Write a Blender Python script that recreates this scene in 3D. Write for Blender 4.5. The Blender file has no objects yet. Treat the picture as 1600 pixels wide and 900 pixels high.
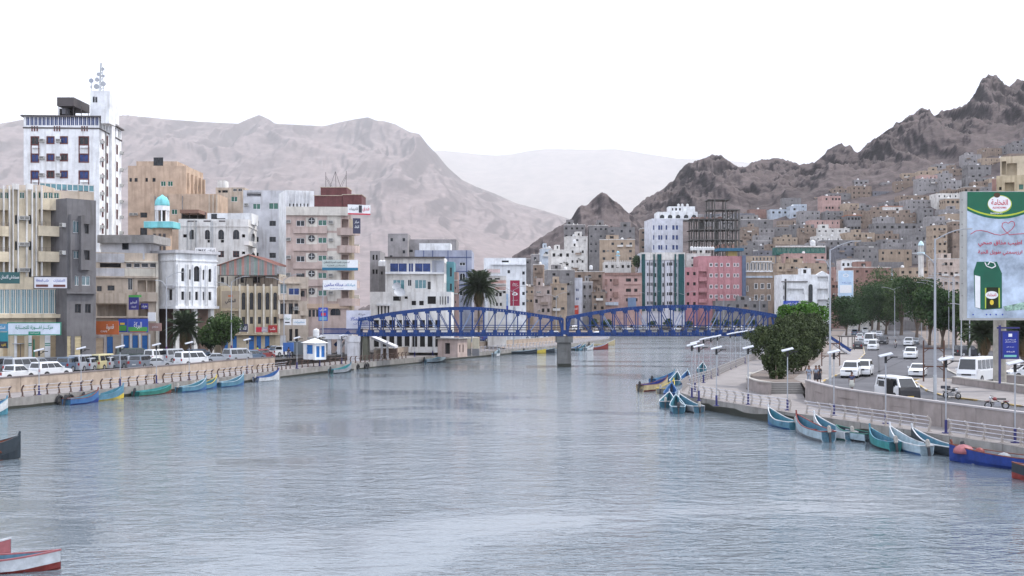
import bpy, math, random, unicodedata
import numpy as np
from mathutils import Vector, Matrix
R = random.Random(7)
C = bpy.context.scene.collection
SC = bpy.context.scene
# ------------------------------------------------------------------ camera, sky, sun, exposure
FP, HY, CZ = 1800.0, 485.0, 9.7          # focal length in photo pixels, horizon row, eye height over the water
cd = bpy.data.cameras.new('camera'); cam = bpy.data.objects.new('camera', cd); C.objects.link(cam)
cam.location = (0, 0, CZ); cam.rotation_euler = (math.radians(90), 0, 0)
cd.sensor_width = 36; cd.lens = 36 * FP / 1600; cd.shift_y = (HY - 450) / 1600
cd.clip_start = 0.5; cd.clip_end = 45000
SC.camera = cam
W = bpy.data.worlds.new('World'); SC.world = W; W.use_nodes = True
SUN_EL, SUN_AZ = math.radians(52), math.radians(72)     # azimuth clockwise from +Y
nt = W.node_tree; nt.nodes.clear()
sky = nt.nodes.new('ShaderNodeTexSky'); sky.sky_type = 'NISHITA'; sky.sun_disc = False
sky.sun_elevation = SUN_EL; sky.sun_rotation = SUN_AZ; sky.dust_density = 9; sky.air_density = 1.6; sky.ozone_density = 1
hs = nt.nodes.new('ShaderNodeHueSaturation'); hs.inputs['Saturation'].default_value = 0.42
mx = nt.nodes.new('ShaderNodeMixRGB'); mx.inputs[0].default_value = 0.8; mx.inputs[2].default_value = (17.6, 18.8, 22, 1)   # pale dust veil over the whole sky
bg = nt.nodes.new('ShaderNodeBackground'); bg.inputs[1].default_value = 0.1
ow = nt.nodes.new('ShaderNodeOutputWorld')
nt.links.new(sky.outputs[0], hs.inputs['Color']); nt.links.new(hs.outputs[0], mx.inputs[1])
nt.links.new(mx.outputs[0], bg.inputs[0]); nt.links.new(bg.outputs[0], ow.inputs[0])
sl = bpy.data.lights.new('sun', 'SUN'); sl.energy = 3.0; sl.angle = math.radians(1.5); sl.color = (1, .95, .88)
so = bpy.data.objects.new('sun', sl); C.objects.link(so)
sd = Vector((math.sin(SUN_AZ) * math.cos(SUN_EL), math.cos(SUN_AZ) * math.cos(SUN_EL), math.sin(SUN_EL)))
so.rotation_euler = sd.to_track_quat('Z', 'Y').to_euler()
SC.view_settings.view_transform = 'Standard'; SC.view_settings.look = 'None'
SC.view_settings.exposure = 0.25; SC.view_settings.gamma = 1

# ------------------------------------------------------------------ helpers
def P(px, py, d): return Vector(((px - 800) * d / FP, d, CZ + (HY - py) * d / FP))
def G(px, py, z):
    d = (CZ - z) * FP / (py - HY); return Vector(((px - 800) * d / FP, d, z))
def lerp(a, b, t): return a + (b - a) * t
def interp(pts, x): return float(np.interp(x, [p[0] for p in pts], [p[1] for p in pts]))

MATS = {}
def mat(name, col, rough=.85, metal=0., var=.12, scale=.6, streak=0., bump=0., bscale=8., spec=.3, alpha=None, emit=None):
    if name in MATS: return MATS[name]
    m = bpy.data.materials.new(name); m.use_nodes = True; t = m.node_tree; b = t.nodes['Principled BSDF']
    b.inputs['Roughness'].default_value = rough; b.inputs['Metallic'].default_value = metal
    b.inputs['Specular IOR Level'].default_value = spec
    tc = t.nodes.new('ShaderNodeTexCoord'); src = tc.outputs['Object']
    c = (col[0], col[1], col[2], 1)
    n = t.nodes.new('ShaderNodeTexNoise'); n.inputs['Scale'].default_value = scale; n.inputs['Detail'].default_value = 6; n.inputs['Roughness'].default_value = .65
    t.links.new(src, n.inputs['Vector'])
    r = t.nodes.new('ShaderNodeValToRGB'); r.color_ramp.elements[0].position = .3; r.color_ramp.elements[1].position = .7
    r.color_ramp.elements[0].color = tuple(max(0, x * (1 - var * 1.6)) for x in col) + (1,)
    r.color_ramp.elements[1].color = tuple(min(1, x * (1 + var)) for x in col) + (1,)
    t.links.new(n.outputs['Fac'], r.inputs[0]); out = r.outputs[0]
    if streak:
        mp = t.nodes.new('ShaderNodeMapping'); mp.inputs['Scale'].default_value = (1.1, 1.1, .12); t.links.new(src, mp.inputs[0])
        n2 = t.nodes.new('ShaderNodeTexNoise'); n2.inputs['Scale'].default_value = 1.3; n2.inputs['Detail'].default_value = 5
        t.links.new(mp.outputs[0], n2.inputs['Vector'])
        r2 = t.nodes.new('ShaderNodeValToRGB'); r2.color_ramp.elements[0].position = .5; r2.color_ramp.elements[1].position = .72
        t.links.new(n2.outputs['Fac'], r2.inputs[0])
        ml = t.nodes.new('ShaderNodeMath'); ml.operation = 'MULTIPLY'; ml.inputs[1].default_value = streak; t.links.new(r2.outputs[0], ml.inputs[0])
        mm = t.nodes.new('ShaderNodeMixRGB'); mm.blend_type = 'MIX'; t.links.new(ml.outputs[0], mm.inputs[0])
        t.links.new(out, mm.inputs[1]); mm.inputs[2].default_value = (col[0] * .42, col[1] * .38, col[2] * .34, 1); out = mm.outputs[0]
    t.links.new(out, b.inputs['Base Color'])
    if bump:
        n3 = t.nodes.new('ShaderNodeTexNoise'); n3.inputs['Scale'].default_value = bscale; n3.inputs['Detail'].default_value = 4
        t.links.new(src, n3.inputs['Vector']); bp = t.nodes.new('ShaderNodeBump'); bp.inputs['Strength'].default_value = bump
        t.links.new(n3.outputs['Fac'], bp.inputs['Height']); t.links.new(bp.outputs[0], b.inputs['Normal'])
    MATS[name] = m; return m
def plaster(name, col, streak=.35, var=.12): return mat(name, col, .9, 0, var + .04, .45, min(.75, streak + .2), .15, 6)
def paint(name, col, rough=.35, metal=0.): return mat(name, col, rough, metal, .05, 1.5, 0, 0, 8, .5)
GLASS = mat('window_glass', (.018, .022, .028), .18, 0, .6, .7, 0, 0, 8, .35)
GLASSB = mat('blue_glass', (.02, .05, .19), .3, 0, .5, .7, 0, 0, 8, .3)
GLASSG = mat('green_glass', (.01, .11, .07), .15, 0, .3, .9, 0, 0, 8, .6)
GLASSP = mat('pale_glass', (.13, .2, .22), .15, 0, .4, .5, 0, 0, 8, .7)
GLASST = mat('teal_glass', (.08, .22, .25), .15, 0, .3, .5, 0, 0, 8, .7)
DARK = mat('dark_interior', (.02, .018, .018), .95, 0, .3)
WHITE = plaster('white_paint', (.72, .73, .74), .28)
WFRAME = paint('white_frame', (.7, .7, .7), .5)
BFRAME = paint('brown_frame', (.12, .03, .025), .6)
DFRAME = paint('dark_frame', (.06, .05, .05), .6)
CONC = mat('concrete', (.27, .26, .25), .92, 0, .2, .8, .4, .25, 7)
STEEL = paint('galvanised_steel', (.42, .44, .46), .45, .6)
WSTEEL = paint('white_steel', (.32, .335, .36), .5)
BLACK = paint('black_rubber', (.018, .018, .02), .8)

class MB:
    def __init__(s): s.v = []; s.f = []; s.mi = []; s.mats = []; s.sm = False
    def mid(s, m):
        if m not in s.mats: s.mats.append(m)
        return s.mats.index(m)
    def quad(s, pts, m):
        i = len(s.v); s.v += [tuple(p) for p in pts]; s.f.append(tuple(range(i, i + len(pts)))); s.mi.append(s.mid(m))
    def add(s, vs, fs, m):
        i = len(s.v); s.v += [tuple(p) for p in vs]; k = s.mid(m)
        for f in fs: s.f.append(tuple(a + i for a in f)); s.mi.append(k)
    def box(s, a, b, m, M=None):
        x0, y0, z0 = a; x1, y1, z1 = b
        if x0 > x1: x0, x1 = x1, x0
        if y0 > y1: y0, y1 = y1, y0
        if z0 > z1: z0, z1 = z1, z0
        vs = [(x0, y0, z0), (x1, y0, z0), (x1, y1, z0), (x0, y1, z0), (x0, y0, z1), (x1, y0, z1), (x1, y1, z1), (x0, y1, z1)]
        if M: vs = [M @ Vector(v) for v in vs]
        s.add(vs, [(0, 3, 2, 1), (4, 5, 6, 7), (0, 1, 5, 4), (1, 2, 6, 5), (2, 3, 7, 6), (3, 0, 4, 7)], m)
    def bar(s, p, q, w, h, m, up=(0, 0, 1)):          # box beam between two points
        p, q = Vector(p), Vector(q); d = (q - p); L = d.length
        if L < 1e-6: return
        d /= L; u = Vector(up)
        if abs(d.dot(u)) > .98: u = Vector((0, 1, 0))
        r = d.cross(u).normalized(); u = r.cross(d)
        M = Matrix(((r.x, d.x, u.x, p.x), (r.y, d.y, u.y, p.y), (r.z, d.z, u.z, p.z), (0, 0, 0, 1)))
        s.box((-w / 2, 0, -h / 2), (w / 2, L, h / 2), m, M)
    def tube(s, p, q, r0, m, r1=None, n=8):
        r1 = r0 if r1 is None else r1
        p, q = Vector(p), Vector(q); d = (q - p).normalized(); u = Vector((0, 0, 1)) if abs(d.z) < .9 else Vector((1, 0, 0))
        a = d.cross(u).normalized(); b = a.cross(d); vs = []
        for c, r in ((p, r0), (q, r1)):
            for k in range(n):
                t = 2 * math.pi * k / n; vs.append(c + a * r * math.cos(t) + b * r * math.sin(t))
        fs = [(k, (k + 1) % n, n + (k + 1) % n, n + k) for k in range(n)] + [tuple(range(n - 1, -1, -1)), tuple(range(n, 2 * n))]
        s.add(vs, fs, m)
    def path(s, pts, r, m, n=6):
        for a, b in zip(pts, pts[1:]): s.tube(a, b, r, m, n=n)
    def lathe(s, prof, m, c=(0, 0, 0), n=14):         # prof = [(r, z)]
        vs = []
        for r, z in prof:
            for k in range(n):
                t = 2 * math.pi * k / n; vs.append((c[0] + r * math.cos(t), c[1] + r * math.sin(t), c[2] + z))
        fs = [(j * n + k, j * n + (k + 1) % n, (j + 1) * n + (k + 1) % n, (j + 1) * n + k) for j in range(len(prof) - 1) for k in range(n)]
        fs += [tuple(range(n - 1, -1, -1)), tuple((len(prof) - 1) * n + k for k in range(n))]
        s.add(vs, fs, m)
    def prism(s, poly, z0, z1, m, top=None):          # plan polygon, counter-clockwise
        n = len(poly); vs = [(p[0], p[1], z0) for p in poly] + [(p[0], p[1], z1) for p in poly]
        s.add(vs, [(k, (k + 1) % n, n + (k + 1) % n, n + k) for k in range(n)] + [tuple(range(n - 1, -1, -1))], m)
        s.add(vs[n:], [tuple(range(n))], top or m)
    def slab(s, poly, y0, y1, m):                     # outline in x,z extruded along y
        n = len(poly); vs = [(p[0], y0, p[1]) for p in poly] + [(p[0], y1, p[1]) for p in poly]
        s.add(vs, [(k, (k + 1) % n, n + (k + 1) % n, n + k) for k in range(n)] + [tuple(range(n)), tuple(range(2 * n - 1, n - 1, -1))], m)
    def mesh(s, name, smooth=False):
        me = bpy.data.meshes.new(name); me.from_pydata(s.v, [], s.f)
        for m in s.mats: me.materials.append(m)
        me.polygons.foreach_set('material_index', s.mi)
        if smooth or s.sm: me.polygons.foreach_set('use_smooth', [True] * len(s.f))
        me.update(); return me
    def build(s, name, parent=None, smooth=False, **kw):
        return link(name, s.mesh(name, smooth), parent, **kw)
def link(name, me, parent=None, loc=None, rz=None, scale=None, label=None, cat=None, group=None, kind=None, rot=None):
    o = bpy.data.objects.new(name, me); C.objects.link(o)
    if parent: o.parent = parent
    if loc is not None: o.location = loc
    if rz is not None: o.rotation_euler = (0, 0, rz)
    if rot is not None: o.rotation_euler = rot
    if scale is not None: o.scale = scale
    tag(o, label, cat, group, kind); return o
def tag(o, label=None, cat=None, group=None, kind=None):
    if label: o['label'] = label
    if cat: o['category'] = cat
    if group: o['group'] = group
    if kind: o['kind'] = kind
    return o
def thing(name, label, cat, loc=(0, 0, 0), rz=0, group=None):
    return link(name, None, None, loc=loc, rz=rz, label=label, cat=cat, group=group)
KIDS = {}
def copy_tree(o, parent=None, recol=None):
    c = o.copy(); C.objects.link(c)
    if parent: c.parent = parent
    if recol and o.type == 'MESH':
        for sl_ in c.material_slots:
            if sl_.material in recol:
                k = recol[sl_.material]; sl_.link = 'OBJECT'; sl_.material = k
    for ch in kids(o): copy_tree(ch, c, recol)
    return c
def kids(o):
    if o.name not in KIDS: KIDS[o.name] = list(o.children)
    return KIDS[o.name]

# Arabic lettering: joined letter forms, right to left
FORMS = {}
for _c in range(0xFE70, 0xFEFD):
    _d = unicodedata.decomposition(chr(_c)).split()
    if _d and _d[0][0] == '<': FORMS[(tuple(_d[1:]), _d[0][1:-1])] = chr(_c)
def shape(t):
    h = lambda c: format(ord(c), '04X')
    has = lambda c, f: ((h(c),), f) in FORMS
    i = 0; prev = False; res = []
    while i < len(t):
        c = t[i]
        if c == '\u0644' and i + 1 < len(t) and t[i + 1] in '\u0627\u0623\u0625\u0622':
            res.append(FORMS.get(((h(c), h(t[i + 1])), 'final' if prev else 'isolated'), c)); prev = False; i += 2; continue
        nx = t[i + 1] if i + 1 < len(t) else ' '
        tat = c == '\u0640'; ntat = nx == '\u0640'
        cj = tat or (has(c, 'initial') and (has(nx, 'final') or ntat))
        f = 'medial' if prev and cj else 'final' if prev else 'initial' if cj else 'isolated'
        res.append(c if tat else FORMS.get(((h(c),), f), c)); prev = cj; i += 1
    return ''.join(reversed(res))
def lettering(text, w, h, m, parent, loc, rot=(math.pi / 2, 0, 0), arabic=True, name='lettering'):
    """flat letters fitted into w x h metres, centred on loc"""
    cu = bpy.data.curves.new('lettering', 'FONT'); cu.body = '\n'.join(shape(l) for l in text.split('\n')) if arabic else text
    cu.align_x = 'CENTER'; cu.resolution_u = 2; cu.offset = .012
    o = bpy.data.objects.new('lettering_source', cu); C.objects.link(o)
    dg = bpy.context.evaluated_depsgraph_get(); me = bpy.data.meshes.new_from_object(o.evaluated_get(dg))
    bpy.data.objects.remove(o)
    co = np.zeros(len(me.vertices) * 3); me.vertices.foreach_get('co', co); co = co.reshape(-1, 3)
    if len(co) == 0: return None
    a, b = co.min(0), co.max(0); co = (co - (a + b) / 2) * np.array([w / max(b[0] - a[0], 1e-3), h / max(b[1] - a[1], 1e-3), 1])
    me.vertices.foreach_set('co', co.ravel()); me.materials.clear(); me.materials.append(m); me.update()
    return link(name, me, parent, loc=loc, rot=rot)

# value-noise helpers (vectorised)
_perm = np.random.RandomState(3).rand(256, 256).astype(np.float64)
def vnoise(x, y):
    xi = np.floor(x).astype(int); yi = np.floor(y).astype(int); fx = x - xi; fy = y - yi
    fx = fx * fx * (3 - 2 * fx); fy = fy * fy * (3 - 2 * fy)
    g = lambda a, b: _perm[a & 255, b & 255]
    return lerp(lerp(g(xi, yi), g(xi + 1, yi), fx), lerp(g(xi, yi + 1), g(xi + 1, yi + 1), fx), fy) * 2 - 1
def fbm(x, y, o=5, ridged=False):
    s = 0; a = 1; t = 0
    for k in range(o):
        n = vnoise(x * 2 ** k + 17.3 * k, y * 2 ** k + 5.1 * k)
        if ridged: n = 1 - 2 * np.abs(n)
        s = s + a * n; t += a; a *= .52
    return s / t
# ------------------------------------------------------------------ terrain, water, ground
def rock_mat(name, c0, c1, c2, scale, bump, steep=(.55, .8)):
    m = bpy.data.materials.new(name); m.use_nodes = True; t = m.node_tree; b = t.nodes['Principled BSDF']; b.inputs['Roughness'].default_value = .97
    b.inputs['Specular IOR Level'].default_value = .1
    tc = t.nodes.new('ShaderNodeTexCoord'); mp = t.nodes.new('ShaderNodeMapping'); mp.inputs['Scale'].default_value = (1, 1, 1.6); t.links.new(tc.outputs['Object'], mp.inputs[0])
    n = t.nodes.new('ShaderNodeTexNoise'); n.inputs['Scale'].default_value = scale; n.inputs['Detail'].default_value = 9; n.inputs['Roughness'].default_value = .68
    n.inputs['Distortion'].default_value = .8
    t.links.new(mp.outputs[0], n.inputs['Vector'])
    r = t.nodes.new('ShaderNodeValToRGB'); e = r.color_ramp.elements; e[0].position = .36; e[0].color = c0 + (1,); e[1].position = .66; e[1].color = c2 + (1,)
    k = e.new(.5); k.color = c1 + (1,)
    n2 = t.nodes.new('ShaderNodeTexNoise'); n2.inputs['Scale'].default_value = scale * 9; n2.inputs['Detail'].default_value = 6; t.links.new(mp.outputs[0], n2.inputs['Vector'])
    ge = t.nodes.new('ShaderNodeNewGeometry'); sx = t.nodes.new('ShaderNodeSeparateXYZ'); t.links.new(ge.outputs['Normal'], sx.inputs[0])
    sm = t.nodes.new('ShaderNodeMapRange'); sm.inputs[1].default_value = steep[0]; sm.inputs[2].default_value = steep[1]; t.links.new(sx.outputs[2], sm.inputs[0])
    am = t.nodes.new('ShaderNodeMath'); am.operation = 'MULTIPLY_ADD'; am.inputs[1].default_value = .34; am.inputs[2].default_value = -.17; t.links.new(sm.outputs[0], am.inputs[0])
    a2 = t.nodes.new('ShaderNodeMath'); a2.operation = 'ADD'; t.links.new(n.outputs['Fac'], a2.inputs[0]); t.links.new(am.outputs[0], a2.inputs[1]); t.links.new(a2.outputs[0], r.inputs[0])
    mm = t.nodes.new('ShaderNodeMixRGB'); mm.blend_type = 'OVERLAY'; mm.inputs[0].default_value = .6
    t.links.new(r.outputs[0], mm.inputs[1]); t.links.new(n2.outputs['Fac'], mm.inputs[2]); t.links.new(mm.outputs[0], b.inputs['Base Color'])
    bp = t.nodes.new('ShaderNodeBump'); bp.inputs['Strength'].default_value = bump; bp.inputs['Distance'].default_value = 4
    t.links.new(n.outputs['Fac'], bp.inputs['Height']); t.links.new(bp.outputs[0], b.inputs['Normal'])
    return m
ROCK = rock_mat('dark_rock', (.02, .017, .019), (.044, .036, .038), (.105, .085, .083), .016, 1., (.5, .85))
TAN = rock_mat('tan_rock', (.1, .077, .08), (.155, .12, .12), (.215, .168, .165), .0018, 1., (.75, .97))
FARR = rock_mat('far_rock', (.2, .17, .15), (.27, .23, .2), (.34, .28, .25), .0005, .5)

def sheet(name, cols, rows, zf, m, label=None):
    """terrain over bearings cols (photo columns) and distances rows"""
    c, d = np.meshgrid(cols, rows); x = (c - 800) * d / FP; z = zf(c, d, x)
    n, k = c.shape; vs = np.stack([x, d, z], -1).reshape(-1, 3)
    i = np.arange(n * k).reshape(n, k); f = np.stack([i[:-1, :-1], i[:-1, 1:], i[1:, 1:], i[1:, :-1]], -1).reshape(-1, 4)
    me = bpy.data.meshes.new(name); me.from_pydata(vs.tolist(), [], f.tolist()); me.materials.append(m)
    me.polygons.foreach_set('use_smooth', [True] * len(me.polygons)); me.update()
    return link(name, me, kind='structure', label=label)
TOWN = [(560, 470), (700, 462), (780, 446), (812, 405), (840, 386), (880, 372), (950, 362), (1010, 352), (1100, 343), (1200, 336), (1300, 305), (1400, 288), (1450, 266), (1500, 262), (1600, 228), (1800, 205)]
RIDGE = [(560, 483), (700, 476), (780, 452), (820, 412), (900, 384), (960, 366), (985, 332), (1000, 319), (1030, 300), (1050, 285), (1062, 270), (1075, 258), (1087, 252), (1100, 247), (1113, 243), (1127, 243), (1140, 252), (1158, 264), (1170, 258), (1185, 253), (1198, 255), (1215, 249), (1240, 255), (1262, 262), (1285, 244), (1300, 233), (1315, 228), (1328, 232), (1338, 240), (1350, 233), (1370, 215), (1385, 204), (1400, 195), (1420, 183), (1440, 170), (1452, 172), (1460, 181), (1480, 171), (1497, 170), (1512, 163), (1522, 148), (1532, 128), (1545, 117), (1556, 119), (1567, 131), (1576, 136), (1588, 126), (1600, 125), (1640, 112), (1700, 132), (1800, 120)]
D0, D1, D2 = 462., 830., 1250.
def ipa(pts, x): return np.interp(x, [p[0] for p in pts], [p[1] for p in pts])
def soft(pts, c, t, s0):
    """ridge row, smoothed along the ridge the farther one is below it"""
    g = np.arange(-600, 2200, 4.0); f = np.interp(g, [p[0] for p in pts], [p[1] for p in pts]); out = np.interp(c, g, f); acc = out * 0
    for k, s in enumerate((s0 * .15, s0 * .4, s0)):
        n = int(s / 4) * 3 + 1; kx = np.exp(-.5 * (np.arange(-n, n + 1) * 4 / s) ** 2); fs = np.convolve(np.pad(f, n, 'edge'), kx / kx.sum(), 'valid')
        v = np.interp(c, g, fs); w = np.clip((1 - t - (0., .12, .35)[k]) / .12, 0, 1); out = lerp(out, v, w)
    return out
def hill_z(c, d):
    zt = CZ + (HY - ipa(TOWN, c)) * D1 / FP; zr = CZ + (HY - soft(RIDGE, c, np.clip((d - D1) / (D2 - D1), 0, 1), 15)) * D2 / FP
    t = np.clip((d - D0) / (D1 - D0), 0, 1); z = 2.1 + (np.maximum(zt, 6) - 2.1) * t ** 1.15
    u = np.clip((d - D1) / (D2 - D1), 0, 1); z = np.where(d > D1, lerp(zt, zr, u ** .9), z)
    v = np.clip((d - D2) / 700, 0, 1); return np.where(d > D2, zr * (1 - v) ** 1.2 + zr * .0, z)
def hill_full(c, d, x):
    z = hill_z(c, d); k = np.clip((d - D1 * .93) / 160, 0, 1); e = np.clip(1 - np.abs(d - D2) / 30, 0, 1)
    amp = 20 * k * (1 - e) * np.clip((ipa(TOWN, c) - ipa(RIDGE, c)) / 60, .1, 1)
    wx = x + 25 * fbm(x / 120, d / 120, 3); n = fbm(wx / 62, d / 120, 7, True) * .65 + fbm(wx / 26, d / 90 + 9, 5, True) * .35; z = z + amp * 1.7 * (n - .08) + k * 6 * fbm(x / 14, d / 14, 4, True)
    return np.where(d <= D2 + 1, np.minimum(z, CZ + (HY - ipa(RIDGE, c) - 1.6 * np.abs(fbm(c / 9, c * 0 + 3, 4))) * d / FP), z)
def RIDGE_H(c): return HY - ipa(RIDGE, c)
rows = np.concatenate([np.linspace(D0 - 4, D1 * .93, 14), np.linspace(D1 * .94, D2, 130), np.linspace(D2 + 6, D2 + 700, 16)])
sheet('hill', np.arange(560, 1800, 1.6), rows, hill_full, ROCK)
PYR = [(800, 402), (825, 386), (850, 369), (880, 350), (893, 341), (903, 326), (909, 321), (916, 322), (925, 313), (934, 305), (941, 301), (948, 304), (958, 313), (968, 319), (976, 329), (988, 337), (997, 347), (1010, 357), (1030, 372)]
def pyr_full(c, d, x):
    z0 = hill_z(c, np.full_like(d, 640.)) - 8
    t = np.clip((d - 640) / 150, 0, 1); zr = CZ + (HY - soft(PYR, c, t, 16)) * 790 / FP; z = lerp(z0, zr, t ** .95)
    e = np.clip(1 - np.abs(d - 790) / 14, 0, 1); z = z + 9 * (1 - e) * t * fbm(x / 30, d / 50, 6, True)
    z = np.minimum(z, CZ + (HY - ipa(PYR, c) - np.abs(fbm(c / 6, c * 0, 3))) * d / FP); v = np.clip((d - 790) / 120, 0, 1); return lerp(z, z0, v) + (1 - v) * t * 1.2 * fbm(x / 5, d / 5, 3)
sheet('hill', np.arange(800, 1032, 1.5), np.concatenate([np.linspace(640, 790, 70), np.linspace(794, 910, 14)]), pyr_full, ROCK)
LEFT = [(-500, 230), (-200, 205), (0, 193), (40, 186), (100, 184), (200, 180), (260, 186), (310, 190), (372, 193), (385, 187), (405, 179), (420, 186), (430, 193), (470, 195), (505, 197), (530, 191), (555, 186), (575, 183), (588, 188), (600, 189), (618, 194), (640, 206), (655, 209), (668, 226), (682, 240), (700, 262), (722, 281), (745, 292), (775, 303), (805, 317), (850, 329), (890, 342), (950, 372), (1000, 400)]
KL, KF = 4.0, 5.5      # these ranges stand about 11 and 27 km away
def left_full(c, d, x):
    d = d / KL; x = x / KL
    t = np.clip((d - 1100) / 1800, 0, 1); zr = CZ + (HY - soft(LEFT, c, t, 70)) * 2900 / FP; e = np.clip(1 - np.abs(d - 2900) / 60, 0, 1)
    z = 3 + (zr - 3) * t ** 1.15; wx = x + 120 * fbm(x / 500, d / 500, 3); z = z + 75 * (1 - e) * t * (1 - t * .35) * (fbm(wx / 330, d / 700, 7, True) * .7 + .4 * fbm(wx / 110, d / 420, 5, True)) * np.clip(zr / 400, .2, 1) * 1.9
    z = np.minimum(z * KL, CZ + (HY - ipa(LEFT, c) - .5 * np.abs(fbm(c / 8, c * 0, 3))) * d * KL / FP); v = np.clip((d - 2900) / 900, 0, 1); return z * (1 - v)
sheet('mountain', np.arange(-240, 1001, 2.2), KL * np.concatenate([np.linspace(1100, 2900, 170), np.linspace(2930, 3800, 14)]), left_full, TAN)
FARP = [(400, 260), (600, 247), (655, 238), (690, 235), (720, 238), (745, 241), (775, 243), (800, 241), (825, 236), (850, 233), (880, 233), (920, 234), (960, 233), (985, 236), (1020, 242), (1060, 248), (1100, 249), (1150, 252), (1200, 258), (1400, 270)]
def far_full(c, d, x):
    d = d / KF; x = x / KF
    t = np.clip((d - 3400) / 1600, 0, 1); zr = CZ + (HY - soft(FARP, c, t, 60)) * 5000 / FP; e = np.clip(1 - np.abs(d - 5000) / 90, 0, 1)
    z = 3 + (zr - 3) * t ** .9 + 90 * (1 - e) * t * fbm(x / 700, d / 700, 6, True)
    z = np.minimum(z * KF, CZ + (HY - ipa(FARP, c)) * d * KF / FP); v = np.clip((d - 5000) / 700, 0, 1); return z * (1 - v)
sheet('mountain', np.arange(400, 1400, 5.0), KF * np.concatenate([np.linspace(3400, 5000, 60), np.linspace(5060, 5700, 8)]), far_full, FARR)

# shore lines in plan
QL = [Vector(p) for p in ((-92, -30), (-76, 40), (-60, 84), (-49.7, 111.9), (-45.6, 122), (-41.6, 135.2), (-37.9, 145), (-33.4, 164.7), (-25.4, 188.8), (-13.5, 222), (1.4, 258.7), (12.1, 286), (29.3, 349), (34, 400))]
QR = [Vector(p) for p in ((44, -30), (38, 40), (32.2, 72.3), (29.9, 79), (27.8, 85.5), (25.9, 90.5), (22.5, 99.2), (19.6, 109.5), (17.9, 115.5), (17.6, 122), (19.6, 131), (24.6, 145), (31.5, 168), (38, 189), (43.4, 206.4), (54, 245), (71, 305), (92, 390), (96, 424))]
FARQ = [Vector((34, 424)), Vector((96, 424))]
def offset(poly, o):
    """shift a plan polyline to its left by o"""
    out = []
    for i, p in enumerate(poly):
        a = poly[max(i - 1, 0)]; b = poly[min(i + 1, len(poly) - 1)]; t = (b - a).normalized(); out.append(p + Vector((-t.y, t.x)) * o)
    return out
def walk(poly, step, start=0.):
    """points every step along a plan polyline with the heading"""
    out = []; s = start
    for a, b in zip(poly, poly[1:]):
        L = (b - a).length; t = (b - a) / L
        while s < L: out.append((a + t * s, t)); s += step
        s -= L
    return out
def strip(name, pa, pb, z, m, dz=None, parent=None, kind='structure', cat=None, label=None):
    b = MB()
    for i in range(len(pa) - 1): b.quad([(pa[i].x, pa[i].y, z), (pb[i].x, pb[i].y, z), (pb[i + 1].x, pb[i + 1].y, z), (pa[i + 1].x, pa[i + 1].y, z)], m)
    return b.build(name, parent, kind=kind, cat=cat, label=label)
# water
def water_mat():
    m = bpy.data.materials.new('canal_water'); m.use_nodes = True; t = m.node_tree; b = t.nodes['Principled BSDF']
    b.inputs['Base Color'].default_value = (.115, .142, .165, 1); b.inputs['Roughness'].default_value = .06; b.inputs['IOR'].default_value = 1.333
    b.inputs['Specular IOR Level'].default_value = .95
    tc = t.nodes.new('ShaderNodeTexCoord')
    def wave(scale, rot, sx, sy, det, dist):
        mp = t.nodes.new('ShaderNodeMapping'); mp.inputs['Rotation'].default_value = (0, 0, rot); mp.inputs['Scale'].default_value = (sx, sy, 1); t.links.new(tc.outputs['Object'], mp.inputs[0])
        n = t.nodes.new('ShaderNodeTexNoise'); n.inputs['Scale'].default_value = scale; n.inputs['Detail'].default_value = det; n.inputs['Roughness'].default_value = .55; n.inputs['Distortion'].default_value = dist
        t.links.new(mp.outputs[0], n.inputs['Vector']); return n.outputs['Fac']
    a = wave(.8, .25, .5, 1.0, 4, .7); c = wave(3.4, -.2, .6, 1.0, 2, .3); e = wave(.02, .3, 1, 2.2, 4, .8)
    ad = t.nodes.new('ShaderNodeMath'); ad.operation = 'MULTIPLY_ADD'; ad.inputs[1].default_value = .32
    t.links.new(c, ad.inputs[0]); t.links.new(a, ad.inputs[2])
    # wind patches: calmer and rougher areas
    mr = t.nodes.new('ShaderNodeMapRange'); mr.inputs[1].default_value = .42; mr.inputs[2].default_value = .6; mr.inputs[3].default_value = .1; mr.inputs[4].default_value = 1.
    t.links.new(e, mr.inputs[0])
    bp = t.nodes.new('ShaderNodeBump'); bp.inputs['Distance'].default_value = .42
    t.links.new(mr.outputs[0], bp.inputs['Strength']); t.links.new(ad.outputs[0], bp.inputs['Height']); t.links.new(bp.outputs[0], b.inputs['Normal'])
    return m
b = MB(); b.quad([(-300, -60, 0), (300, -60, 0), (300, 470, 0), (-300, 470, 0)], water_mat()); b.build('water', kind='structure')
EARTH = mat('dry_earth', (.2, .165, .145), .95, 0, .25, .12, 0, .3, 2)
PAVE = mat('pale_paving', (.23, .212, .207), .9, 0, .14, .5, 0, .15, 4)
ASPH = mat('asphalt', (.085, .085, .095), .88, 0, .22, .25, 0, .25, 14)
ASPHL = mat('asphalt_left', (.07, .068, .07), .88, 0, .22, .25, 0, .25, 14)
QCONC = mat('quay_concrete', (.25, .24, .225), .92, 0, .22, .5, .45, .3, 5)
WALLB = mat('beige_wall_stone', (.38, .31, .25), .92, 0, .22, .6, .35, .25, 5)
WALLR = mat('pinkish_wall_stone', (.27, .235, .222), .92, 0, .16, .6, .3, .25, 5)
KERB = mat('kerb_concrete', (.38, .36, .33), .9, 0, .15, 1)
KERBY = mat('kerb_faded_yellow', (.42, .3, .12), .9, 0, .3, 1)
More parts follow.
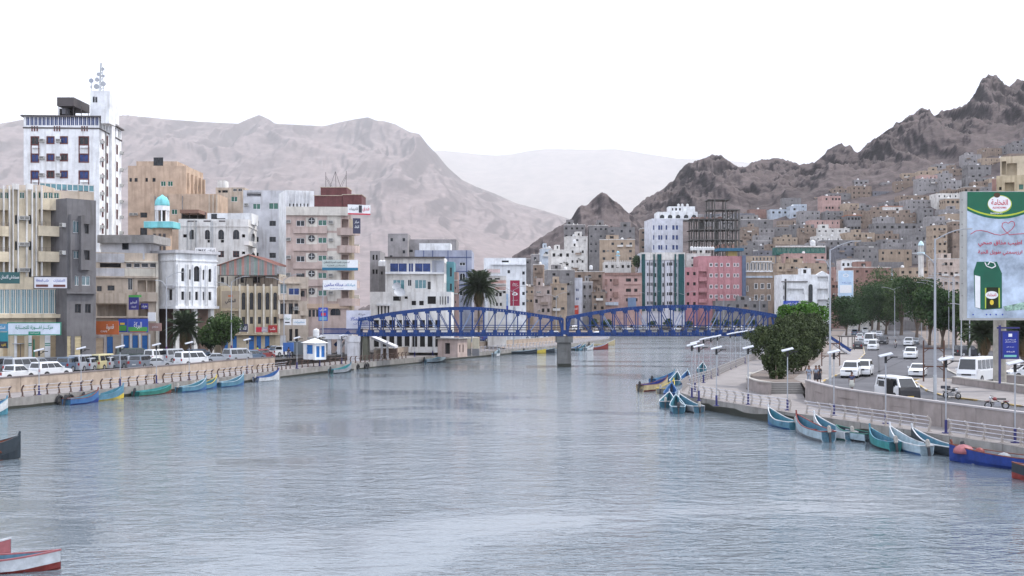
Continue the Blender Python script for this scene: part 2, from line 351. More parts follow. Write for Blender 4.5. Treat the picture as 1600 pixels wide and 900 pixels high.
# land: one sheet per bank, reaching the horizon behind the hills
ZL, ZR, ZQ = 2.15, 2.15, 1.1
b = MB()
li = offset(QL, 6.0); ri = offset(QR, -6.4)
b.quad([(p.x, p.y, ZL) for p in li] + [(34, 430, ZL), (34, 31500, ZL), (-8900, 31500, ZL), (-8900, -30, ZL)], EARTH)
b.build('ground', kind='structure')
BR = [Vector(p) for p in ((52, -30), (41, 50), (33.8, 76), (32.1, 82.7), (30.2, 90.7), (28.4, 99.5), (28.2, 106), (28.5, 112), (30.3, 120.5), (27.1, 120.5), (26.2, 117.5), (25.5, 119.5), (25.6, 126), (28, 136), (33, 150), (39, 168), (45, 190), (50, 207), (61, 245), (78, 305), (99, 390), (103, 420))]
b = MB(); b.quad([(p.x, p.y, ZR - .003) for p in BR] + [(103, 431, ZR - .003), (34, 431, ZR - .003), (34, 31500, ZR - .003), (10600, 31500, ZR - .003), (10600, -30, ZR - .003)], EARTH)
b.build('ground', kind='structure')
# ------------------------------------------------------------------ building kit
# style: frame material, pane material, vertical bars, horizontal bars, recess, surround material, arched
ST = {
 'w': (WFRAME, GLASS, 1, 0, .18, None, 0), 'w0': (WFRAME, GLASS, 0, 0, .18, None, 0), 'wa': (WFRAME, GLASS, 1, 0, .22, None, 1),
 'b': (BFRAME, GLASSB, 1, 0, .12, BFRAME, 0), 'bt': (BFRAME, GLASS, 1, 0, .12, BFRAME, 0), 'g': (WFRAME, GLASSG, 1, 0, .15, None, 0),
 'blue': (WFRAME, GLASSB, 1, 0, .12, None, 0), 'p': (WFRAME, GLASSP, 1, 0, .15, None, 0), 'pt': (WFRAME, GLASST, 2, 0, .12, None, 0),
 'd': (DFRAME, DARK, 0, 0, .4, None, 0), 'da': (DFRAME, DARK, 0, 0, .4, None, 1), 'dd': (DFRAME, GLASS, 1, 0, .25, None, 0), 'dda': (DFRAME, GLASS, 1, 0, .25, None, 1),
 'hd': (None, DARK, 0, 0, .3, None, 0), 'hg': (None, GLASS, 0, 0, .2, None, 0), 'hb': (None, GLASSB, 0, 0, .2, None, 0), 'ha': (None, GLASS, 0, 0, .2, None, 1), 'hgr': (None, GLASSG, 0, 0, .2, None, 0),
 'm': (BFRAME, GLASS, 1, 1, .15, None, 0), 'ws': (WFRAME, GLASS, 1, 0, .1, WFRAME, 0), 'wsa': (WFRAME, GLASS, 1, 0, .1, WFRAME, 1),
}
SHUT = {}
def shutter_mat(k):
    cols = {'cream': (.5, .42, .26), 'beige': (.42, .32, .2), 'blue': (.03, .16, .45), 'brown': (.2, .12, .08), 'white': (.6, .6, .6), 'grey': (.25, .25, .26), 'tan': (.38, .3, .22)}
    return mat('shutter_' + k, cols[k], .6, .1, .15, 1, .2)
WC = {}
def win_meshes(st, w, h):
    key = (st, round(w, 1), round(h, 1))
    if key in WC: return WC[key]
    w, h = max(.2, key[1]), max(.2, key[2])
    if st.startswith('s_'):
        m = shutter_mat(st[2:]); f = MB(); n = max(3, int(h / .28))
        for k in range(n): f.box((-w / 2, 0 if k % 2 else -.04, h * k / n), (w / 2, .05, h * (k + 1) / n - .02), m)
        f.box((-w / 2, .05, 0), (w / 2, .08, h), m); WC[key] = (f.mesh('shutter'), None, 1, 1, w, h); return WC[key]
    fm, pm, nv, nh, rc, sm, arch = ST[st]; t = min(.07, w * .07)
    if fm is None:
        p = MB(); p.box((-w / 2 + .01, .005, .01), (w / 2 - .01, .03, h - .01), pm); WC[key] = (p.mesh('window'), None, 1, 1, w, h); return WC[key]
    f = MB()
    f.box((-w / 2, -.06, 0), (-w / 2 + t, 0, h), fm); f.box((w / 2 - t, -.06, 0), (w / 2, 0, h), fm)
    f.box((-w / 2 + t, -.06, 0), (w / 2 - t, 0, t), fm); f.box((-w / 2 + t, -.06, h - t), (w / 2 - t, 0, h), fm)
    for k in range(nv):
        x = -w / 2 + w * (k + 1) / (nv + 1); f.box((x - t / 2, -.05, t), (x + t / 2, 0, h - t), fm)
    for k in range(nh):
        z = h * (k + 1) / (nh + 1); f.box((-w / 2 + t, -.045, z - t / 2), (w / 2 - t, 0, z + t / 2), fm)
    if sm:
        q = .14; y0, y1 = -rc - .07, -rc + .05
        f.box((-w / 2 - q, y0, -q), (-w / 2, y1, h + q), sm); f.box((w / 2, y0, -q), (w / 2 + q, y1, h + q), sm)
        f.box((-w / 2, y0, -q), (w / 2, y1, 0), sm); f.box((-w / 2, y0, h), (w / 2, y1, h + q), sm)
    p = MB(); p.box((-w / 2 + .01, .005, .01), (w / 2 - .01, .03, h - .01), pm)
    WC[key] = (f.mesh('window'), p.mesh('pane'), 1, 1, w, h); return WC[key]
RZ = {'F': 0, 'R': math.pi / 2, 'L': -math.pi / 2, 'B': math.pi}
ACM = None
def ac_mesh():
    global ACM
    if ACM: return ACM
    b = MB(); g = paint('ac_casing', (.5, .49, .46), .6); b.box((-.42, -.62, 0), (.42, -.02, .55), g)
    b.box((-.36, -.625, .06), (.36, -.6, .49), BLACK)
    for k in range(4): b.box((-.36, -.64, .1 + k * .1), (.36, -.626, .13 + k * .1), g)
    b.box((-.4, -.5, -.08), (-.34, .02, -.001), STEEL); b.box((.34, -.5, -.08), (.4, .02, -.001), STEEL)
    ACM = b.mesh('air_conditioner'); return ACM
NB = [0]
class Bld:
    def __init__(s, name, label, A, B, ytop, D, m, base=None, cat='building', group=None, ppx=None, roof=None, parapet=.7, Lt=True):
        s.base = ZL - .3 if base is None else base
        a = Vector(((A[0] - 800) * A[1] / FP, A[1])); b_ = Vector(((B[0] - 800) * B[1] / FP, B[1]))
        s.o = a; s.u = (b_ - a).normalized(); s.W = (b_ - a).length; s.D = D; s.n = Vector((-s.u.y, s.u.x))
        s.H = CZ + (HY - ytop) * A[1] / FP - s.base; s.m = m; s.ops = {'F': [], 'R': [], 'L': [], 'B': []}; s.roof = roof or CONC; s.parapet = parapet
        s.yaw = math.atan2(s.u.y, s.u.x); s.t = thing(name, label, cat, (a.x, a.y, s.base), s.yaw, group); s.extra = []; s.nwin = 0
        s.small = None
    def pt(s, f, a, out, z):
        return Vector({'F': (a, -out, z), 'R': (s.W + out, a, z), 'L': (-out, s.D - a, z), 'B': (s.W - a, s.D + out, z)}[f])
    def fr(s, f):
        l = s.pt(f, 0, 0, 0); l2 = s.pt(f, 1, 0, 0)
        w = lambda p: s.o + s.u * p.x + s.n * p.y
        return w(l), w(l2) - w(l)
    def az(s, f, px, py, out=0):
        O, u = s.fr(f); O = O + {'F': -s.n, 'R': s.u, 'L': -s.u, 'B': s.n}[f] * out
        t = (px - 800) / FP; a = (t * O.y - O.x) / (u.x - t * u.y); Y = O.y + a * u.y
        return a, CZ + (HY - py) * Y / FP - s.base
    def rect(s, f, x0, y0, x1, y1, ref=None, out=0):
        a0, _ = s.az(f, x0, y0, out); a1, _ = s.az(f, x1, y1, out)
        cx = (x0 + x1) / 2 if ref is None else ref
        _, z1 = s.az(f, cx, y0, out); _, z0 = s.az(f, cx, y1, out)
        return a0, z0, a1, z1
    def op(s, f, x0, y0, x1, y1, st='w', ref=None, deep=None, back=None):
        a0, z0, a1, z1 = s.rect(f, x0, y0, x1, y1, ref); s.opm(f, a0, z0, a1, z1, st, deep, back)
    def opm(s, f, a0, z0, a1, z1, st='w', deep=None, back=None):
        L = s.W if f in 'FB' else s.D
        a0 = max(.05, a0); a1 = min(L - .05, a1); z0 = max(.02, z0); z1 = min(s.H - .05, z1)
        if a1 - a0 < .1 or z1 - z0 < .1: return
        for o in s.ops[f]:
            if a0 < o[2] - .01 and a1 > o[0] + .01 and z0 < o[3] - .01 and z1 > o[1] + .01: return
        s.ops[f].append((a0, z0, a1, z1, st, deep, back))
    def grid(s, f, xs, ys, st='w', ref=None, skip=()):
        for j, (y0, y1) in enumerate(ys):
            for i, (x0, x1) in enumerate(xs):
                if (i, j) not in skip: s.op(f, x0, y0, x1, y1, st, ref)
    def auto(s, f, cols, rows, ww, wh, st='w', z0=3.6, zt=1.4, marg=.8, skipp=0.):
        """regular windows in metres"""
        L = s.W if f in 'FB' else s.D
        for r in range(rows):
            z = z0 + (s.H - zt - z0) * (r + .25) / rows
            for c in range(cols):
                if R.random() < skipp: continue
                a = marg + (L - 2 * marg) * (c + .5) / cols; s.opm(f, a - ww / 2, z, a + ww / 2, z + wh, st)
    def part(s, name, f, x0, y0, x1, y1, o0, o1, m, ref=None, bevel=None):
        a0, z0, a1, z1 = s.rect(f, x0, y0, x1, y1, ref, o1 * .8); return s.pm(name, f, a0, z0, a1, z1, o0, o1, m)
    def pm(s, name, f, a0, z0, a1, z1, o0, o1, m):
        p, q = s.pt(f, a0, o0, z0), s.pt(f, a1, o1, z1); b = MB(); b.box(tuple(p), tuple(q), m); return b.build(name, s.t)
    def tray(s, f, x0, y0, x1, y1, out, m, name='balcony', rail=None, ref=None):
        """projecting balcony: slab and parapet, open on top"""
        a0, z0, a1, z1 = s.rect(f, x0, y0, x1, y1, ref, out); b = MB(); th = .12
        bx = lambda A0, Z0, A1, Z1, o0, o1, mm: b.box(tuple(s.pt(f, A0, o0, Z0)), tuple(s.pt(f, A1, o1, Z1)), mm)
        bx(a0, z0, a1, z0 + .16, .003, out, m); bx(a0, z0 + .16, a1, z1, out - th, out, m)
        bx(a0, z0 + .16, a0 + th, z1, .003, out - th, m); bx(a1 - th, z0 + .16, a1, z1, .003, out - th, m)
        if rail:
            for k in range(3): bx(a0, z1 + .15 + k * .2, a1, z1 + .18 + k * .2, out - .09, out - .05, rail)
            n = max(2, int((a1 - a0) / .9))
            for k in range(n + 1): bx(lerp(a0, a1 - .04, k / n), z1, lerp(a0, a1 - .04, k / n) + .04, z1 + .6, out - .09, out - .05, rail)
        return b.build(name, s.t)
    def ac(s, f, px, py):
        a, z = s.az(f, px, py); p = s.pt(f, a, 0, z - .25); link('air_conditioner', ac_mesh(), s.t, loc=p, rz=RZ[f])
    def acm(s, f, a, z):
        p = s.pt(f, a, 0, z); link('air_conditioner', ac_mesh(), s.t, loc=p, rz=RZ[f])
    def band(s, f, py0, py1, out, m, px=None, name='cornice'):
        """band round the front (and right) at photo rows measured at the front left corner"""
        a, z1 = s.az('F', (s.o.x * FP / s.o.y) + 800, py0); _, z0 = s.az('F', (s.o.x * FP / s.o.y) + 800, py1)
        b = MB(); b.box((-out, -out, z0), (s.W + out, s.D + out, z1), m); return b.build(name, s.t)
    def bandm(s, z0, z1, out, m, name='cornice'):
        b = MB(); b.box((-out, -out, z0), (s.W + out, s.D + out, z1), m); return b.build(name, s.t)
    def wall(s, f, b):
        L = s.W if f in 'FB' else s.D; ops = s.ops[f]
        xs = sorted({0., L} | {o[0] for o in ops} | {o[2] for o in ops}); zs = sorted({0., s.H} | {o[1] for o in ops} | {o[3] for o in ops})
        def hole(x, z): return any(o[0] < x < o[2] and o[1] < z < o[3] for o in ops)
        if not ops: zs = [0., s.H]
        for j in range(len(zs) - 1):
            i = 0
            while i < len(xs) - 1:
                zc = (zs[j] + zs[j + 1]) / 2
                if hole((xs[i] + xs[i + 1]) / 2, zc): i += 1; continue
                k = i
                while k + 1 < len(xs) - 1 and not hole((xs[k + 1] + xs[k + 2]) / 2, zc): k += 1
                b.quad([s.pt(f, xs[i], 0, zs[j]), s.pt(f, xs[k + 1], 0, zs[j]), s.pt(f, xs[k + 1], 0, zs[j + 1]), s.pt(f, xs[i], 0, zs[j + 1])], s.m); i = k + 1
        for a0, z0, a1, z1, st, deep, back in ops:
            r = deep if deep else (.12 if st.startswith('s_') else ST[st][4] if st in ST else 1.4)
            q = lambda a, o, z: s.pt(f, a, -o, z)
            for p0, p1 in (((a0, z0), (a1, z0)), ((a1, z0), (a1, z1)), ((a1, z1), (a0, z1)), ((a0, z1), (a0, z0))):
                b.quad([q(p0[0], 0, p0[1]), q(p0[0], r, p0[1]), q(p1[0], r, p1[1]), q(p1[0], 0, p1[1])], s.m)
            if st == 'void': b.quad([q(a0, r, z0), q(a1, r, z0), q(a1, r, z1), q(a0, r, z1)], back or s.m)
            arch = st in ST and ST[st][6] or st == 'archvoid'
            if arch:
                w = a1 - a0; rr = min(w / 2 * 1.15, (z1 - z0) * .6); zc = z1 - rr
                for sg in (0, 1):
                    pts = [q(a1 if sg else a0, .004, z1)]
                    for k in range(7):
                        t = math.pi / 2 * k / 6; x = (a0 + a1) / 2 + (w / 2) * math.cos(t) * (1 if sg else -1); z = zc + rr * math.sin(t)
                        pts.append(q(x, .004, z))
                    b.quad(pts if sg else pts[::-1], s.m)
            if st in ('void', 'archvoid'): 
                if st == 'archvoid': b.quad([q(a0, r, z0), q(a1, r, z0), q(a1, r, z1), q(a0, r, z1)], back or DARK)
                continue
            fm, pm, kx, kz, w0, h0 = win_meshes(st, a1 - a0, z1 - z0)
            if pm is None:
                link('shutter' if st.startswith('s_') else 'window', fm, s.t, loc=q((a0 + a1) / 2, r - .01, z0), rz=RZ[f], scale=((a1 - a0) / w0, 1, (z1 - z0) / h0)); continue
            w = link('window', fm, s.t, loc=q((a0 + a1) / 2, r, z0), rz=RZ[f], scale=((a1 - a0) / w0, 1, (z1 - z0) / h0)); link('pane', pm, w)
    def finish(s, faces='FRLB', flat=False):
        b = MB()
        for f in 'FRLB':
            if f in faces: s.wall(f, b)
        hp = s.H - s.parapet; e = .2
        b.quad([(0, 0, hp), (s.W, 0, hp), (s.W, s.D, hp), (0, s.D, hp)], s.roof)
        c = [(0, 0), (s.W, 0), (s.W, s.D), (0, s.D)]; ci = [(e, e), (s.W - e, e), (s.W - e, s.D - e), (e, s.D - e)]
        for k in range(4):
            p, q, pi, qi = c[k], c[(k + 1) % 4], ci[k], ci[(k + 1) % 4]
            b.quad([(p[0], p[1], s.H), (q[0], q[1], s.H), (qi[0], qi[1], s.H), (pi[0], pi[1], s.H)], s.m)
            b.quad([(pi[0], pi[1], s.H), (qi[0], qi[1], s.H), (qi[0], qi[1], hp), (pi[0], pi[1], hp)], s.m)
        b.build('wall', s.t); return s
def signboard(label, px0, py0, px1, py1, d, bgc, items=(), yaw=0, dd=.18, name='shop_sign', border=None, cat='sign', group=None, posts=None):
    """flat sign: panel, rim and lettering. items = (text, colour, cx, cy, w, h, arabic) in fractions of the board"""
    w = (px1 - px0) * d / FP / math.cos(yaw); h = (py1 - py0) * d / FP
    c = P((px0 + px1) / 2, py1, d); t = thing(name, label, cat, c, yaw, group)
    b = MB(); b.box((-w / 2, 0, 0), (w / 2, dd, h), bgc); b.build('panel', t)
    if border:
        b = MB(); e = min(.12, h * .1)
        b.box((-w / 2 - e, -.02, -e), (w / 2 + e, dd + .02, -.002), border); b.box((-w / 2 - e, -.02, h + .002), (w / 2 + e, dd + .02, h + e), border)
        b.box((-w / 2 - e, -.02, -.002), (-w / 2 - .002, dd + .02, h + .002), border); b.box((w / 2 + .002, -.02, -.002), (w / 2 + e, dd + .02, h + .002), border)
        b.build('frame', t)
    for it in items:
        if it[0] == 'block':
            _, col, x0, y0, x1, y1 = it; b = MB(); NB[0] += 1
            b.box((-w / 2 + w * x0, -.03 - .002 * (NB[0] % 4), h * y0), (-w / 2 + w * x1, -.001, h * y1), col); b.build('colour_field', t)
        else:
            txt, col, cx, cy, ww, hh = it[:6]; ar = it[6] if len(it) > 6 else True
            lettering(txt, w * ww, h * hh, col, t, (-w / 2 + w * cx, -.045, h * cy), arabic=ar)
    return t
def inkm(name, c): return mat('ink_' + name, c, .6, 0, .05, 2)
INK_W, INK_G, INK_B, INK_R, INK_K, INK_Y = inkm('white', (.75, .75, .75)), inkm('green', (.01, .22, .13)), inkm('blue', (.03, .06, .35)), inkm('red', (.5, .03, .06)), inkm('black', (.03, .03, .04)), inkm('yellow', (.7, .5, .05))
TANKM = paint('white_tank_plastic', (.6, .6, .6), .6)
def tank_mesh():
    if 'tank' in WC: return WC['tank']
    b = MB(); b.sm = False
    b.lathe([(.62, 0), (.66, .1), (.66, .35), (.69, .4), (.66, .45), (.66, .9), (.69, .95), (.66, 1.), (.64, 1.3), (.45, 1.5), (.22, 1.56), (.22, 1.66), (.05, 1.68)], TANKM, n=12)
    WC['tank'] = b.mesh('water_tank'); return WC['tank']
def tanks(pts, label='white plastic water tank on a flat roof of the town', group='white roof water tanks', s=1.):
    for p in pts: link('water_tank', tank_mesh(), None, loc=p, label=label, cat='water tank', group=group, scale=(s, s, s) if s != 1 else None)
def dish(p, r, label, az=0, group='roof satellite dishes'):
    b = MB(); n = 12; prof = [(0, 0), (r * .5, .06 * r), (r * .85, .2 * r), (r, .3 * r)]; vs = []; fs = []
    M = Matrix.Translation((0, 0, r * 1.1)) @ Matrix.Rotation(az, 4, 'Z') @ Matrix.Rotation(math.radians(50), 4, 'X')
    for q, z in prof:
        for k in range(n): a = 2 * math.pi * k / n; vs.append(M @ Vector((q * math.cos(a), q * math.sin(a), z)))
    fs = [(j * n + k, j * n + (k + 1) % n, (j + 1) * n + (k + 1) % n, (j + 1) * n + k) for j in range(3) for k in range(n)]
    b.add(vs, fs, WSTEEL); t = thing('satellite_dish', label, 'satellite dish', p, 0, group); b.build('reflector', t)
    b = MB(); b.tube((0, 0, 0), (0, 0, r * 1.1), .04, STEEL); b.build('mast', t)
    b = MB(); b.tube(M @ Vector((r, 0, .3 * r)), M @ Vector((0, 0, r * .9)), .02, STEEL); b.tube(M @ Vector((0, r, .3 * r)), M @ Vector((0, 0, r * .9)), .02, STEEL); b.build('feed_arm', t)
# ------------------------------------------------------------------ left bank buildings
CREAM = plaster('cream_render', (.58, .50, .37), .3); GREYR = plaster('dark_grey_render', (.15, .145, .15), .3); BEIGE = plaster('beige_render', (.5, .42, .34), .4)
BEIGE2 = plaster('warm_beige_render', (.48, .36, .27), .3); WHITEC = plaster('white_cement', (.66, .65, .63), .4); PINKB = plaster('pinkish_beige_render', (.47, .37, .33), .28)
CREAMW = plaster('cream_white_render', (.6, .56, .48), .4); GREYW = plaster('pale_grey_render', (.5, .5, .52), .35); LILAC = plaster('lilac_grey_cladding', (.33, .35, .43), .2)
SANDST = plaster('sand_stone', (.5, .42, .3), .5); DSAND = plaster('dark_sand_render', (.33, .26, .19), .4)
# 1 white tower with brown-framed windows
b = Bld('tower_block', 'tall white tower block with red-brown window frames and blue glass top floor', (37, 212), (155, 213), 181, 15.5, WHITE, parapet=.4)
cols = [(49, 60), (74, 84), (95, 105), (124, 138)]
for k, y in enumerate((214, 241, 267.5, 295)):
    for i, (x0, x1) in enumerate(cols):
        b.op('F', x0, y, x1, y + 12 - (2 if i in (1, 2) else 0), 'b' if (i + k) % 3 else 'bt')
    for x in (66, 92): b.ac('F', x, y + 6)
BF2 = BFRAME
for x0, x1 in ((49, 60), (124, 138)):     # red-brown tall frames that tie two floors together
    for y0, y1 in ((226, 241), (280, 295)):
        b.part('window_band', 'F', x0 - 1.2, y0, x0 + .2, y1, .004, .1, BFRAME); b.part('window_band', 'F', x1 - .2, y0, x1 + 1.2, y1, .004, .1, BFRAME)
        b.part('sill_shelf', 'F', x0 + 1, y0 + 4, x1 - 1, y0 + 5, .01, .5, WHITE)
for cx in (54, 89, 132):
    for k in (-1, 0, 1): b.part('red_bar', 'F', cx + k * 4 - 1, 197, cx + k * 4 + 1, 205, .005, .08, BFRAME)
b.grid('F', [(40.5 + k * 6.35, 46 + k * 6.35) for k in range(18)], [(182.5, 196)], 'blue')
b.bandm(b.H - 2.05 - .25, b.H - 2.05, .12, DFRAME, 'band'); b.bandm(b.H - .12, b.H + .12, .45, DFRAME, 'eaves')
zr = [b.az('F', 155, y)[1] for y in (216, 244, 270, 297, 323, 349, 376)]
for z in zr:
    for a, w, dz, st in ((2.2, .75, 0, 'b'), (5.2, .7, 1.1, 'b'), (8.6, .75, -.6, 'b'), (12.2, .75, .4, 'b')): b.opm('R', a - w / 2, z + dz - 1.6, a + w / 2, z + dz, st)
    b.acm('R', .9, z - .8); b.acm('R', 14.6, z - 1.0)
for a in (1.2, 3.4, 5.2, 11.2, 13.4, 14.6): b.opm('R', a - .4, b.H - 1.9, a + .4, b.H - .3, 'w')
b.pm('pilaster', 'R', 6.6, 0, 7.4, b.H + .6, .004, .5, WHITE); b.pm('downpipe', 'R', 4.0, 1, 4.2, b.H - 2.2, .01, .2, CONC); b.pm('downpipe', 'R', 10.2, 1, 10.35, b.H - 2.2, .01, .2, CONC)
b.pm('white_shaft', 'R', 7.4, 2, 9.9, b.H + .3, .005, .25, WHITE)
b.finish()
TW = b
# lift tower and roof shelter on top
def rbox(bd, name, px0, px1, ytop, d, dep, m, base_y, wins=()):
    """smaller block standing on a roof, as a part"""
    x0, x1 = (px0 - 800) * d / FP, (px1 - 800) * d / FP; z0 = CZ + (HY - base_y) * d / FP; z1 = CZ + (HY - ytop) * d / FP
    q = MB(); q.box((x0, d, z0 - 1), (x1, d + dep, z1), m)
    for (a, t_, c, e) in wins: q.box(((a - 800) * d / FP, d - .03, CZ + (HY - e) * d / FP), ((c - 800) * d / FP, d + .02, CZ + (HY - t_) * d / FP), GLASS)
    o = q.build(name, bd.t); bpy.context.view_layer.update(); o.matrix_parent_inverse = bd.t.matrix_world.inverted(); return o
rbox(TW, 'lift_house', 141, 172, 142, 215, 5, WHITE, 181, [(145, 151, 148, 160), (149, 151.5, 152, 160)])
rbox(TW, 'lift_house_step', 158, 170.5, 170, 211.5, 3.4, WHITE, 184)
q = MB()
for x in (92, 103, 115, 127, 138):
    for dd in (214, 219): q.tube(P(x, 183, dd), P(x, 166, dd), .07, DFRAME)
q.box(tuple(P(89, 165.5, 213)), tuple(P(140, 164, 221)), DFRAME); q.box(tuple(P(93, 182, 217)), tuple(P(118, 170, 217.4)), DARK); q.box(tuple(P(97, 178, 215)), tuple(P(109, 166, 216.6)), mat('tank_grey', (.2, .2, .22)))
o = q.build('roof_shelter', TW.t); o.matrix_parent_inverse = TW.t.matrix_world.inverted()
# telecom mast
t = thing('telecom_mast', 'lattice telecom mast with small dishes on top of the white tower', 'mast', P(158, 143, 217))
q = MB(); h = 45 * 217 / FP; s_ = .55
for k in range(3):
    a = k * 2.094; q.bar((s_ * math.cos(a), s_ * math.sin(a), -.6), (.14 * math.cos(a), .14 * math.sin(a), h), .09, .09, STEEL)
for k in range(9):
    z = h * k / 9; z2 = h * (k + 1) / 9; r0 = lerp(s_, .14, k / 9); r1 = lerp(s_, .14, (k + 1) / 9)
    for j in range(3):
        a = j * 2.094; c = (j + 1) * 2.094
        q.bar((r0 * math.cos(a), r0 * math.sin(a), z), (r1 * math.cos(c), r1 * math.sin(c), z2), .05, .05, STEEL); q.bar((r0 * math.cos(a), r0 * math.sin(a), z), (r0 * math.cos(c), r0 * math.sin(c), z), .05, .05, STEEL)
q.build('lattice', t)
for z, r, dx in ((4.2, .3, .4), (3.2, .35, -.4), (2.2, .4, -.7), (1.4, .45, .5), (2.9, .25, .5), (.9, .5, -.8)):
    q = MB(); q.tube((dx, -.3, z), (dx, -.12, z), r, WSTEEL, n=12); q.tube((dx, -.12, z), (0, 0, z), .04, STEEL); q.build('antenna_drum', t)
t = thing('antenna_pole', 'pole with a round grey dish left of the lattice mast on the white tower', 'antenna', P(143, 143, 216))
q = MB(); q.tube((0, 0, -.5), (0, 0, 2.4), .06, STEEL); q.build('pole', t)
q = MB(); q.tube((0, -.25, 2.0), (0, -.1, 2.0), .42, mat('dish_grey', (.3, .33, .38)), n=14); q.build('dish', t)
q = MB(); q.tube((-.1, -.2, .9), (.1, -.1, .9), .28, WSTEEL, n=10); q.build('dish', t)
# 2 beige stepped building behind
b = Bld('apartment_building', 'large beige stepped building with rooftop clutter behind the mosque minaret', (200, 256), (291, 256), 259, 14, BEIGE2)
b.grid('F', [(202, 206), (210, 215), (227, 231), (238, 243)], [(278, 284)], 'dd'); b.op('F', 251, 283, 259, 291, 'g'); b.op('F', 262, 283, 270, 291, 'g')
b.grid('F', [(219, 230), (255, 264)], [(332, 340), (356, 368)], 'dd'); b.ac('F', 206, 335); b.ac('F', 213, 335)
b.grid('R', [(293, 296), (302, 304), (310, 313), (317, 319), (323, 325)], [(282, 292), (318, 328)], 'w', ref=291)
for a in (1., 4.2, 7.4, 10.6, 13.8): b.pm('pilaster', 'R', a - .3, 8, a + .3, b.H - 1.5, .005, .5, BEIGE2)
b.finish()
rb = rbox(b, 'upper_floor', 213, 277, 252, 259, 9, BEIGE2, 262, [(240, 246, 255, 262)])
b = Bld('apartment_building', 'long beige annex with ribbed wall below the stepped building', (235, 250), (340, 250), 303, 9, BEIGE2, roof=BEIGE)
b.op('F', 268, 327, 277, 335, 'g'); b.op('F', 360, 307, 371, 314, 'g')
for x in (327, 333, 338.5): b.part('pilaster', 'F', x - 1, 304, x + 1, 345, .004, .3, BEIGE)
for x in (242, 262, 285): b.part('downpipe', 'F', x - .5, 306, x + .5, 380, .004, .18, CONC)
b.finish()
b = Bld('apartment_building', 'cream building with a balustraded roof pavilion left of the white slab block', (337, 262), (382, 262), 293, 12, BEIGE)
b.op('F', 361, 307, 371, 315, 'g'); b.op('F', 341, 297, 345, 301, 'dd'); b.op('F', 347, 297, 356, 301, 'dd'); b.op('F', 364, 294.5, 370, 299, 'w'); b.op('F', 372, 294.5, 378, 299, 'w')
b.finish(); rbox(b, 'roof_pavilion', 340, 352, 282, 263, 3, WHITEC, 293)
# 3 white and grey slab block
b = Bld('apartment_building', 'pale grey slab block with two green windows behind the pink-beige flats', (380, 242), (447, 243), 297, 14, GREYW)
b.op('F', 395, 318, 407, 327, 'g'); b.op('F', 420, 317, 435, 327, 'g'); b.ac('F', 385, 320); b.op('F', 386, 300, 408, 307, 'void')
for x in (394, 421): b.grid('F', [(x, x + 10)], [(345, 353), (370, 378), (395, 403)], 'dd')
b.grid('R', [(450, 452), (457, 459), (464, 466), (471, 473), (478, 480)], [(305, 318), (330, 340)], 'd', ref=447); b.finish()
b = Bld('roof_building', 'white wall block with ribs between the slab block and the maroon roof sheds', (446, 226), (491, 228), 297, 8, WHITE)
for k in range(7): b.part('rib', 'F', 450 + k * 5.6, 298, 451.2 + k * 5.6, 325, .004, .35, WHITE)
b.grid('F', [(452 + k * 5.6, 454 + k * 5.6) for k in range(6)], [(318, 323)], 'd'); b.finish()
# 4 cream block with arched windows (three storeys, stained)
b = Bld('old_apartment_house', 'stained white three-storey block with arched windows and a roof terrace', (279, 224), (388, 225), 342, 11, WHITEC)
for x0, x1 in ((296, 305), (320, 328), (341, 350), (364, 374)):
    b.op('F', x0, 359, x1, 374, 'ma' if False else 'dda'); b.op('F', x0, 392, x1, 402, 'm')
b.grid('F', [(286, 292), (378, 383)], [(366, 371)], 'd'); b.grid('F', [(324, 328), (345, 350)], [(374.5, 379)], 'd'); b.op('F', 378, 393, 383, 397, 'd')
for x in (303, 335, 355): b.part('pilaster', 'F', x, 345, x + 1.2, 420, .004, .2, WHITEC)
b.part('parapet_panel', 'F', 293, 344.5, 308, 346.5, .004, .05, DFRAME); b.part('parapet_panel', 'F', 318, 344.5, 330, 346.5, .004, .05, DFRAME); b.part('parapet_panel', 'F', 342, 344.5, 352, 346.5, .004, .05, DFRAME)
b.band('F', 352, 354, .15, WHITEC, name='string_course')
for x in (292, 298, 306, 329, 331.5): b.part('downpipe', 'F', x, 345, x + .6, 420, .004, .2, STEEL)
b.grid('R', [(393, 399), (404, 407), (412, 415), (420, 423)], [(361, 374), (392, 402)], 'wa', ref=388); b.tray('R', 389, 376, 402, 383, 1.0, WHITEC, ref=389)
b.finish()
q = rbox(b, 'roof_terrace', 324, 393, 333, 228, 6, WHITE, 342, [(330, 334, 339, 343), (340, 345, 339, 343), (352, 359, 337, 341)])
q = MB(); q.box(tuple(P(281, 333, 228)), tuple(P(323, 331.5, 234)), mat('rusty_sheet', (.22, .13, .1), .8))
for x in (284, 296, 309, 321): q.tube(P(x, 345, 229), P(x, 332, 229), .08, DFRAME)
q.box(tuple(P(284, 345, 233)), tuple(P(321, 333, 233.5)), DARK)
o = q.build('roof_canopy', b.t); o.matrix_parent_inverse = b.t.matrix_world.inverted()
signboard('white lettered rooftop sign above the white arched mosque house', 305, 387, 337, 396, 205, INK_W, [('UMAX', INK_K, .3, .5, .45, .55, False), ('اتصالات', INK_K, .78, .5, .35, .5)], name='roof_sign')
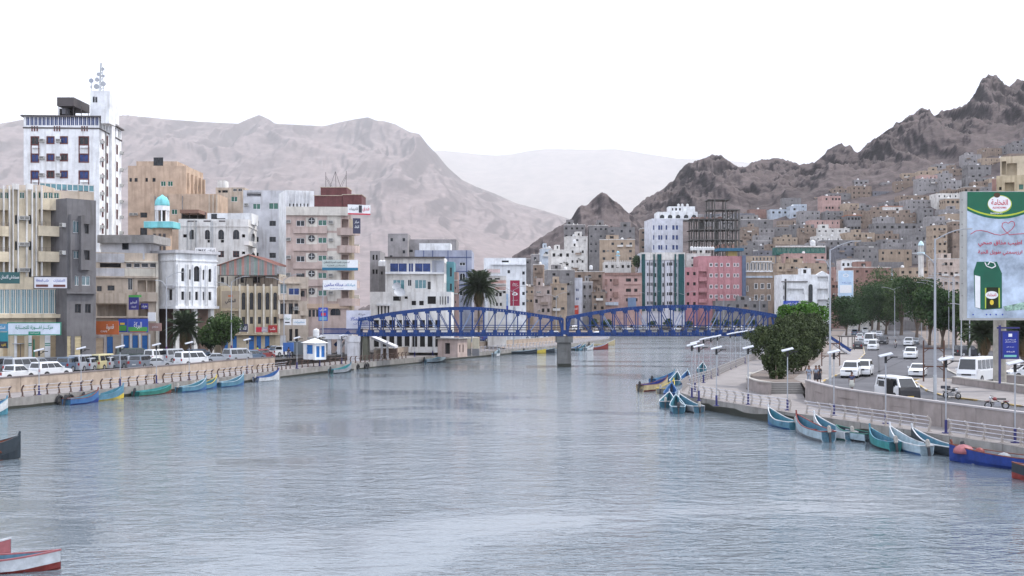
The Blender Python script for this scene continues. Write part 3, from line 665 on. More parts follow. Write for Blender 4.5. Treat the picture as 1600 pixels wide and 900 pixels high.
# 5 minaret
CY = plaster('turquoise_paint', (.2, .55, .58), .3)
t = thing('minaret', 'turquoise-domed minaret with white arcade and turquoise balcony', 'minaret', P(253.5, 393, 216))
mz = lambda y: (393 - y) * 216 / FP; s6 = 216 / FP
q = MB(); q.lathe([(1.32, mz(322)), (1.36, mz(320)), (1.25, mz(314)), (.85, mz(308.5)), (.35, mz(306.3)), (.05, mz(304))], CY, n=16); q.build('dome', t, smooth=True)
q = MB(); q.lathe([(1.36, mz(329)), (1.36, mz(322))], WHITE, n=16); q.build('drum', t)
for k in range(8):
    a = k * math.pi / 4 + .2; q = MB(); q.tube((1.15 * math.cos(a), 1.15 * math.sin(a), mz(347)), (1.15 * math.cos(a), 1.15 * math.sin(a), mz(329)), .14, WHITE, n=8); q.build('column', t)
q = MB(); q.lathe([(.55, mz(347)), (.55, mz(329))], DARK, n=10); q.build('core', t)
q = MB(); q.box((-2.7, -2.4, mz(357)), (2.7, 2.4, mz(347.5)), CY); q.box((-2.6, -2.3, mz(347.5)), (2.6, 2.3, mz(347)), WHITE); q.build('balcony', t)
q = MB(); q.prism([(1.8 * math.cos(a * math.pi / 4 + .39), 1.8 * math.sin(a * math.pi / 4 + .39)) for a in range(8)], -6, mz(357) - .004, BEIGE2); q.build('shaft', t)
for x in (-.9, .1, .95): q = MB(); q.box((x - .2, -1.95, -2), (x + .2, -1.6, mz(366)), DFRAME); q.build('slit_window', t)
# 6 cream building with balconies at the left edge (turned to the canal)
b = Bld('corner_building', 'cream four-storey building with white fins, deep balconies and green top windows', (-93, 162.7), (95, 173.8), 288.5, 14, CREAM)
b.grid('F', [(0.5, 6), (8, 13.5), (31, 38.5), (52, 55.5), (60.5, 67), (68.5, 74.5), (76, 83), (84.5, 92.5)], [(300.5, 310)], 'g')
b.grid('F', [(-8, 13.5), (60.5, 94)], [(328, 353), (369, 393), (409, 432)], 'void')
b.grid('F', [(23.5, 28), (45, 49.5)], [(336, 350), (377, 391), (419, 433)], 'dd')
for y in (341, 382, 422): b.ac('F', 33, y); b.ac('F', 39.5, y)
for x in (6, 15, 20.5, 28.5, 42, 50.5, 57, 65.5): b.part('fin', 'F', x - .8, 290, x + .8, 432, .004, .45, WHITEC)
for x0, x1 in ((20, 29.5), (41.5, 51.5)): b.part('arch_cap', 'F', x0, 287, x1, 296, .006, .5, WHITEC)
RAILD = paint('dark_rail', (.08, .06, .06), .6)
for y0, y1 in ((353, 369), (393, 409)):
    b.tray('F', 60.5, y0, 94.5, y1, .9, CREAM, rail=RAILD); b.tray('F', -8, y0, 14, y1, .6, CREAM, rail=RAILD)
b.part('gallery_slab', 'F', -60, 491, 105, 497, .01, 1.2, CREAM)
b.grid('F', [(-10 + k * 8.7, -2 + k * 8.7) for k in range(12)], [(452, 490)], 'pt')
b.grid('F', [(5, 12), (27, 38), (50, 62), (79, 88)], [(525, 560)], 's_beige')
b.part('white_panel', 'F', 22.5, 523, 26.5, 562, .005, .12, WHITE); b.part('white_panel', 'F', 44.5, 523, 49.5, 562, .005, .12, WHITE); b.part('white_panel', 'F', 70, 523, 78.5, 562, .005, .12, WHITE)
for x, w in ((44.5, 5), (70, 8.5)):
    b.part('green_stripe', 'F', x, 536, x + w, 537.4, .12, .14, INK_G); b.part('green_stripe', 'F', x, 538.8, x + w, 540.2, .12, .14, INK_G)
b.part('green_post', 'F', 52.5, 530, 54, 562, .005, .15, INK_G)
b.finish(); YC = b.yaw
rbox(b, 'roof_room', 10, 66, 289, 176, 5, BEIGE, 300)
signboard('white shop sign with green border and green Arabic lettering over beige shutters', 16, 505, 91, 522.5, 166.5, mat('sign_pale', (.6, .66, .74), .4), [('مركـــز لفـــوزة للتجـــارة', INK_G, .5, .62, .72, .42), ('block', INK_G, .39, -.02, .62, .26), ('للتجارة العامة', INK_W, .505, .12, .18, .12)], border=INK_G, yaw=0.2)
signboard('white sign with rows of dark lettering hanging below the cream balconies', 56.5, 433, 102, 450, 168, mat('sign_white', (.7, .7, .74), .4), [('مكتب المحاماة', INK_B, .25, .68, .38, .3), ('للاستشارات', INK_B, .76, .68, .36, .3), ('block', BFRAME, .05, .1, .42, .32), ('block', BFRAME, .58, .1, .95, .32), ('block', DFRAME, .2, 1.0, .75, 1.12)], border=DFRAME, yaw=0.3)
signboard('dark green sign with white lettering at the left edge above the glass gallery', -14, 425, 28, 443, 163, mat('sign_dgreen', (.03, .1, .1), .4), [('مستشفى الاسنان', INK_W, .68, .55, .6, .4)], yaw=0.3)
signboard('teal shop sign with a yellow-dotted black panel at the far left shopfront', -12, 519, 12, 544, 160, mat('sign_teal', (.02, .2, .24), .4), [('block', INK_K, .1, 0, 1, .42), ('كافيه', INK_Y, .75, .2, .3, .2)])
signboard('blue shop sign above the teal sign at the far left shopfront', -12, 506, 12, 518, 160, mat('sign_sky', (.08, .25, .4), .4), [('الملكية', INK_W, .6, .5, .5, .5)])
t = thing('bus_shelter', 'small metal framed kiosk with clear walls in front of the left shutters', 'kiosk', G(24, 565, ZL))
q = MB()
for x in (-1, 1):
    for y in (-.6, .6): q.box((x - .04, y - .04, 0), (x + .04, y + .04, 2.6), DFRAME)
q.build('posts', t); q = MB(); q.box((-1.15, -.75, 2.6), (1.15, .75, 2.7), STEEL); q.build('roof', t); q = MB(); q.box((-1, .58, .3), (1, .6, 2.4), GLASSP); q.build('glass_panel', t)
# 7 dark grey narrow building
b = Bld('narrow_building', 'narrow dark grey building with stacked projecting bays', (104.5, 171.5), (150, 175.3), 309.5, 9, GREYR)
b.op('F', 114, 345, 125, 364, 'p'); b.op('F', 133, 351, 138.5, 365, 'dd'); b.op('F', 115, 392, 124, 404, 'p'); b.op('F', 133, 392, 140, 406, 'dd')
b.grid('F', [(117, 123.5), (128, 141)], [(431, 446)], 'p'); b.op('F', 117, 475, 126.5, 489, 'dd'); b.op('F', 133, 475, 142, 489, 'dd')
b.part('bay', 'F', 110, 335, 112.5, 450, .004, .5, GREYR); b.part('bay', 'F', 126, 337, 130, 422, .005, .8, GREYR); b.part('bay_panel', 'F', 130, 366, 142, 391, .004, .7, GREYR); b.part('bay_panel', 'F', 112.5, 366, 124.5, 391, .004, .3, GREYR)
b.part('bay_top', 'F', 130, 337, 142, 350, .004, .7, GREYR); b.part('ledge', 'F', 104, 456, 150, 459, .004, .5, GREYR); b.part('bay_panel', 'F', 130, 407, 142, 422, .004, .7, GREYR)
b.grid('F', [(101, 111), (117, 127)], [(525, 560)], 's_cream'); b.ac('L', 101, 352); b.ac('L', 101, 395)
b.ops['F'] = [o for o in b.ops['F']]; b.finish()
b = Bld('rear_building', 'beige building with a green glass roof rail behind the dark grey one', (62, 186), (147, 190), 296, 8, BEIGE, parapet=.2)
q = MB()
for k in range(11): q.bar((b.W * k / 10, 0, b.H), (b.W * k / 10, 0, b.H + 1.1), .12, .12, WHITEC)
q.bar((0, 0, b.H + 1.1), (b.W, 0, b.H + 1.1), .12, .12, WHITEC); q.build('railing', b.t)
q = MB(); q.box((0, -.02, b.H + .1), (b.W, .02, b.H + 1), GLASST); q.build('green_panel', b.t); b.finish()
# ground-floor shutters under the grey building and beige block
b = Bld('shop_row', 'grey ground-floor shops with beige roller shutters under the narrow grey building', (97, 178.5), (166, 184), 503, 8, plaster('shop_grey', (.27, .25, .25), .3))
b.grid('F', [(101, 111), (117, 127)], [(525, 558)], 's_cream'); b.grid('F', [(135, 147), (149, 162)], [(528, 558)], 's_tan'); b.finish()
# 8 beige block with balconies and orange sign
b = Bld('apartment_building', 'beige block with open balconies above the orange and blue shop signs', (150, 187), (247, 191), 394, 11, BEIGE)
b.op('F', 156, 411, 189, 418, 'd'); b.grid('F', [(197, 206), (209, 219), (221, 232), (234, 246)], [(411, 418)], 'w0'); b.op('F', 200, 435, 207, 453, 'w'); b.grid('F', [(215, 228), (230, 243)], [(438, 456)], 'void')
b.op('F', 151.5, 447, 159, 455, 'dd'); b.op('F', 168, 446, 179, 454, 'dd'); b.op('F', 216, 476, 232, 494, 'void', deep=2.6); b.op('F', 152, 476, 198, 494, 'void', deep=2.6); pass
b.tray('F', 150, 458, 199, 474, 1.1, BEIGE, ref=150); b.tray('F', 214, 457, 246, 471, .9, BEIGE); b.part('ledge', 'F', 150, 432, 247, 434, .004, .5, BEIGE); b.part('ledge', 'F', 195, 408, 247.5, 410, .004, .5, CREAMW)
b.part('ledge', 'F', 150, 494, 240, 496.5, .004, 1.3, BEIGE); b.part('render_panel', 'F', 150, 396, 194.5, 410, .004, .04, GREYW); b.part('render_panel', 'F', 150, 419, 194.5, 431.5, .004, .04, GREYW); b.part('render_panel', 'F', 195, 419.5, 243, 431.5, .004, .06, CREAMW); b.part('corner_pier', 'F', 243.5, 410, 247.5, 556, .004, .3, CREAMW)
b.grid('F', [(193, 201.5), (207, 215.5), (222, 230.5)], [(524, 556)], 's_blue'); b.op('F', 167, 526, 176.5, 556, 's_blue')
for x in (189.5, 203, 217, 232): b.part('white_pier', 'F', x, 522, x + 3, 557, .004, .12, WHITE)
b.finish(); rbox(b, 'upper_floor', 158, 226, 371, 190, 8, GREYW, 396, [(191, 380, 201, 390)]); rbox(b, 'roof_slab', 152, 240, 367, 189.4, 9.5, CONC, 370)
signboard('orange shop sign with a white leaf emblem over the beige shutters', 147, 503, 184, 521.5, 180, mat('sign_orange', (.5, .13, .04), .45), [('قهوة', INK_W, .68, .55, .32, .5), ('CAFE', INK_W, .42, .2, .28, .14, False), ('block', INK_Y, .6, .25, .63, .45)], border=mat('sign_orange', (.5, .13, .04)))
SB = mat('sign_blue_print', (.03, .07, .38), .4); SGR = mat('sign_green_print', (.08, .35, .08), .4)
signboard('blue and green printed shop sign with white lettering above blue doors', 200, 498, 231, 519.5, 182, SB, [('block', SGR, .02, .08, .98, .4), ('البركة', INK_W, .5, .5, .4, .55), ('block', INK_R, .1, .03, .9, .1)])
signboard('blue sign with a green field between the orange sign and the white-lettered one', 185, 498, 199, 519, 182.6, SB, [('block', SGR, .05, .1, .9, .5), ('block', INK_Y, .2, .55, .7, .7)])
signboard('small purple-blue vertical sign with white lettering on the beige block', 201, 461, 216.5, 484, 184, mat('sign_navy', (.04, .035, .2), .4), [('block', SGR, 0, .85, 1.3, 1.0), ('السفير', INK_W, .5, .5, .7, .25), ('للسفريات', INK_W, .5, .2, .5, .15)])
signboard('small navy sign with white lettering beside the purple vertical sign', 220, 474, 231, 483, 185, mat('sign_navy', (.04, .035, .2)), [('سفريات', INK_W, .5, .5, .8, .6)])
signboard('blank white board hanging at the right corner of the beige block', 231, 488, 243, 502, 185, INK_W)
signboard('faded pink sign above the right end of the blue doors', 233, 505, 252, 517, 186, mat('sign_fpink', (.4, .25, .22), .6), [('مطعم', INK_W, .5, .5, .5, .4)])
# 9 white arched house over columns
b = Bld('white_arched_house', 'white Arab-style house with pointed arches on its bright side, raised on columns', (207, 197), (275, 189.5), 394, 8.2, WHITE, base=CZ + (HY - 480) * 190 / FP, roof=CONC)
b.bandm(b.H - .5, b.H + .001, .45, GREYW, 'cornice'); b.band('F', 408, 410, .14, WHITE, name='string_course'); b.bandm(-.25, .2, .3, WHITE, 'floor_slab')
a1 = b.D
for a, w, z0, z1, st in ((1.35, .62, 4.3, 6.5, 'dda'), (2.75, .4, 4.6, 6.3, 'dda'), (4.1, 1.25, 4.3, 6.9, 'dda'), (5.5, .4, 4.6, 6.3, 'dda'), (6.8, .62, 4.3, 6.5, 'dda')): b.opm('R', a - w / 2, z0, a + w / 2, z1, st)
for a, w in ((1.35, .6), (2.75, .35), (4.1, .6), (5.5, .35), (6.8, .6)): b.opm('R', a - w / 2, 1.2, a + w / 2, 2.6, 'dd')
for a in (.25, 2.0, 2.35, 3.3, 4.95, 5.9, 6.2, 7.95): b.pm('rib', 'R', a - .07, .25, a + .07, 7.1, .004, .22, WHITE)
b.bandm(3.4, 3.55, .12, WHITE, 'string_course'); b.op('F', 262, 452, 269, 469, 'd'); b.part('stepped_hood', 'F', 260, 446, 271, 450, .004, .3, GREYW); b.op('F', 227, 425, 237, 430, 'w0')
b.finish()
q = MB(); dk = mat('dark_stone', (.16, .11, .09))  # one even dark brown stone colour
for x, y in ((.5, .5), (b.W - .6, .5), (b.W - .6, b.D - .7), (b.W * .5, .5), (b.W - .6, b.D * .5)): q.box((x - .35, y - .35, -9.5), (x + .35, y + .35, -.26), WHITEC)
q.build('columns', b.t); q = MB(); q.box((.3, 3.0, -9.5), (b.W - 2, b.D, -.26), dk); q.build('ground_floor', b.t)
# 10 hall with striped gable on top of the arched sandstone building
t = thing('gabled_roof', 'red corrugated gable roof with striped front over an open steel frame', 'roof', P(389, 447, 203))
d_ = 203; L_ = lambda px, py: ((px - 389) * d_ / FP, (447 - py) * d_ / FP)
STR = [mat('sheet_pink', (.42, .22, .19), .6, .1), mat('sheet_grey', (.27, .27, .26), .6, .1), mat('sheet_green', (.2, .27, .24), .6, .1)]
q = MB(); n = 46; x0, x1 = L_(342, 0)[0], L_(433, 0)[0]; zb = L_(0, 430)[1]; zp = L_(0, 398.5)[1]; ze = L_(0, 415)[1]; xp = L_(389, 0)[0]
for k in range(n):
    a, c = lerp(x0, x1, k / n), lerp(x0, x1, (k + 1) / n); h0 = lambda x: lerp(ze, zp, 1 - abs(x - xp) / ((xp - x0) if x < xp else (x1 - xp)))
    q.slab([(a, zb), (c - .03, zb), (c - .03, h0(c - .03)), (a, h0(a))], -.04 * (k % 2), .06, STR[(k // 2) % 3 if k % 5 else 1])
tag(q.build('gable_sheeting', t), kind='stuff')
RR = mat('red_roof_sheet', (.36, .17, .13), .6, .1, .2)
for sx, xe in ((-1, x0 - .3), (1, x1 + .3)):
    q = MB(); m_ = 20
    for k in range(m_):
        y0, y1 = lerp(-.4, 13, k / m_), lerp(-.4, 13, (k + 1) / m_)
        dz = .05 * (k % 2); q.add([(xp, y0, zp + .1 + dz), (xp, y1, zp + .1 + dz), (xe, y1, ze + .05 + dz), (xe, y0, ze + .05 + dz), (xp, y0, zp + .03), (xp, y1, zp + .03), (xe, y1, ze - .02), (xe, y0, ze - .02)], [(0, 1, 2, 3), (4, 7, 6, 5), (0, 3, 7, 4), (1, 5, 6, 2), (3, 2, 6, 7)], RR)
    q.build('roof_slope', t)
for x in (x0, lerp(x0, x1, .33), lerp(x0, x1, .66), x1):
    for y in (0.1, 6, 12): q = MB(); q.tube((x, y, -3), (x, y, zb), .1, DFRAME, n=6); q.build('steel_post', t)
q = MB(); q.bar((x0, .1, zb), (x1, .1, zb), .15, .2, DFRAME); q.bar((x0, 12, zb), (x1, 12, zb), .15, .2, DFRAME); q.build('beam', t)
b = Bld('apartment_building', 'plain white building seen under the gabled roof behind the sandstone arches', (340, 216), (436, 216), 428, 9, CREAMW)
b.grid('F', [(345, 350), (376, 381), (396, 406), (420, 428)], [(433, 442)], 'dd'); b.finish()
b = Bld('arched_shop_building', 'sand-coloured two-storey building with five tall narrow arches and fins', (345, 199), (437, 203), 446.5, 10, SANDST)
for x in (380.6, 393, 405.5, 418, 430): b.op('F', x - 3, 457, x + 3, 484, 'dda'); b.op('F', x - 2.6, 495, x + 2.6, 506, 'dd')
for x in (374.5, 387, 399, 412, 424, 436): b.part('fin', 'F', x - 1.2, 444, x + 1.2, 521, .004, .6, CREAMW)
b.grid('F', [(350, 356), (363.5, 370), (389, 397), (401, 408), (414, 421)], [(525, 548)], 's_blue'); b.op('F', 391, 502, 397, 521, 'dda'); b.part('ledge', 'F', 345, 484, 372, 486, .004, .8, SANDST); b.part('ledge', 'F', 345, 521.5, 437, 523.5, .004, .9, SANDST)
b.finish()
signboard('brown-grey wall sign with a crown emblem left of the sandstone arches', 346, 454.5, 374, 482, 196, mat('sign_taupe', (.33, .27, .2), .7), [('الملكي', INK_K, .5, .4, .6, .3), ('block', mat('sign_orange', (.5, .13, .04)), .38, .66, .62, .76)])
signboard('dark sign with white lettering beneath the sandstone arches', 369, 506, 387, 518.5, 196, mat('sign_dk', (.05, .05, .09), .5), [('الاتصالات', INK_W, .5, .5, .8, .5)])
signboard('small red shop sign below the sandstone arches at the corner', 419, 508, 433, 519.5, 197, mat('sign_red', (.35, .03, .03), .5), [('مكتب', INK_W, .5, .5, .6, .5)])
signboard('grey and red sign strip between the dark sign and the red sign', 400, 511, 418, 519, 197, mat('sign_grey', (.4, .35, .38), .5), [('block', INK_R, 0, 0, .5, 1), ('محل', INK_W, .7, .5, .4, .5)])
# 11 small balcony building beside the pink-beige block
b = Bld('apartment_building', 'narrow beige building with stacked balconies between sandstone arches and pink-beige flats', (436, 203), (482, 206), 432, 9, BEIGE)
b.op('F', 451, 450, 468, 461, 'blue'); b.op('F', 438, 444, 448, 459, 'p'); b.grid('F', [(438, 447), (451, 458), (460, 466)], [(474, 491)], 'dd'); b.grid('F', [(452, 457), (461, 466)], [(514, 535)], 'dd'); b.ac('F', 458, 464); b.ac('F', 461, 482)
b.tray('F', 436, 461, 470, 469, .9, BEIGE); b.tray('F', 436, 491, 470, 498, .9, BEIGE); b.part('ledge', 'F', 436, 440, 470, 443, .004, .7, BEIGE); b.tray('F', 469, 486, 481, 493, 1., BEIGE)
b.op('F', 470, 451, 480, 470, 'void'); b.op('F', 438, 524, 447, 548, 's_white'); b.finish()
signboard('white shop sign on the balcony building right of the sandstone arches', 443, 491, 455, 508, 199, INK_W, [('صيدلية', INK_G, .5, .6, .7, .25), ('block', INK_K, .2, .2, .8, .3)])
signboard('long white sign with pale blue lettering beside the white shop sign', 457, 498.5, 478, 508, 199.5, INK_W, [('مختبرات', mat('ink_sky', (.15, .35, .5)), .5, .5, .8, .5)])
# 12 six-storey pink-beige flats
b = Bld('balcony_apartments', 'six-storey pink-beige flats with round windows and curved corner balconies', (447, 206), (545, 207), 323, 10, PINKB)
rowz = [344.5, 372, 400, 427, 454.5]
CRM = plaster('off_white_render', (.6, .56, .5), .25)
for k, y in enumerate(rowz):
    b.op('F', 463, y, 476, y + 9, 'w' if k < 3 else 'dd'); b.op('F', 497, y - 1, 510.5, y + 8, 'g'); b.op('F', 526 - 11.5, y - 1, 519, y + 4.5, 'd'); b.op('F', 534, y - 2, 544, y + 11, 'void', deep=1.2)
    if k < 5:
        b.part('spandrel', 'F', 458, y + 10.5, 511, y + 20, .006, .35, PINKB); b.part('panel', 'F', 511.5, y - 8, 532.5, y + 16, .003, .03, CRM); b.part('panel', 'F', 478, y - 4.5, 496, y + 9.8, .003, .035, CRM)
    a, z = b.az('F', 487, y + .5); t_ = b.t; q = MB()
    for r0, r1 in ((.62, .5),):
        vs = []; fs = []
        for j in range(16):
            an = j * math.pi / 8
            for r in (r0, r1): vs.append((a + r * math.cos(an), -.12, z + r * math.sin(an)))
        for j in range(16): fs.append((2 * j, 2 * ((j + 1) % 16), 2 * ((j + 1) % 16) + 1, 2 * j + 1))
        q.add(vs, fs, DFRAME)
    q.tube((a, -.05, z), (a, -.1, z), .5, GLASS, n=16); q.bar((a - .5, -.13, z), (a + .5, -.13, z), .06, .06, WFRAME); q.bar((a, -.13, z - .5), (a, -.13, z + .5), .06, .06, WFRAME); q.build('round_window', b.t)
    b.ac('F', 517, y + 3); b.ac('F', 451, y + 2)
    # curved corner balcony
    q = MB(); z1 = b.az('F', 545, y + 12)[1]; z0 = b.az('F', 545, y + 22)[1]; cx, cy = b.W - .2, 1.2; pts = []; pin = []
    for j in range(9):
        an = math.radians(-150 + 130 * j / 8); pts.append((cx + 2.3 * math.cos(an), cy + 2.3 * math.sin(an))); pin.append((cx + 2.15 * math.cos(an), cy + 2.15 * math.sin(an)))
    for j in range(8):
        q.prism([pts[j], pts[j + 1], pin[j + 1], pin[j]], z0, z1, PINKB)
    q.prism(pts + [(cx, cy)], z0 - .15, z0 - .002, PINKB); q.build('balcony', b.t)
b.op('F', 466, 484, 470, 492, 'd'); b.grid('F', [(482, 486), (488, 492), (494, 498)], [(484, 495)], 'dd'); b.op('F', 516, 481, 532, 493, 'dda'); b.op('F', 454, 520, 476, 548, 's_brown'); b.op('F', 489, 523, 513, 548, 's_grey')
b.part('attic_band', 'F', 447, 323, 543.5, 336.5, .004, .5, CRM); b.part('lower_band', 'F', 470, 474.5, 545, 482, .004, .5, BEIGE2)
for k, y in enumerate(rowz):
    z0 = b.az('F', 545, y + 9)[1]
    for a, w in ((2.2, .9), (4.0, .8), (6.3, 1.), (8.4, .8)): b.opm('R', a - w / 2, z0, a + w / 2, z0 + 1.7, 'w' if a < 5 else 'void')
    b.pm('ledge', 'R', 1.6, z0 - .5, 9, z0 - .25, .004, .6, CREAM)
for a in (1.3, 3.1, 5.2, 7.4, 9.4): b.pm('pilaster', 'R', a - .16, 6, a + .16, b.H - 2, .003, .55, CREAM)
for y in (376, 404, 458):
    z0 = b.az('F', 545, y + 10)[1]; b.pm('balcony', 'R', 7.6, z0 - .4, 9.8, z0 + .9, .6, 1.5, CRM)
b.finish()
MRN = mat('maroon_sheet', (.13, .045, .045), .6, .1, .2, 1, .3)
for x0, x1, y0, d0, dp in ((501, 542, 293, 209, 6), (491, 534, 306, 208.2, 8), (535, 565, 304.5, 208.5, 6)):
    q = MB(); z0 = CZ + (HY - 325) * d0 / FP; z1 = CZ + (HY - y0) * d0 / FP; xa, xb = (x0 - 800) * d0 / FP, (x1 - 800) * d0 / FP
    n = int((xb - xa) / .3)
    for k in range(n): q.box((lerp(xa, xb, k / n), d0 + .03 * (k % 2), z0), (lerp(xa, xb, (k + 1) / n), d0 + dp, z1 - .01 * (k % 2)), MRN)
    q.box((xa - .1, d0 - .1, z1), (xb + .1, d0 + dp + .1, z1 + .12), BEIGE)
    o = q.build('maroon_roof_shed', b.t); bpy.context.view_layer.update(); o.matrix_parent_inverse = b.t.matrix_world.inverted()
for px, y0, y1 in ((509, 269, 293), (541, 267, 293)):
    t = thing('antenna_pole', 'thin guyed antenna pole %s of the pair on the maroon roof shed' % ('left' if px < 520 else 'right'), 'antenna', P(px, y1, 211)); q = MB(); q.tube((0, 0, 0), (0, 0, (y1 - y0) * 211 / FP), .045, DFRAME, n=5); q.build('pole', t)
    q = MB(); q.tube((0, 0, (y1 - y0) * .09), (1.2 if px < 520 else -1.2, 0, .1), .03, DFRAME, n=4); q.tube((0, 0, (y1 - y0) * .075), (.9 if px < 520 else -.9, .3, .1), .03, DFRAME, n=4); q.build('guy_wire', t)
t = thing('antenna_pole', 'tripod antenna between the two guyed poles on the maroon roof', 'antenna', P(524, 293, 211)); q = MB(); hh = 25 * 211 / FP
for x, y in ((-1.0, 0), (1.0, 0), (0, .8)): q.tube((x, y, 0), (0, 0, hh), .035, DFRAME, n=4)
q.build('legs', t)
signboard('white, black and red rooftop advertising board on the corner of the pink-beige flats', 544.5, 320, 578, 335.5, 204, INK_W, [('block', INK_K, .48, .2, .62, .95), ('فندق', INK_R, .8, .6, .3, .5), ('الكترونيات', INK_K, .25, .55, .4, .35), ('block', INK_R, 0, 0, 1, .14)], yaw=.35)
signboard('dark vertical sign with dotted lettering high on the pink-beige corner', 552, 341, 563, 365, 203, mat('sign_dk', (.05, .05, .09)), [('مركز', INK_W, .5, .75, .6, .2), ('الشفاء', INK_W, .5, .45, .6, .2)], yaw=.35)
signboard('grey-green clinic sign with blue strip on the pink-beige flats, upper of two', 504, 406, 559, 422.5, 203, mat('sign_ggreen', (.45, .5, .47), .4), [('block', mat('sign_petrol', (.03, .15, .25)), 0, 0, 1, .26), ('المختبرات الطبية الحديثة للتحاليل', INK_K, .4, .76, .72, .22), ('للتحاليل الطبية', INK_K, .38, .45, .5, .16), ('block', INK_W, .7, .26, 1, 1)], yaw=.12)
signboard('white doctor sign with bold blue lettering on the pink-beige flats, lower of two', 505, 437.5, 557, 453, 203, INK_W, [('د. عبدالله سالمين', INK_B, .37, .5, .66, .42), ('أخصائي طب الاطفال', INK_B, .4, .14, .4, .14), ('عيادة', mat('ink_sky', (.15, .35, .5)), .84, .5, .24, .35)], yaw=.12)
signboard('blue and red advertising board on a lamp post before the pink-beige flats', 497.5, 480.5, 512, 501.5, 196, SB, [('block', INK_R, .3, .4, .8, .6), ('شاي', INK_W, .5, .82, .7, .2), ('block', mat('ink_sky', (.15, .35, .5)), .1, .05, .9, .3)])
signboard('large pale banner with faint dark lettering behind the left bridge end', 541, 485, 579, 513.5, 200, mat('sign_lilac', (.55, .55, .62), .5), [('قلعة المكلا', INK_B, .55, .55, .75, .2), ('للاتصالات', INK_B, .6, .3, .6, .14), ('هيئة', INK_K, .65, .78, .3, .14)])
# ------------------------------------------------------------------ left quay, promenade, road
def wall_run(name, label, poly, z0, z1, th, m, seg=6., cap=None, cat='wall', gap=.025, part='wall_panel', kind=None):
    """wall along a plan polyline, one panel object per section"""
    t = thing(name, label, cat, (poly[0].x, poly[0].y, z0)) if kind is None else link(name, None, None, loc=(poly[0].x, poly[0].y, z0), kind=kind, label=label)
    pts = walk(poly, seg); pts.append((poly[-1], None)); o = Vector((poly[0].x, poly[0].y)); cp = MB()
    for (p, _), (q, _) in zip(pts, pts[1:]):
        d = q - p
        if d.length < .3: continue
        u = d.normalized(); n = Vector((-u.y, u.x)) * th; a = p + u * gap - o; c = q - u * gap - o
        b = MB(); b.prism([a, c, c + n, a + n] if th > 0 else [a + n, c + n, c, a], 0, z1 - z0, m); b.build(part, t)
        if cap:
            e = n.normalized() * .06; A, B = p - o, q - o; k = [A - e, B - e, B + n + e, A + n + e]
            cp.prism(k if th > 0 else k[::-1], z1 - z0, z1 - z0 + .12, cap)
    if cap: cp.build('coping', t)
    return t
wall_run('quay_wall', None, QL, -1.5, ZQ - .01, 1.2, QCONC, 5.5, kind='structure')
strip('promenade', offset(QL, .0), offset(QL, 6.05), ZQ, PAVE)
QLw = [p for p in QL if p.y < 184]; LW = offset(QL, 5.7)
lw1 = [p for p in LW if p.y < 168] + [Vector((-35.5, 172.5))]
wall_run('retaining_wall', 'long beige retaining wall between the left promenade and the car park', lw1, ZQ, ZL + .5, .4, WALLB, 7.5, cap=mat('dark_coping', (.16, .14, .14)))
lw2 = [p for p in LW if p.y > 205][:8]
wall_run('retaining_wall', 'beige retaining wall beyond the footbridge on the left bank', [Vector((-24.0, 203))] + lw2, ZQ, ZL + .6, .4, WALLB, 7.5, cap=KERB)
strip('road', offset(QL, 6.3), offset(QL, 52), ZL + .004, ASPHL)
# railings
RUST = mat('rusty_steel', (.13, .085, .07), .8, .2, .4, 2); RAILW = paint('pale_rail', (.42, .42, .46), .5)
def post_mesh(name, m, side):
    b = MB(); s = side
    prof = [(0, 0), (.02 * s, .3), (-.1 * s, .62), (-.02 * s, .92), (.2 * s, 1.12)]
    for (a, z), (c, w) in zip(prof, prof[1:]): b.bar((a, 0, z), (c, 0, w), .07, .16, m, up=(1, 0, 0))
    b.box((-.16, -.1, 0), (.16, .1, .06), m); return b.mesh(name)
def railing(label, poly, z, post, side, rails, rm, step=1.65, gaps=()):
    pts = walk(poly, step); t = thing('railing', label, 'railing', (pts[0][0].x, pts[0][0].y, z)); o = pts[0][0]
    for k, (p, u) in enumerate(pts):
        link('post', post, t, loc=(p.x - o.x, p.y - o.y, 0), rz=math.atan2(u.y, u.x) - math.pi / 2)
    for dx, h in rails:
        b = MB()
        for k, ((p, u), (q, w)) in enumerate(zip(pts, pts[1:])):
            if k % 7 in gaps:
                if b.v: b.build('rail', t); b = MB()
                continue
            n = Vector((u.y, -u.x)) * dx; n2 = Vector((w.y, -w.x)) * dx
            b.tube((p.x - o.x + n.x, p.y - o.y + n.y, h), (q.x - o.x + n2.x, q.y - o.y + n2.y, h), .028, rm, n=5)
        if b.v: b.build('rail', t)
    return t
PL = post_mesh('post', RUST, 1); PLW = post_mesh('post', RAILW, 1); PR = post_mesh('post', mat('pale_post', (.4, .36, .33), .7, 0, .25, 3), -1)
edge = offset(QL, .45)
railing('long railing of rusty curved posts with pale rails along the left quay', [p for p in edge if 75 < p.y < 168] + [Vector((-32.7, 171))], ZQ, PL, 1, ((.2, 1.08), (-.0, .72), (-.05, .45)), RAILW, gaps=(5,))
railing('row of rusty curved posts and rails on the left quay near the footbridge', [Vector((-32.2, 172)), Vector((-25.0, 190.6)), Vector((-19, 208))], ZQ, PL, 1, ((.2, 1.08), (0, .7)), RUST)
railing('pale railing along the left quay beyond the footbridge', [p for p in edge if p.y > 215][:5], ZQ, PLW, 1, ((.2, 1.08), (0, .7), (0, .4)), RAILW, step=2.2)
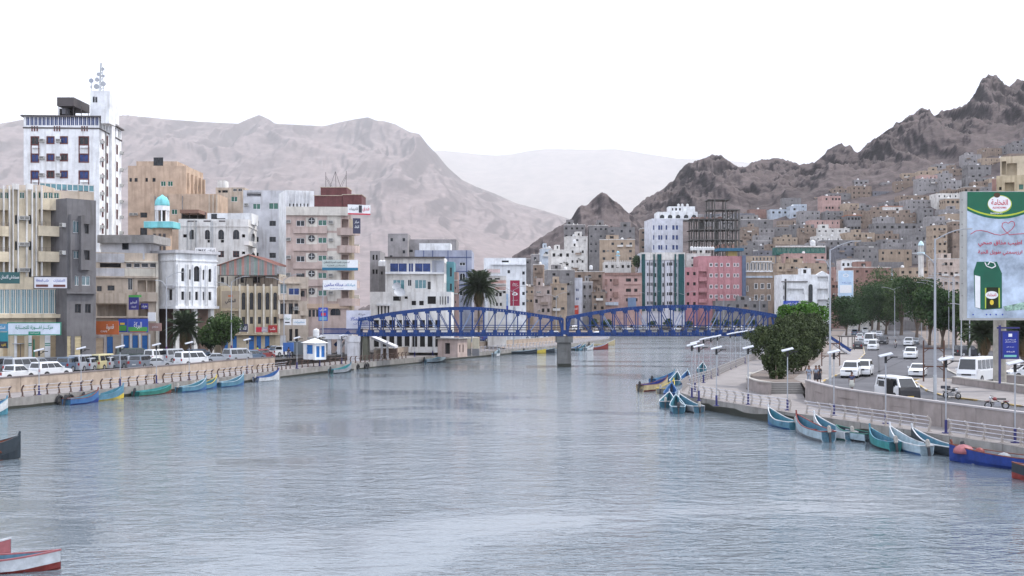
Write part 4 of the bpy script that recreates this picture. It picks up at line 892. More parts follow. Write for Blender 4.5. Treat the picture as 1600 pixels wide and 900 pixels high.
# promenade solar lamps
SOL = mat('solar_panel_back', (.42, .44, .48), .4, .1); NAVY = paint('navy_base', (.02, .02, .12), .5)
def solar_lamp(h, s=1.):
    t = thing('solar_lamp', 'x', 'street lamp'); b = MB(); b.tube((0, 0, .5), (0, 0, h), .045 * s, WSTEEL, n=8); b.build('pole', t)
    b = MB(); b.tube((0, 0, .06), (0, 0, .95), .095 * s, NAVY, n=8); b.box((-.22, -.22, 0), (.22, .22, .06), NAVY); b.build('pole_base', t)
    b = MB(); M = Matrix.Translation((0, 0, h + .2)) @ Matrix.Rotation(math.radians(-14), 4, 'Y') @ Matrix.Rotation(math.radians(10), 4, 'X')
    b.box((-.5 * s, -.32 * s, 0), (.5 * s, .32 * s, .05), SOL, M); b.box((-.48 * s, -.3 * s, .05), (.48 * s, .3 * s, .06), SOL, M); b.build('solar_panel', t)
    b = MB(); b.bar((0, 0, h - .25), (.5 * s, -.1, h + .05), .09, .06, BLACK); b.box((.3 * s, -.16, h + .02), (.85 * s, .0, h + .1), BLACK); b.tube((0, 0, h - .4), (0, 0, h + .2), .1, BLACK, n=8); b.build('lamp_head', t); return t
_sl = [0]
def put_lamp(px, py, h, label, z=ZQ, rz=0, proto={}):
    if h not in proto: proto[h] = solar_lamp(h); o = proto[h]
    else: o = copy_tree(proto[h])
    p = G(px, py, z); o.location = p; o.rotation_euler = (0, 0, rz); o['label'] = label; o['group'] = 'solar lamps along the promenades'; return o
for i, (px, py, lb) in enumerate(((61, 617, 'solar lamp on the left quay behind the white pickup, leftmost'), (126.7, 611, 'solar lamp on the left quay above the two tyre fenders'), (187.8, 605.5, 'solar lamp on the left quay beside the blue and yellow skiff'), (244.4, 599, 'solar lamp on the left quay behind the long green skiff'), (295.6, 593, 'solar lamp on the left quay before the white parked van'), (386, 582, 'solar lamp on the left quay before the silver estate cars'), (464, 576, 'solar lamp on the left quay left of the blue-shuttered kiosk'), (499.7, 572, 'solar lamp on the left quay before the blue-shuttered kiosk'), (534, 568.7, 'solar lamp on the left quay between kiosk and bridge abutment'), (620, 559.5, 'solar lamp under the left part of the footbridge'), (648, 557.5, 'solar lamp under the footbridge left of the pink hut'), (676, 555.5, 'solar lamp just left of the small pink hut'), (703, 553.4, 'solar lamp in front of the small pink hut'))):
    put_lamp(px, py, 4.35, lb, rz=.4)
# street lights
def street_light(h, arms, m=WSTEEL, base=None, r=.1, name='street_light'):
    t = thing(name, 'x', 'street light'); b = MB(); b.tube((0, 0, 0), (0, 0, h), r, m, r * .6, n=8); b.build('pole', t)
    b = MB(); b.tube((0, 0, .6), (0, 0, 2.2), r * 1.15, base or m, n=8); b.box((-.25, -.25, 0), (.25, .25, .1), m); b.build('pole_base', t)
    for ax, ay, dz, L in arms:
        b = MB(); pts = [(ax * L * u, ay * L * u, h - dz - .1 + .9 * math.sin(u * 1.4)) for u in (0, .25, .5, .75, 1)]; b.path(pts, .045, m, n=6); b.build('arm', t)
        b = MB(); e = pts[-1]; b.bar(e, (e[0] + ax * .75, e[1] + ay * .75, e[2] + .03), .24, .1, mat('lamp_grey', (.4, .4, .4))); b.build('lamp_head', t)
    return t
PURP = paint('purple_band', (.08, .01, .12), .5)
for px, ty, d, arms, lb in ((260, 434, 170, ((1, -.2, 0, 1.9), (-1, .2, 1.2, 1.0)), 'tall street light with purple base left of the street palm'), (361.5, 440, 176, ((1, -.2, 0, 2.1), (-1, .2, .9, 1.6)), 'tall double-arm street light by the dark green tree on the left road'), (443.7, 436, 184, ((1, -.2, .0, 2.2), (-1, .2, .5, 2.2)), 'tall double-arm street light before the small balcony building')):
    h = (ty - HY) * -1 * d / FP + CZ - ZL; o = street_light(h, arms, base=PURP); o.location = ((px - 800) * d / FP, d, ZL); o['label'] = lb; o['group'] = 'tall street lights of the left bank'
o = street_light((485 - 442) * 190 / FP + 7.5, (), base=PURP); o.location = ((504.5 - 800) * 190 / FP, 190, ZL); o['label'] = 'bare white pole carrying the blue and red advertising board'
for px, ty, d, lb in ((724.5, 452, 240, 'double street light left of the big palm beyond the bridge'), (802, 453, 250, 'street light in front of the crimson banner beyond the bridge'), (869, 462, 300, 'globe lamp post among the brown houses right of the crimson banner')):
    h = (HY - ty) * d / FP + CZ - ZL; o = street_light(h, ((1, 0, 0, 2.), (-1, 0, .4, 2.))); o.location = ((px - 800) * d / FP, d, ZL); o['label'] = lb; o['group'] = 'street lights beyond the bridge'
# tyres hanging on the quay
def tyre(p, r=.42, rz=0, label='', group='tyre fenders on the left quay'):
    b = MB(); vs = []; fs = []; n, m_ = 14, 8
    for i in range(n):
        a = 2 * math.pi * i / n
        for j in range(m_): c = 2 * math.pi * j / m_; q = r + .13 * math.cos(c); vs.append((q * math.cos(a), .13 * math.sin(c), q * math.sin(a)))
    for i in range(n):
        for j in range(m_): fs.append((i * m_ + j, i * m_ + (j + 1) % m_, ((i + 1) % n) * m_ + (j + 1) % m_, ((i + 1) % n) * m_ + j))
    b.add(vs, fs, BLACK); o = b.build('tyre_fender', None, smooth=True, loc=p, rz=rz, label=label, cat='tyre', group=group); return o
for px, lb in ((92, 'black tyre fender on the left quay, left of the pair by the first skiff'), (109, 'black tyre fender on the left quay, right of the pair by the first skiff'), (559, 'black tyre fender on the left quay below the bridge abutment'), (571, 'small tyre fender on the left quay under the bridge, left of two'), (575, 'small tyre fender on the left quay under the bridge, right of two')):
    for (p, u) in walk(QL, .25):
        if p.y > 60 and abs(p.x / p.y * FP + 800 - px) < 1.6: 
            n = Vector((u.y, -u.x)); tyre((p.x + n.x * .16, p.y + n.y * .16, .45), .42 if px < 200 else .35, math.atan2(u.y, u.x), lb); 
            b = MB(); b.tube((p.x + n.x * .12, p.y + n.y * .12, .8), (p.x, p.y, 1.12), .03, BLACK, n=5); b.build('rope', None, label='rope above the ' + lb.replace(' on the left quay', '').replace('by the first skiff', 'by the skiff'), group='fender ropes on the left quay', cat='rope'); break
# ------------------------------------------------------------------ footbridge
BLUE = mat('bridge_blue', (.01, .042, .17), .55, 0, .18, 1.2, .3); BLUEL = mat('bridge_blue_reflecting', (.22, .28, .42), .5, 0, .2, 1.2)  # paler copy paints in the whitish reflection on some diagonals
DB = 198.; sB = DB / FP; bx_ = lambda px: (px - 800) * sB; bz = lambda py: CZ + (HY - py) * sB
t = thing('footbridge', 'blue steel truss footbridge with two arched spans across the canal', 'bridge', (bx_(882), DB, 0)); OX = bx_(882)
SP = [(560, 880, [(560, 500), (590, 494), (616, 489.3), (655, 484.8), (697, 482.3), (725, 481.8), (752, 482.3), (790, 485.6), (821, 490), (850, 494.3), (880, 499)]), (886, 1218, [(886, 497), (920, 490.5), (960, 484.5), (1000, 480.8), (1040, 479), (1083, 478.6), (1120, 480.3), (1150, 483.2), (1185, 488.5), (1218, 494.5)])]
zbot = bz(522.5)
for xa, xb, arc in SP:
    N = 18; xs = [lerp(bx_(xa), bx_(xb), k / N) - OX for k in range(N + 1)]
    zt = [bz(interp(arc, (x + OX) / sB + 800)) for x in xs]
    for dy in (0., 3.4):
        b = MB()
        for k in range(N):
            for (z0_, z1_) in ((zt[k], zt[k + 1]),):
                p, q = Vector((xs[k], dy, z0_)), Vector((xs[k + 1], dy, z1_))
                up = Vector((0, 0, .21)); b.bar(p + up, q + up, .3, .13, BLUE); b.bar(p - up, q - up, .3, .13, BLUE)
                n = 4
                for j in range(n): c = p.lerp(q, (j + .5) / n); b.box((c.x - .19, dy - .13, c.z - .16), (c.x + .17, dy + .13, c.z + .16), BLUE)
        b.build('top_chord', t)
        b = MB(); p, q = Vector((xs[0], dy, zbot)), Vector((xs[-1], dy, zbot)); up = Vector((0, 0, .25)); b.bar(p + up, q + up, .3, .12, BLUE); b.bar(p - up, q - up, .3, .14, BLUE)
        for j in range(N * 4): c = p.lerp(q, (j + .5) / (N * 4)); b.box((c.x - .19, dy - .13, c.z - .2), (c.x + .17, dy + .13, c.z + .2), BLUE)
        b.build('bottom_chord', t)
        for k in range(N + 1):
            b = MB(); b.bar((xs[k], dy, zbot), (xs[k], dy, zt[k]), .17, .17, BLUE, up=(0, 1, 0)); b.build('upright', t)
            b = MB(); b.box((xs[k] - .33, dy - .17, zbot - .02), (xs[k] + .33, dy + .17, zbot + .7), BLUE); b.build('gusset', t)
            if 0 < k < N: b = MB(); b.box((xs[k] - .28, dy - .165, zt[k] - .62), (xs[k] + .28, dy + .165, zt[k] - .2), BLUE); b.build('gusset', t)
        for k in range(1, N - 1):
            b = MB(); lo, hi = ((k + 1, k) if k < N // 2 else (k, k + 1))
            b.bar((xs[hi], dy - .02, zt[hi] - .3), (xs[lo], dy - .02, zbot + .3), .12, .15, BLUE if (k + int(dy)) % 3 else BLUEL, up=(0, 1, 0)); b.build('diagonal', t)
        for h in (.75, 1.15, 1.55):
            b = MB(); b.tube((xs[0], dy + (.28 if dy == 0 else -.28), zbot + h), (xs[-1], dy + (.28 if dy == 0 else -.28), zbot + h), .045, DFRAME if h != 1.55 else BLUE, n=5); b.build('handrail', t)
    b = MB()
    for k in range(N + 1):
        b.bar((xs[k], 0, zt[k]), (xs[k], 3.4, zt[k]), .16, .2, BLUE); b.bar((xs[k], .15, zbot - .1), (xs[k], 3.25, zbot - .1), .16, .24, BLUE)
        if k < N: b.bar((xs[k], 0.1, zt[k] + .05), (xs[k + 1], 3.3, zt[k + 1] + .05), .08, .08, BLUE)
    b.build('cross_bracing', t)
    b = MB(); b.box((xs[0], .2, zbot + .14), (xs[-1], 3.2, zbot + .22), CONC); b.build('deck', t)
    for k in (0, N):
        b = MB()
        for dy in (0., 3.4): b.bar((xs[k], dy, zbot), (xs[k] + (.6 if k == 0 else -.6), dy, zt[k] + .2), .3, .3, BLUE)
        b.bar((xs[k] + (.5 if k == 0 else -.5), 0, zt[k]), (xs[k] + (.5 if k == 0 else -.5), 3.4, zt[k]), .3, .35, BLUE); b.build('portal_frame', t)
# centre pier
tp = thing('bridge_pier', 'concrete pier standing in the water under the middle of the footbridge', 'pier', (OX, DB + 1.7, 0))
PCON = mat('pier_concrete', (.15, .15, .145), .9, 0, .15, .9, .5, .2, 4)
for k in range(3): b = MB(); b.box((-1.15, -1.7, -.3 + k * 1.5), (1.15, 1.7, 1.19 + k * 1.5 - .02), PCON); b.build('shaft_block', tp)
b = MB(); b.box((-1.4, -2.1, 4.18), (1.45, 2.1, zbot - .36), PCON); b.build('pier_cap', tp)
b = MB(); b.box((-1.17, -1.72, -1), (1.17, 1.72, .55), mat('algae_and_shade', (.03, .032, .025), .5)); b.build('waterline_stain', tp)
# left landing
ta = thing('bridge_landing', 'white concrete landing with blue railing at the left end of the footbridge', 'landing', (bx_(553), DB, 0)); LX = bx_(553)
WCON = plaster('white_concrete', (.6, .6, .62), .4)
b = MB(); b.box((bx_(544) - LX, -1, ZQ - .2), (bx_(562.5) - LX, 4, bz(525)), WCON); b.box((bx_(544) - .15 - LX, -1.15, bz(534)), (bx_(562.5) + .12 - LX, 4.1, bz(525) - .004), WCON); b.build('abutment', ta)
b = MB(); b.box((bx_(566) - LX, .2, ZQ), (bx_(574) - LX, 3, bz(526)), mat('olive_column', (.12, .12, .09))); b.build('column', ta)
b = MB(); b.box((bx_(500) - LX, 0, bz(530)), (bx_(544) - .16 - LX, 3.6, bz(523)), WCON); b.build('landing_deck', ta)
for px in (503, 514, 529, 541): b = MB(); b.box((bx_(px) - .3 - LX, .3, ZL - .2), (bx_(px) + .3 - LX, 1.0, bz(530) - .004), WCON); b.build('column', ta)
for y_ in (0.05, 3.5):
    b = MB()
    for k in range(36): x = lerp(bx_(500), bx_(562), k / 35) - LX; b.box((x - .03, y_ - .02, bz(523)), (x + .03, y_ + .02, bz(514.5)), BLUE)
    b.box((bx_(500) - LX, y_ - .04, bz(514.6)), (bx_(562) - LX, y_ + .04, bz(513.4)), BLUE); b.box((bx_(500) - LX, y_ - .03, bz(522)), (bx_(562) - LX, y_ + .03, bz(521.2)), BLUE)
    b.build('railing', ta)
b = MB()     # stair flight running down behind
for k in range(14):
    x = lerp(bx_(545), bx_(520), k / 14); z = lerp(bz(523), ZL + .2, k / 14); b.box((x - .35 - LX, 3.7, z - .25), (x - LX, 5.6, z), WCON)
b.build('stair_flight', ta)
b = MB(); b.bar((bx_(541) - LX, 3.65, bz(519)), (bx_(518) - LX, 3.65, bz(541)), .08, .6, BLUE); b.build('stair_railing', ta)
# white ramp under the bridge with car shed
b = MB(); x0, x1 = bx_(574.5), bx_(612); b.slab([(x0, bz(530.5)), (x1, bz(546)), (x1, bz(543)), (x0, bz(527))], 203, 209, WCON); b.slab([(x0 + .1, ZQ), (x1 + .0, ZQ), (x1, bz(547.5)), (x0 + .1, bz(547.5))], 207, 209, mat('dark_stone', (.16, .11, .09)))
for x in (x0 + 1.6, x0 + 2.6): b.box((x, 203.5, ZQ), (x + .35, 204, bz(535)), WCON)
b.build('ramp', None, label='white sloping ramp slab beneath the left end of the footbridge', cat='ramp')
# kiosk
def P0(px, d): return Vector(((px - 800) * d / FP, d))
b = Bld('kiosk', 'small white kiosk with blue shutters and peaked roof on the left quay', (474, 178), (492, 175.5), 535.5, 2.0, WHITE, base=ZL, parapet=.05, cat='kiosk')
b.op('F', 479, 539, 488.5, 553, 's_blue'); b.opm('R', .25, .4, .85, 2.1, 's_blue'); b.opm('R', 1.15, .4, 1.75, 2.1, 's_blue'); b.finish()
q = MB(); e = .3; H_ = b.H; q.add([(-e, -e, H_), (b.W + e, -e, H_), (b.W + e, b.D + e, H_), (-e, b.D + e, H_), (b.W / 2, b.D / 2, H_ + .75)], [(0, 1, 4), (1, 2, 4), (2, 3, 4), (3, 0, 4), (3, 2, 1, 0)], WHITE); q.build('roof', b.t)
tanks([P(494, 525.5, 182)], 'round white water tank behind the blue-shuttered kiosk', None, s=.75)
q = MB(); q.box(tuple(P(480, 530, 184)), tuple(P(507, 526, 188)), CONC); q.box(tuple(P(483, 545, 185)), tuple(P(505, 530, 187)), DARK); q.build('shed', None, label='low dark shed roof carrying a white tank behind the kiosk', cat='shed')
t = thing('container', 'grey metal container left of the blue-shuttered kiosk', 'container', G(463, 556.5, ZL), .3)
q = MB(); gm = mat('container_grey', (.16, .18, .19), .6, .3)
q.box((-1.1, 0, .25), (1.1, 4, 2.4), gm); q.build('body', t); q = MB()
for k in range(7): q.box((-1.05 + k * .32, -.05, .3), (-.92 + k * .32, -.002, 2.35), gm)
q.build('rib_panel', t)
b = Bld('promenade_hut', 'small pink-grey hut with flat roof on the left quay under the footbridge', (684, 213), (715, 211), 529.5, 3.5, PINKB, base=ZQ, parapet=.05, cat='hut')
b.op('F', 695, 536, 703, 553, 'd'); b.opm('R', .6, .9, 1.0, 2.3, 'dd'); b.opm('R', 1.8, .9, 2.2, 2.3, 'dd'); b.finish()
q = MB(); q.box((-.4, -.4, b.H + .002), (b.W + .4, b.D + .4, b.H + .18), CONC); q.build('roof_slab', b.t)
q = MB()
for x0, x1 in ((724, 736), (738, 749)):
    q.box(tuple(P(x0, 554, 217)), tuple(P(x1, 527, 220)), plaster('pale_yellow_render', (.52, .47, .36), .3)); q.box(tuple(P(x0 - .3, 556, 216.9)), tuple(P(x1 + .3, 544, 220.1)), mat('grey_plinth', (.2, .2, .21)))
q.build('gate_piers', None, label='pale yellow square piers with grey bases beside the pink hut under the bridge', cat='pier')
ORD = ['first', 'second', 'third', 'fourth', 'fifth', 'sixth', 'seventh', 'eighth', 'ninth', 'tenth', 'eleventh', 'twelfth', 'thirteenth', 'fourteenth', 'fifteenth', 'sixteenth', 'seventeenth', 'eighteenth', 'nineteenth', 'twentieth', 'twenty-first', 'twenty-second', 'twenty-third']
# ------------------------------------------------------------------ middle distance and hillside town
GREYB = plaster('grey_block', (.2, .19, .19), .25, .16); GREYB2 = plaster('grey_block_light', (.28, .265, .265), .25, .16); BROWNB = plaster('brown_block', (.25, .19, .15), .3, .16); TANB = plaster('tan_block', (.36, .28, .21), .3)
PINK = plaster('pink_render', (.44, .21, .225), .2, .08); SALMON = plaster('salmon_render', (.43, .28, .25), .25); PALEB = plaster('pale_blue_render', (.45, .5, .56), .3); LILW = plaster('lilac_white', (.56, .57, .62), .25)
TEALP = plaster('teal_tile', (.012, .07, .075), .15); ORTRIM = mat('orange_trim', (.42, .16, .08)); BRICK = plaster('brick_red_render', (.25, .15, .125), .3); OFFW = plaster('off_white', (.6, .58, .55), .35)
sky_y = {}
def cover(px0, px1, y, d=440.):
    for p in range(int(px0), int(px1) + 1): sky_y.setdefault(p, []).append((d, y))
def hid(p, d): return min([y for dd, y in sky_y.get(p, ()) if dd < d - 5] + [999])
def mid(name, label, px0, px1, y0, y1, d, D, m, wins=(), st='hd', base=None, yaw=0, floors=None, cols=None, roof=None, rside=True, ww=1.1, wh=1.2, **kw):
    """wins: list of (x0,y0,x1,y1[,style]); or floors x cols automatic"""
    if cols and px0 > 1000: px0 += min((px0 - 800) * D / (d + D) * .8, (px1 - px0) * .3)
    if 870 < px0 < 1300 and 395 < d < 452: d += 38       # the far shore road runs in front of these
    dy = yaw * (px1 - px0) * d / FP
    base = (float(hill_z(np.array([(px0 + px1) / 2.]), np.array([float(d)]))[0]) if d > D0 else ZL) - .5 if base is None else base
    b = Bld(name, label, (px0, d), (px1, d + dy), y0, D, m, base=base, roof=roof, parapet=.5, **kw)
    for w in wins: b.op('F', *w[:4], w[4] if len(w) > 4 else st)
    if cols:
        vis = (y1 - y0) * d / FP; fl = floors or max(1, int(vis / 3.1)); fh = vis / fl
        for r in range(fl):
            z = b.H - 1.0 - fh * r - wh - .4
            for c in range(cols):
                a = b.W * (c + .5) / cols + R.uniform(-.15, .15)
                if R.random() > .13: b.opm('F', a - ww / 2, z, a + ww / 2, z + wh, st)
            if rside:
                n = max(1, int(D / 3.2)); 
                for c in range(n): a = D * (c + .5) / n; b.opm('R' if px1 < 800 else 'L', a - ww / 2, z, a + ww / 2, z + wh, st)
    cover(px0, px1, y0, d); b.y1 = y1; return b
# --- left-middle group
b = mid('apartment_building', 'plain grey concrete house just right of the pink-beige flats', 578, 594, 392, 480, 245, 10, GREYB2, [(582, 398, 585, 406), (587, 398, 590, 406), (582, 421, 585, 428), (587, 421, 590, 428)]); b.finish()
b = mid('apartment_building', 'small dark grey house with white roof tanks left of the glass-topped building', 592, 610, 416, 480, 240, 8, GREYB, [(595, 424, 598, 429), (602, 424, 605, 429)]); b.finish(); tanks([P(595, 416, 242)], 'left white tank on the small dark grey house by the glass-topped building', s=.8); tanks([P(600, 416, 242)], 'right white tank on the small dark grey house by the glass-topped building', s=.8)
b = mid('tall_house', 'tall narrow grey-beige concrete tower behind the glass-topped building', 606, 637, 365, 480, 320, 10, GREYB2, [(610, 372, 614, 377), (629, 372, 633, 377), (629, 391, 633, 396), (609, 399, 613, 403)], 'hg'); b.finish()
b = mid('apartment_building', 'wide grey-beige flat block right of the concrete tower on the left bank', 637, 713, 374, 480, 325, 14, GREYB2, [(638, 390, 645, 394)], 'hg'); b.finish()
b = mid('roof_house', 'white flat-roofed penthouse before the wide grey-beige block', 655, 704, 380, 480, 300, 7, WHITE); b.finish()
b = mid('office_building', 'lilac-grey clad building with blue trim lines behind the palm tree', 648, 737, 391, 490, 262, 16, LILAC, [(718, 410, 727, 415, 'w'), (718, 427, 727, 438, 'wa'), (718, 455, 727, 462, 'w'), (735, 428, 737, 432)], 'w')
for x in (662, 676, 700, 729): b.part('trim', 'F', x - .5, 391, x + .5, 480, .004, .08, mat('trim_blue', (.06, .09, .2)))
for y in (402, 424, 438, 446): b.part('trim', 'F', 648, y - .5, 737, y + .5, .085, .14, mat('trim_blue', (.06, .09, .2)))
for k in range(6): b.opm('R', .8 + k * 2.5, b.H - 9, 2.0 + k * 2.5, b.H - 5, 'hg')
b.finish()
b = mid('office_building', 'white building with dark blue glass top floor and green louvres', 602, 694, 402, 500, 228, 11, WHITEC, [(609, 411, 636, 425, 'blue'), (638, 411, 646, 425, 'blue'), (648, 411, 673, 425, 'blue'), (614, 437, 632, 453, 'pt'), (637, 437, 643, 447, 'w'), (648, 437, 666, 451, 'pt'), (668, 440, 673, 452)], 'dd')
b.part('roof_edge', 'F', 601, 401, 695, 403.5, .01, .7, DFRAME); b.part('ledge', 'F', 602, 425.5, 694, 428, .01, .9, WHITE); b.part('glass_corner', 'F', 675, 407, 694, 426, .006, .12, plaster('grey_panel', (.35, .37, .42)))
for k in range(3): b.opm('R', .8 + k * 3.4, b.H - 3.2, 3.4 + k * 3.4, b.H - 1, 'hb'); b.opm('R', .8 + k * 3.4, b.H - 7.5, 3.2 + k * 3.4, b.H - 5, 'pt')
b.finish()
b = mid('apartment_building', 'narrow teal building with tall dark windows beside the glass-topped one', 694, 709, 409, 490, 236, 8, mat('teal_wall', (.1, .25, .28)), [(703, 418, 706, 432), (703, 443, 706, 454)], 'hg'); b.finish()
b = mid('apartment_building', 'narrow salmon tower strip beside the teal building', 708, 715, 425, 490, 238, 6, SALMON, [(711, 448, 712.5, 452), (711, 470, 712.5, 474)]); b.part('ledge', 'F', 707.5, 437, 715.5, 438.5, .01, .3, OFFW); b.part('ledge', 'F', 707.5, 458, 715.5, 459.5, .01, .3, OFFW); b.finish()
b = mid('long_building', 'long low white building behind the left part of the bridge arch', 578, 705, 456, 548, 220, 10, WHITEC, [(614, 463, 626, 470), (632, 463, 637, 467), (643, 470, 650, 477), (655, 470, 662, 477), (668, 463, 681, 475), (687, 463, 688.5, 476), (691, 463, 692.5, 476), (695, 463, 696.5, 476), (699, 463, 701, 474, 'hb')] + [(590 + k * 5.2, 478, 592.4 + k * 5.2, 492) for k in range(4)] + [(584 + k * 12, 500, 592 + k * 12, 512) for k in range(9)] + [(584 + k * 12, 522, 592 + k * 12, 542) for k in range(9)])
b.part('sunshade', 'F', 588, 474.5, 610, 477.5, .01, .8, WHITE); b.finish()
dish(P(624, 468, 217), 1.1, 'white satellite dish on the long low white building, right of two', .3); dish(P(620, 456, 224), .9, 'white satellite dish on the roof below the green louvres', -.2)
b = mid('apartment_building', 'white block with a plain band behind the palm and crimson banner', 756, 822, 403, 490, 285, 12, WHITE, [(784, 407, 795, 410), (758, 428, 764, 433), (775, 431, 780, 435), (793, 422, 797, 427), (816, 424, 820, 429), (793, 484, 797, 489), (816, 440, 820, 445), (816, 456, 820, 461), (816, 472, 820, 477), (758, 445, 761, 450), (758, 460, 761, 466)], 'hg'); b.part('ledge', 'F', 768, 412, 822, 414, .01, .7, WHITE); b.finish()
b = mid('apartment_building', 'white stepped house with salmon balustrades right of the palm tree', 762, 791, 431, 495, 255, 9, OFFW, [(763, 432, 769, 437), (773, 432, 781, 437), (775, 457, 778, 463), (780, 457, 784, 463), (775, 473, 778, 478), (781, 473, 784, 478), (786, 452, 790, 458)])
SBAL = mat('salmon_balustrade', (.6, .28, .22))
for x0, x1, y in ((762, 782, 420), (768, 791, 437), (774, 791, 447)):
    n = int((x1 - x0) / 1.6)
    a0, z0, a1, z1 = b.rect('F', x0, y, x1, y + 6); q = MB()
    for k in range(n): a = lerp(a0, a1, k / n); q.box((a, -.5, z0), (a + .1, -.35, z1), SBAL)
    q.box((a0, -.52, z1 - .12), (a1, -.33, z1), OFFW); q.box((a0, -.52, z0 - .25), (a1, .0, z0), OFFW); q.build('balustrade', b.t)
b.finish()
CRIM = mat('crimson_print', (.28, .015, .05), .5)
signboard('tall crimson advertising banner with white lettering right of the palm', 797, 438, 812, 478, 256, CRIM, [('صنعاء', INK_W, .5, .87, .5, .07), ('للرياضة', INK_W, .55, .79, .6, .05), ('ه', INK_W, .5, .48, .6, .14), ('للعطور', INK_W, .5, .22, .6, .03)], border=WFRAME)
q = MB(); q.tube((P(804, 530, 257)), P(804, 470, 257), .25, STEEL); q.build('banner_post', None, label='post carrying the tall crimson banner', cat='post')
signboard('slim pale blue advertising board left of the crimson banner', 787, 459, 794, 484, 256, mat('sign_paleblue', (.3, .42, .6), .5), [('block', INK_B, 0, 0, 1, .25), ('زين', INK_W, .5, .6, .6, .12)])
# --- row behind the middle of the bridge
def dress(b, m):
    """stair room, slab lines, balconies, air conditioners and roof clutter"""
    if R.random() < .75: q = MB(); x = R.uniform(.08, .55) * b.W; w = b.W * R.uniform(.22, .4); q.box((x, 1.2, b.H - .55), (x + w, b.D * .7, b.H + R.uniform(1.6, 2.8)), m); q.box((x + w * .3, 1.15, b.H + .4), (x + w * .6, 1.25, b.H + 1.5), DARK); q.build('stair_room', b.t)
    z = b.H - 3.2
    while z > b.H - 14 and R.random() < .85: b.bandm(z, z + .18, .08, m, 'floor_line'); z -= 3.1
    for k in range(R.randint(0, 3)):
        a = R.uniform(.5, max(.6, b.W - 3.2)); z = b.H - 3.1 * R.randint(1, 3) - .3; q = MB(); q.box((a, -1., z), (a + 2.6, -.004, z + .12), m); q.box((a, -1., z + .12), (a + 2.6, -.92, z + .95), R.choice([m, OFFW, BROWNB])); q.build('balcony', b.t)
    for k in range(R.randint(1, 4)): b.acm('F', R.uniform(.6, b.W - .6), b.H - 3.1 * R.randint(0, 3) - R.uniform(1.8, 2.6))
    q = MB()
    for k in range(R.randint(2, 6)): x, y = R.uniform(.4, b.W - .8), R.uniform(.5, b.D * .6); q.box((x, y, b.H - .5), (x + R.uniform(.1, 1.4), y + R.uniform(.1, .9), b.H + R.uniform(.1, 1.0)), R.choice([GREYB2, BROWNB, DFRAME, OFFW]))
    tag(q.build('roof_clutter', b.t), kind='stuff')
row = [
 (813, 834, 448, 415, 9, TANB, 3, 'tan flat house beside the crimson banner'), (833, 848, 413, 460, 8, BROWNB, 2, 'small brown-beige house with four square windows above the low brown row'),
 (834, 862, 447, 400, 9, plaster('tan_pink', (.36, .29, .26)), 3, 'tan row house with lilac washing right of the tan flat house'), (861, 886, 443, 402, 9, TANB, 2, 'tan row house just left of the white-blue windowed house'),
 (909, 926, 440, 405, 9, GREYB2, 2, 'grey-beige row house right of the white-blue windowed house'), (925, 946, 456, 402, 8, BROWNB, 2, 'brown row house with a white sheet wall left of the salmon block'),
 (861, 892, 390, 440, 9, OFFW, 3, 'cream house with rows of small windows in the middle of the town'), (891, 914, 386, 445, 9, OFFW, 3, 'cream house with a brown stair stripe, middle of the town'),
 (846, 862, 388, 470, 9, PALEB, 1, 'narrow pale blue-white tower house left of the cream houses'), (855, 898, 421, 430, 8, GREYB, 2, 'dark low house with a black tarpaulin roof above the brown row'),
 (897, 945, 424, 425, 8, BROWNB, 3, 'low reddish roofed house right of the tarpaulin roof'), (937, 992, 374, 500, 12, TANB, 4, 'broad brown concrete block below the pointed hill'),
 (920, 950, 352, 590, 10, GREYB, 4, 'upper grey house with a row of square windows under the pointed hill'), (881, 914, 351, 590, 10, GREYB, 4, 'grey house with four square windows at the foot of the pointed hill'),
 (886, 918, 369, 540, 9, OFFW, 1, 'cream house with crenellated parapet below the grey hill-foot house'), (950, 992, 355, 585, 11, GREYB, 3, 'wide dark grey house with two white tanks right of the hill foot'),
 (1000, 1019, 357, 520, 9, BROWNB, 2, 'brown brick tower house left of the tall white block'), (831, 862, 397, 540, 9, GREYB2, 3, 'long grey house at the left end of the hillside town'), (816, 848, 404, 560, 9, GREYB, 2, 'low grey house at the far left foot of the hillside'),
 (1069, 1110, 396, 448, 9, OFFW, 2, 'beige house with one dark window above the pink building'), (1113, 1200, 470, 456, 9, GREYB, 6, 'long low dark grey shop building below the pink building'),
 (1210, 1224, 411, 455, 9, TANB, 1, 'narrow tan tower house left of the white modern building'), (1220, 1292, 411, 475, 10, TANB, 3, 'tan house with tall arched windows behind the white modern building'), (1218, 1291, 396, 500, 10, SALMON, 6, 'wide pinkish house with green windows behind the tan one'),
 (1292, 1313, 440, 462, 8, BRICK, 2, 'narrow red-brown house between the white modern building and the blue banner'), (1324, 1392, 417, 470, 9, BRICK, 4, 'red-brown banded house right of the blue and white banner'), (1307, 1351, 406, 500, 9, WHITE, 5, 'long white house with five dark windows above the blue banner'),
 (1452, 1508, 404, 420, 11, plaster('mosque_beige', (.46, .38, .33)), 5, 'beige house beside the right-hand minaret'), (1395, 1452, 418, 470, 10, TANB, 4, 'tan house behind the street trees left of the minaret'),
 (1449, 1480, 352, 560, 9, TANB, 3, 'tan house with paired windows above the right-hand minaret'), (1479, 1516, 345, 560, 10, BROWNB, 4, 'brown house with green parapet panel left of the billboard'),
]
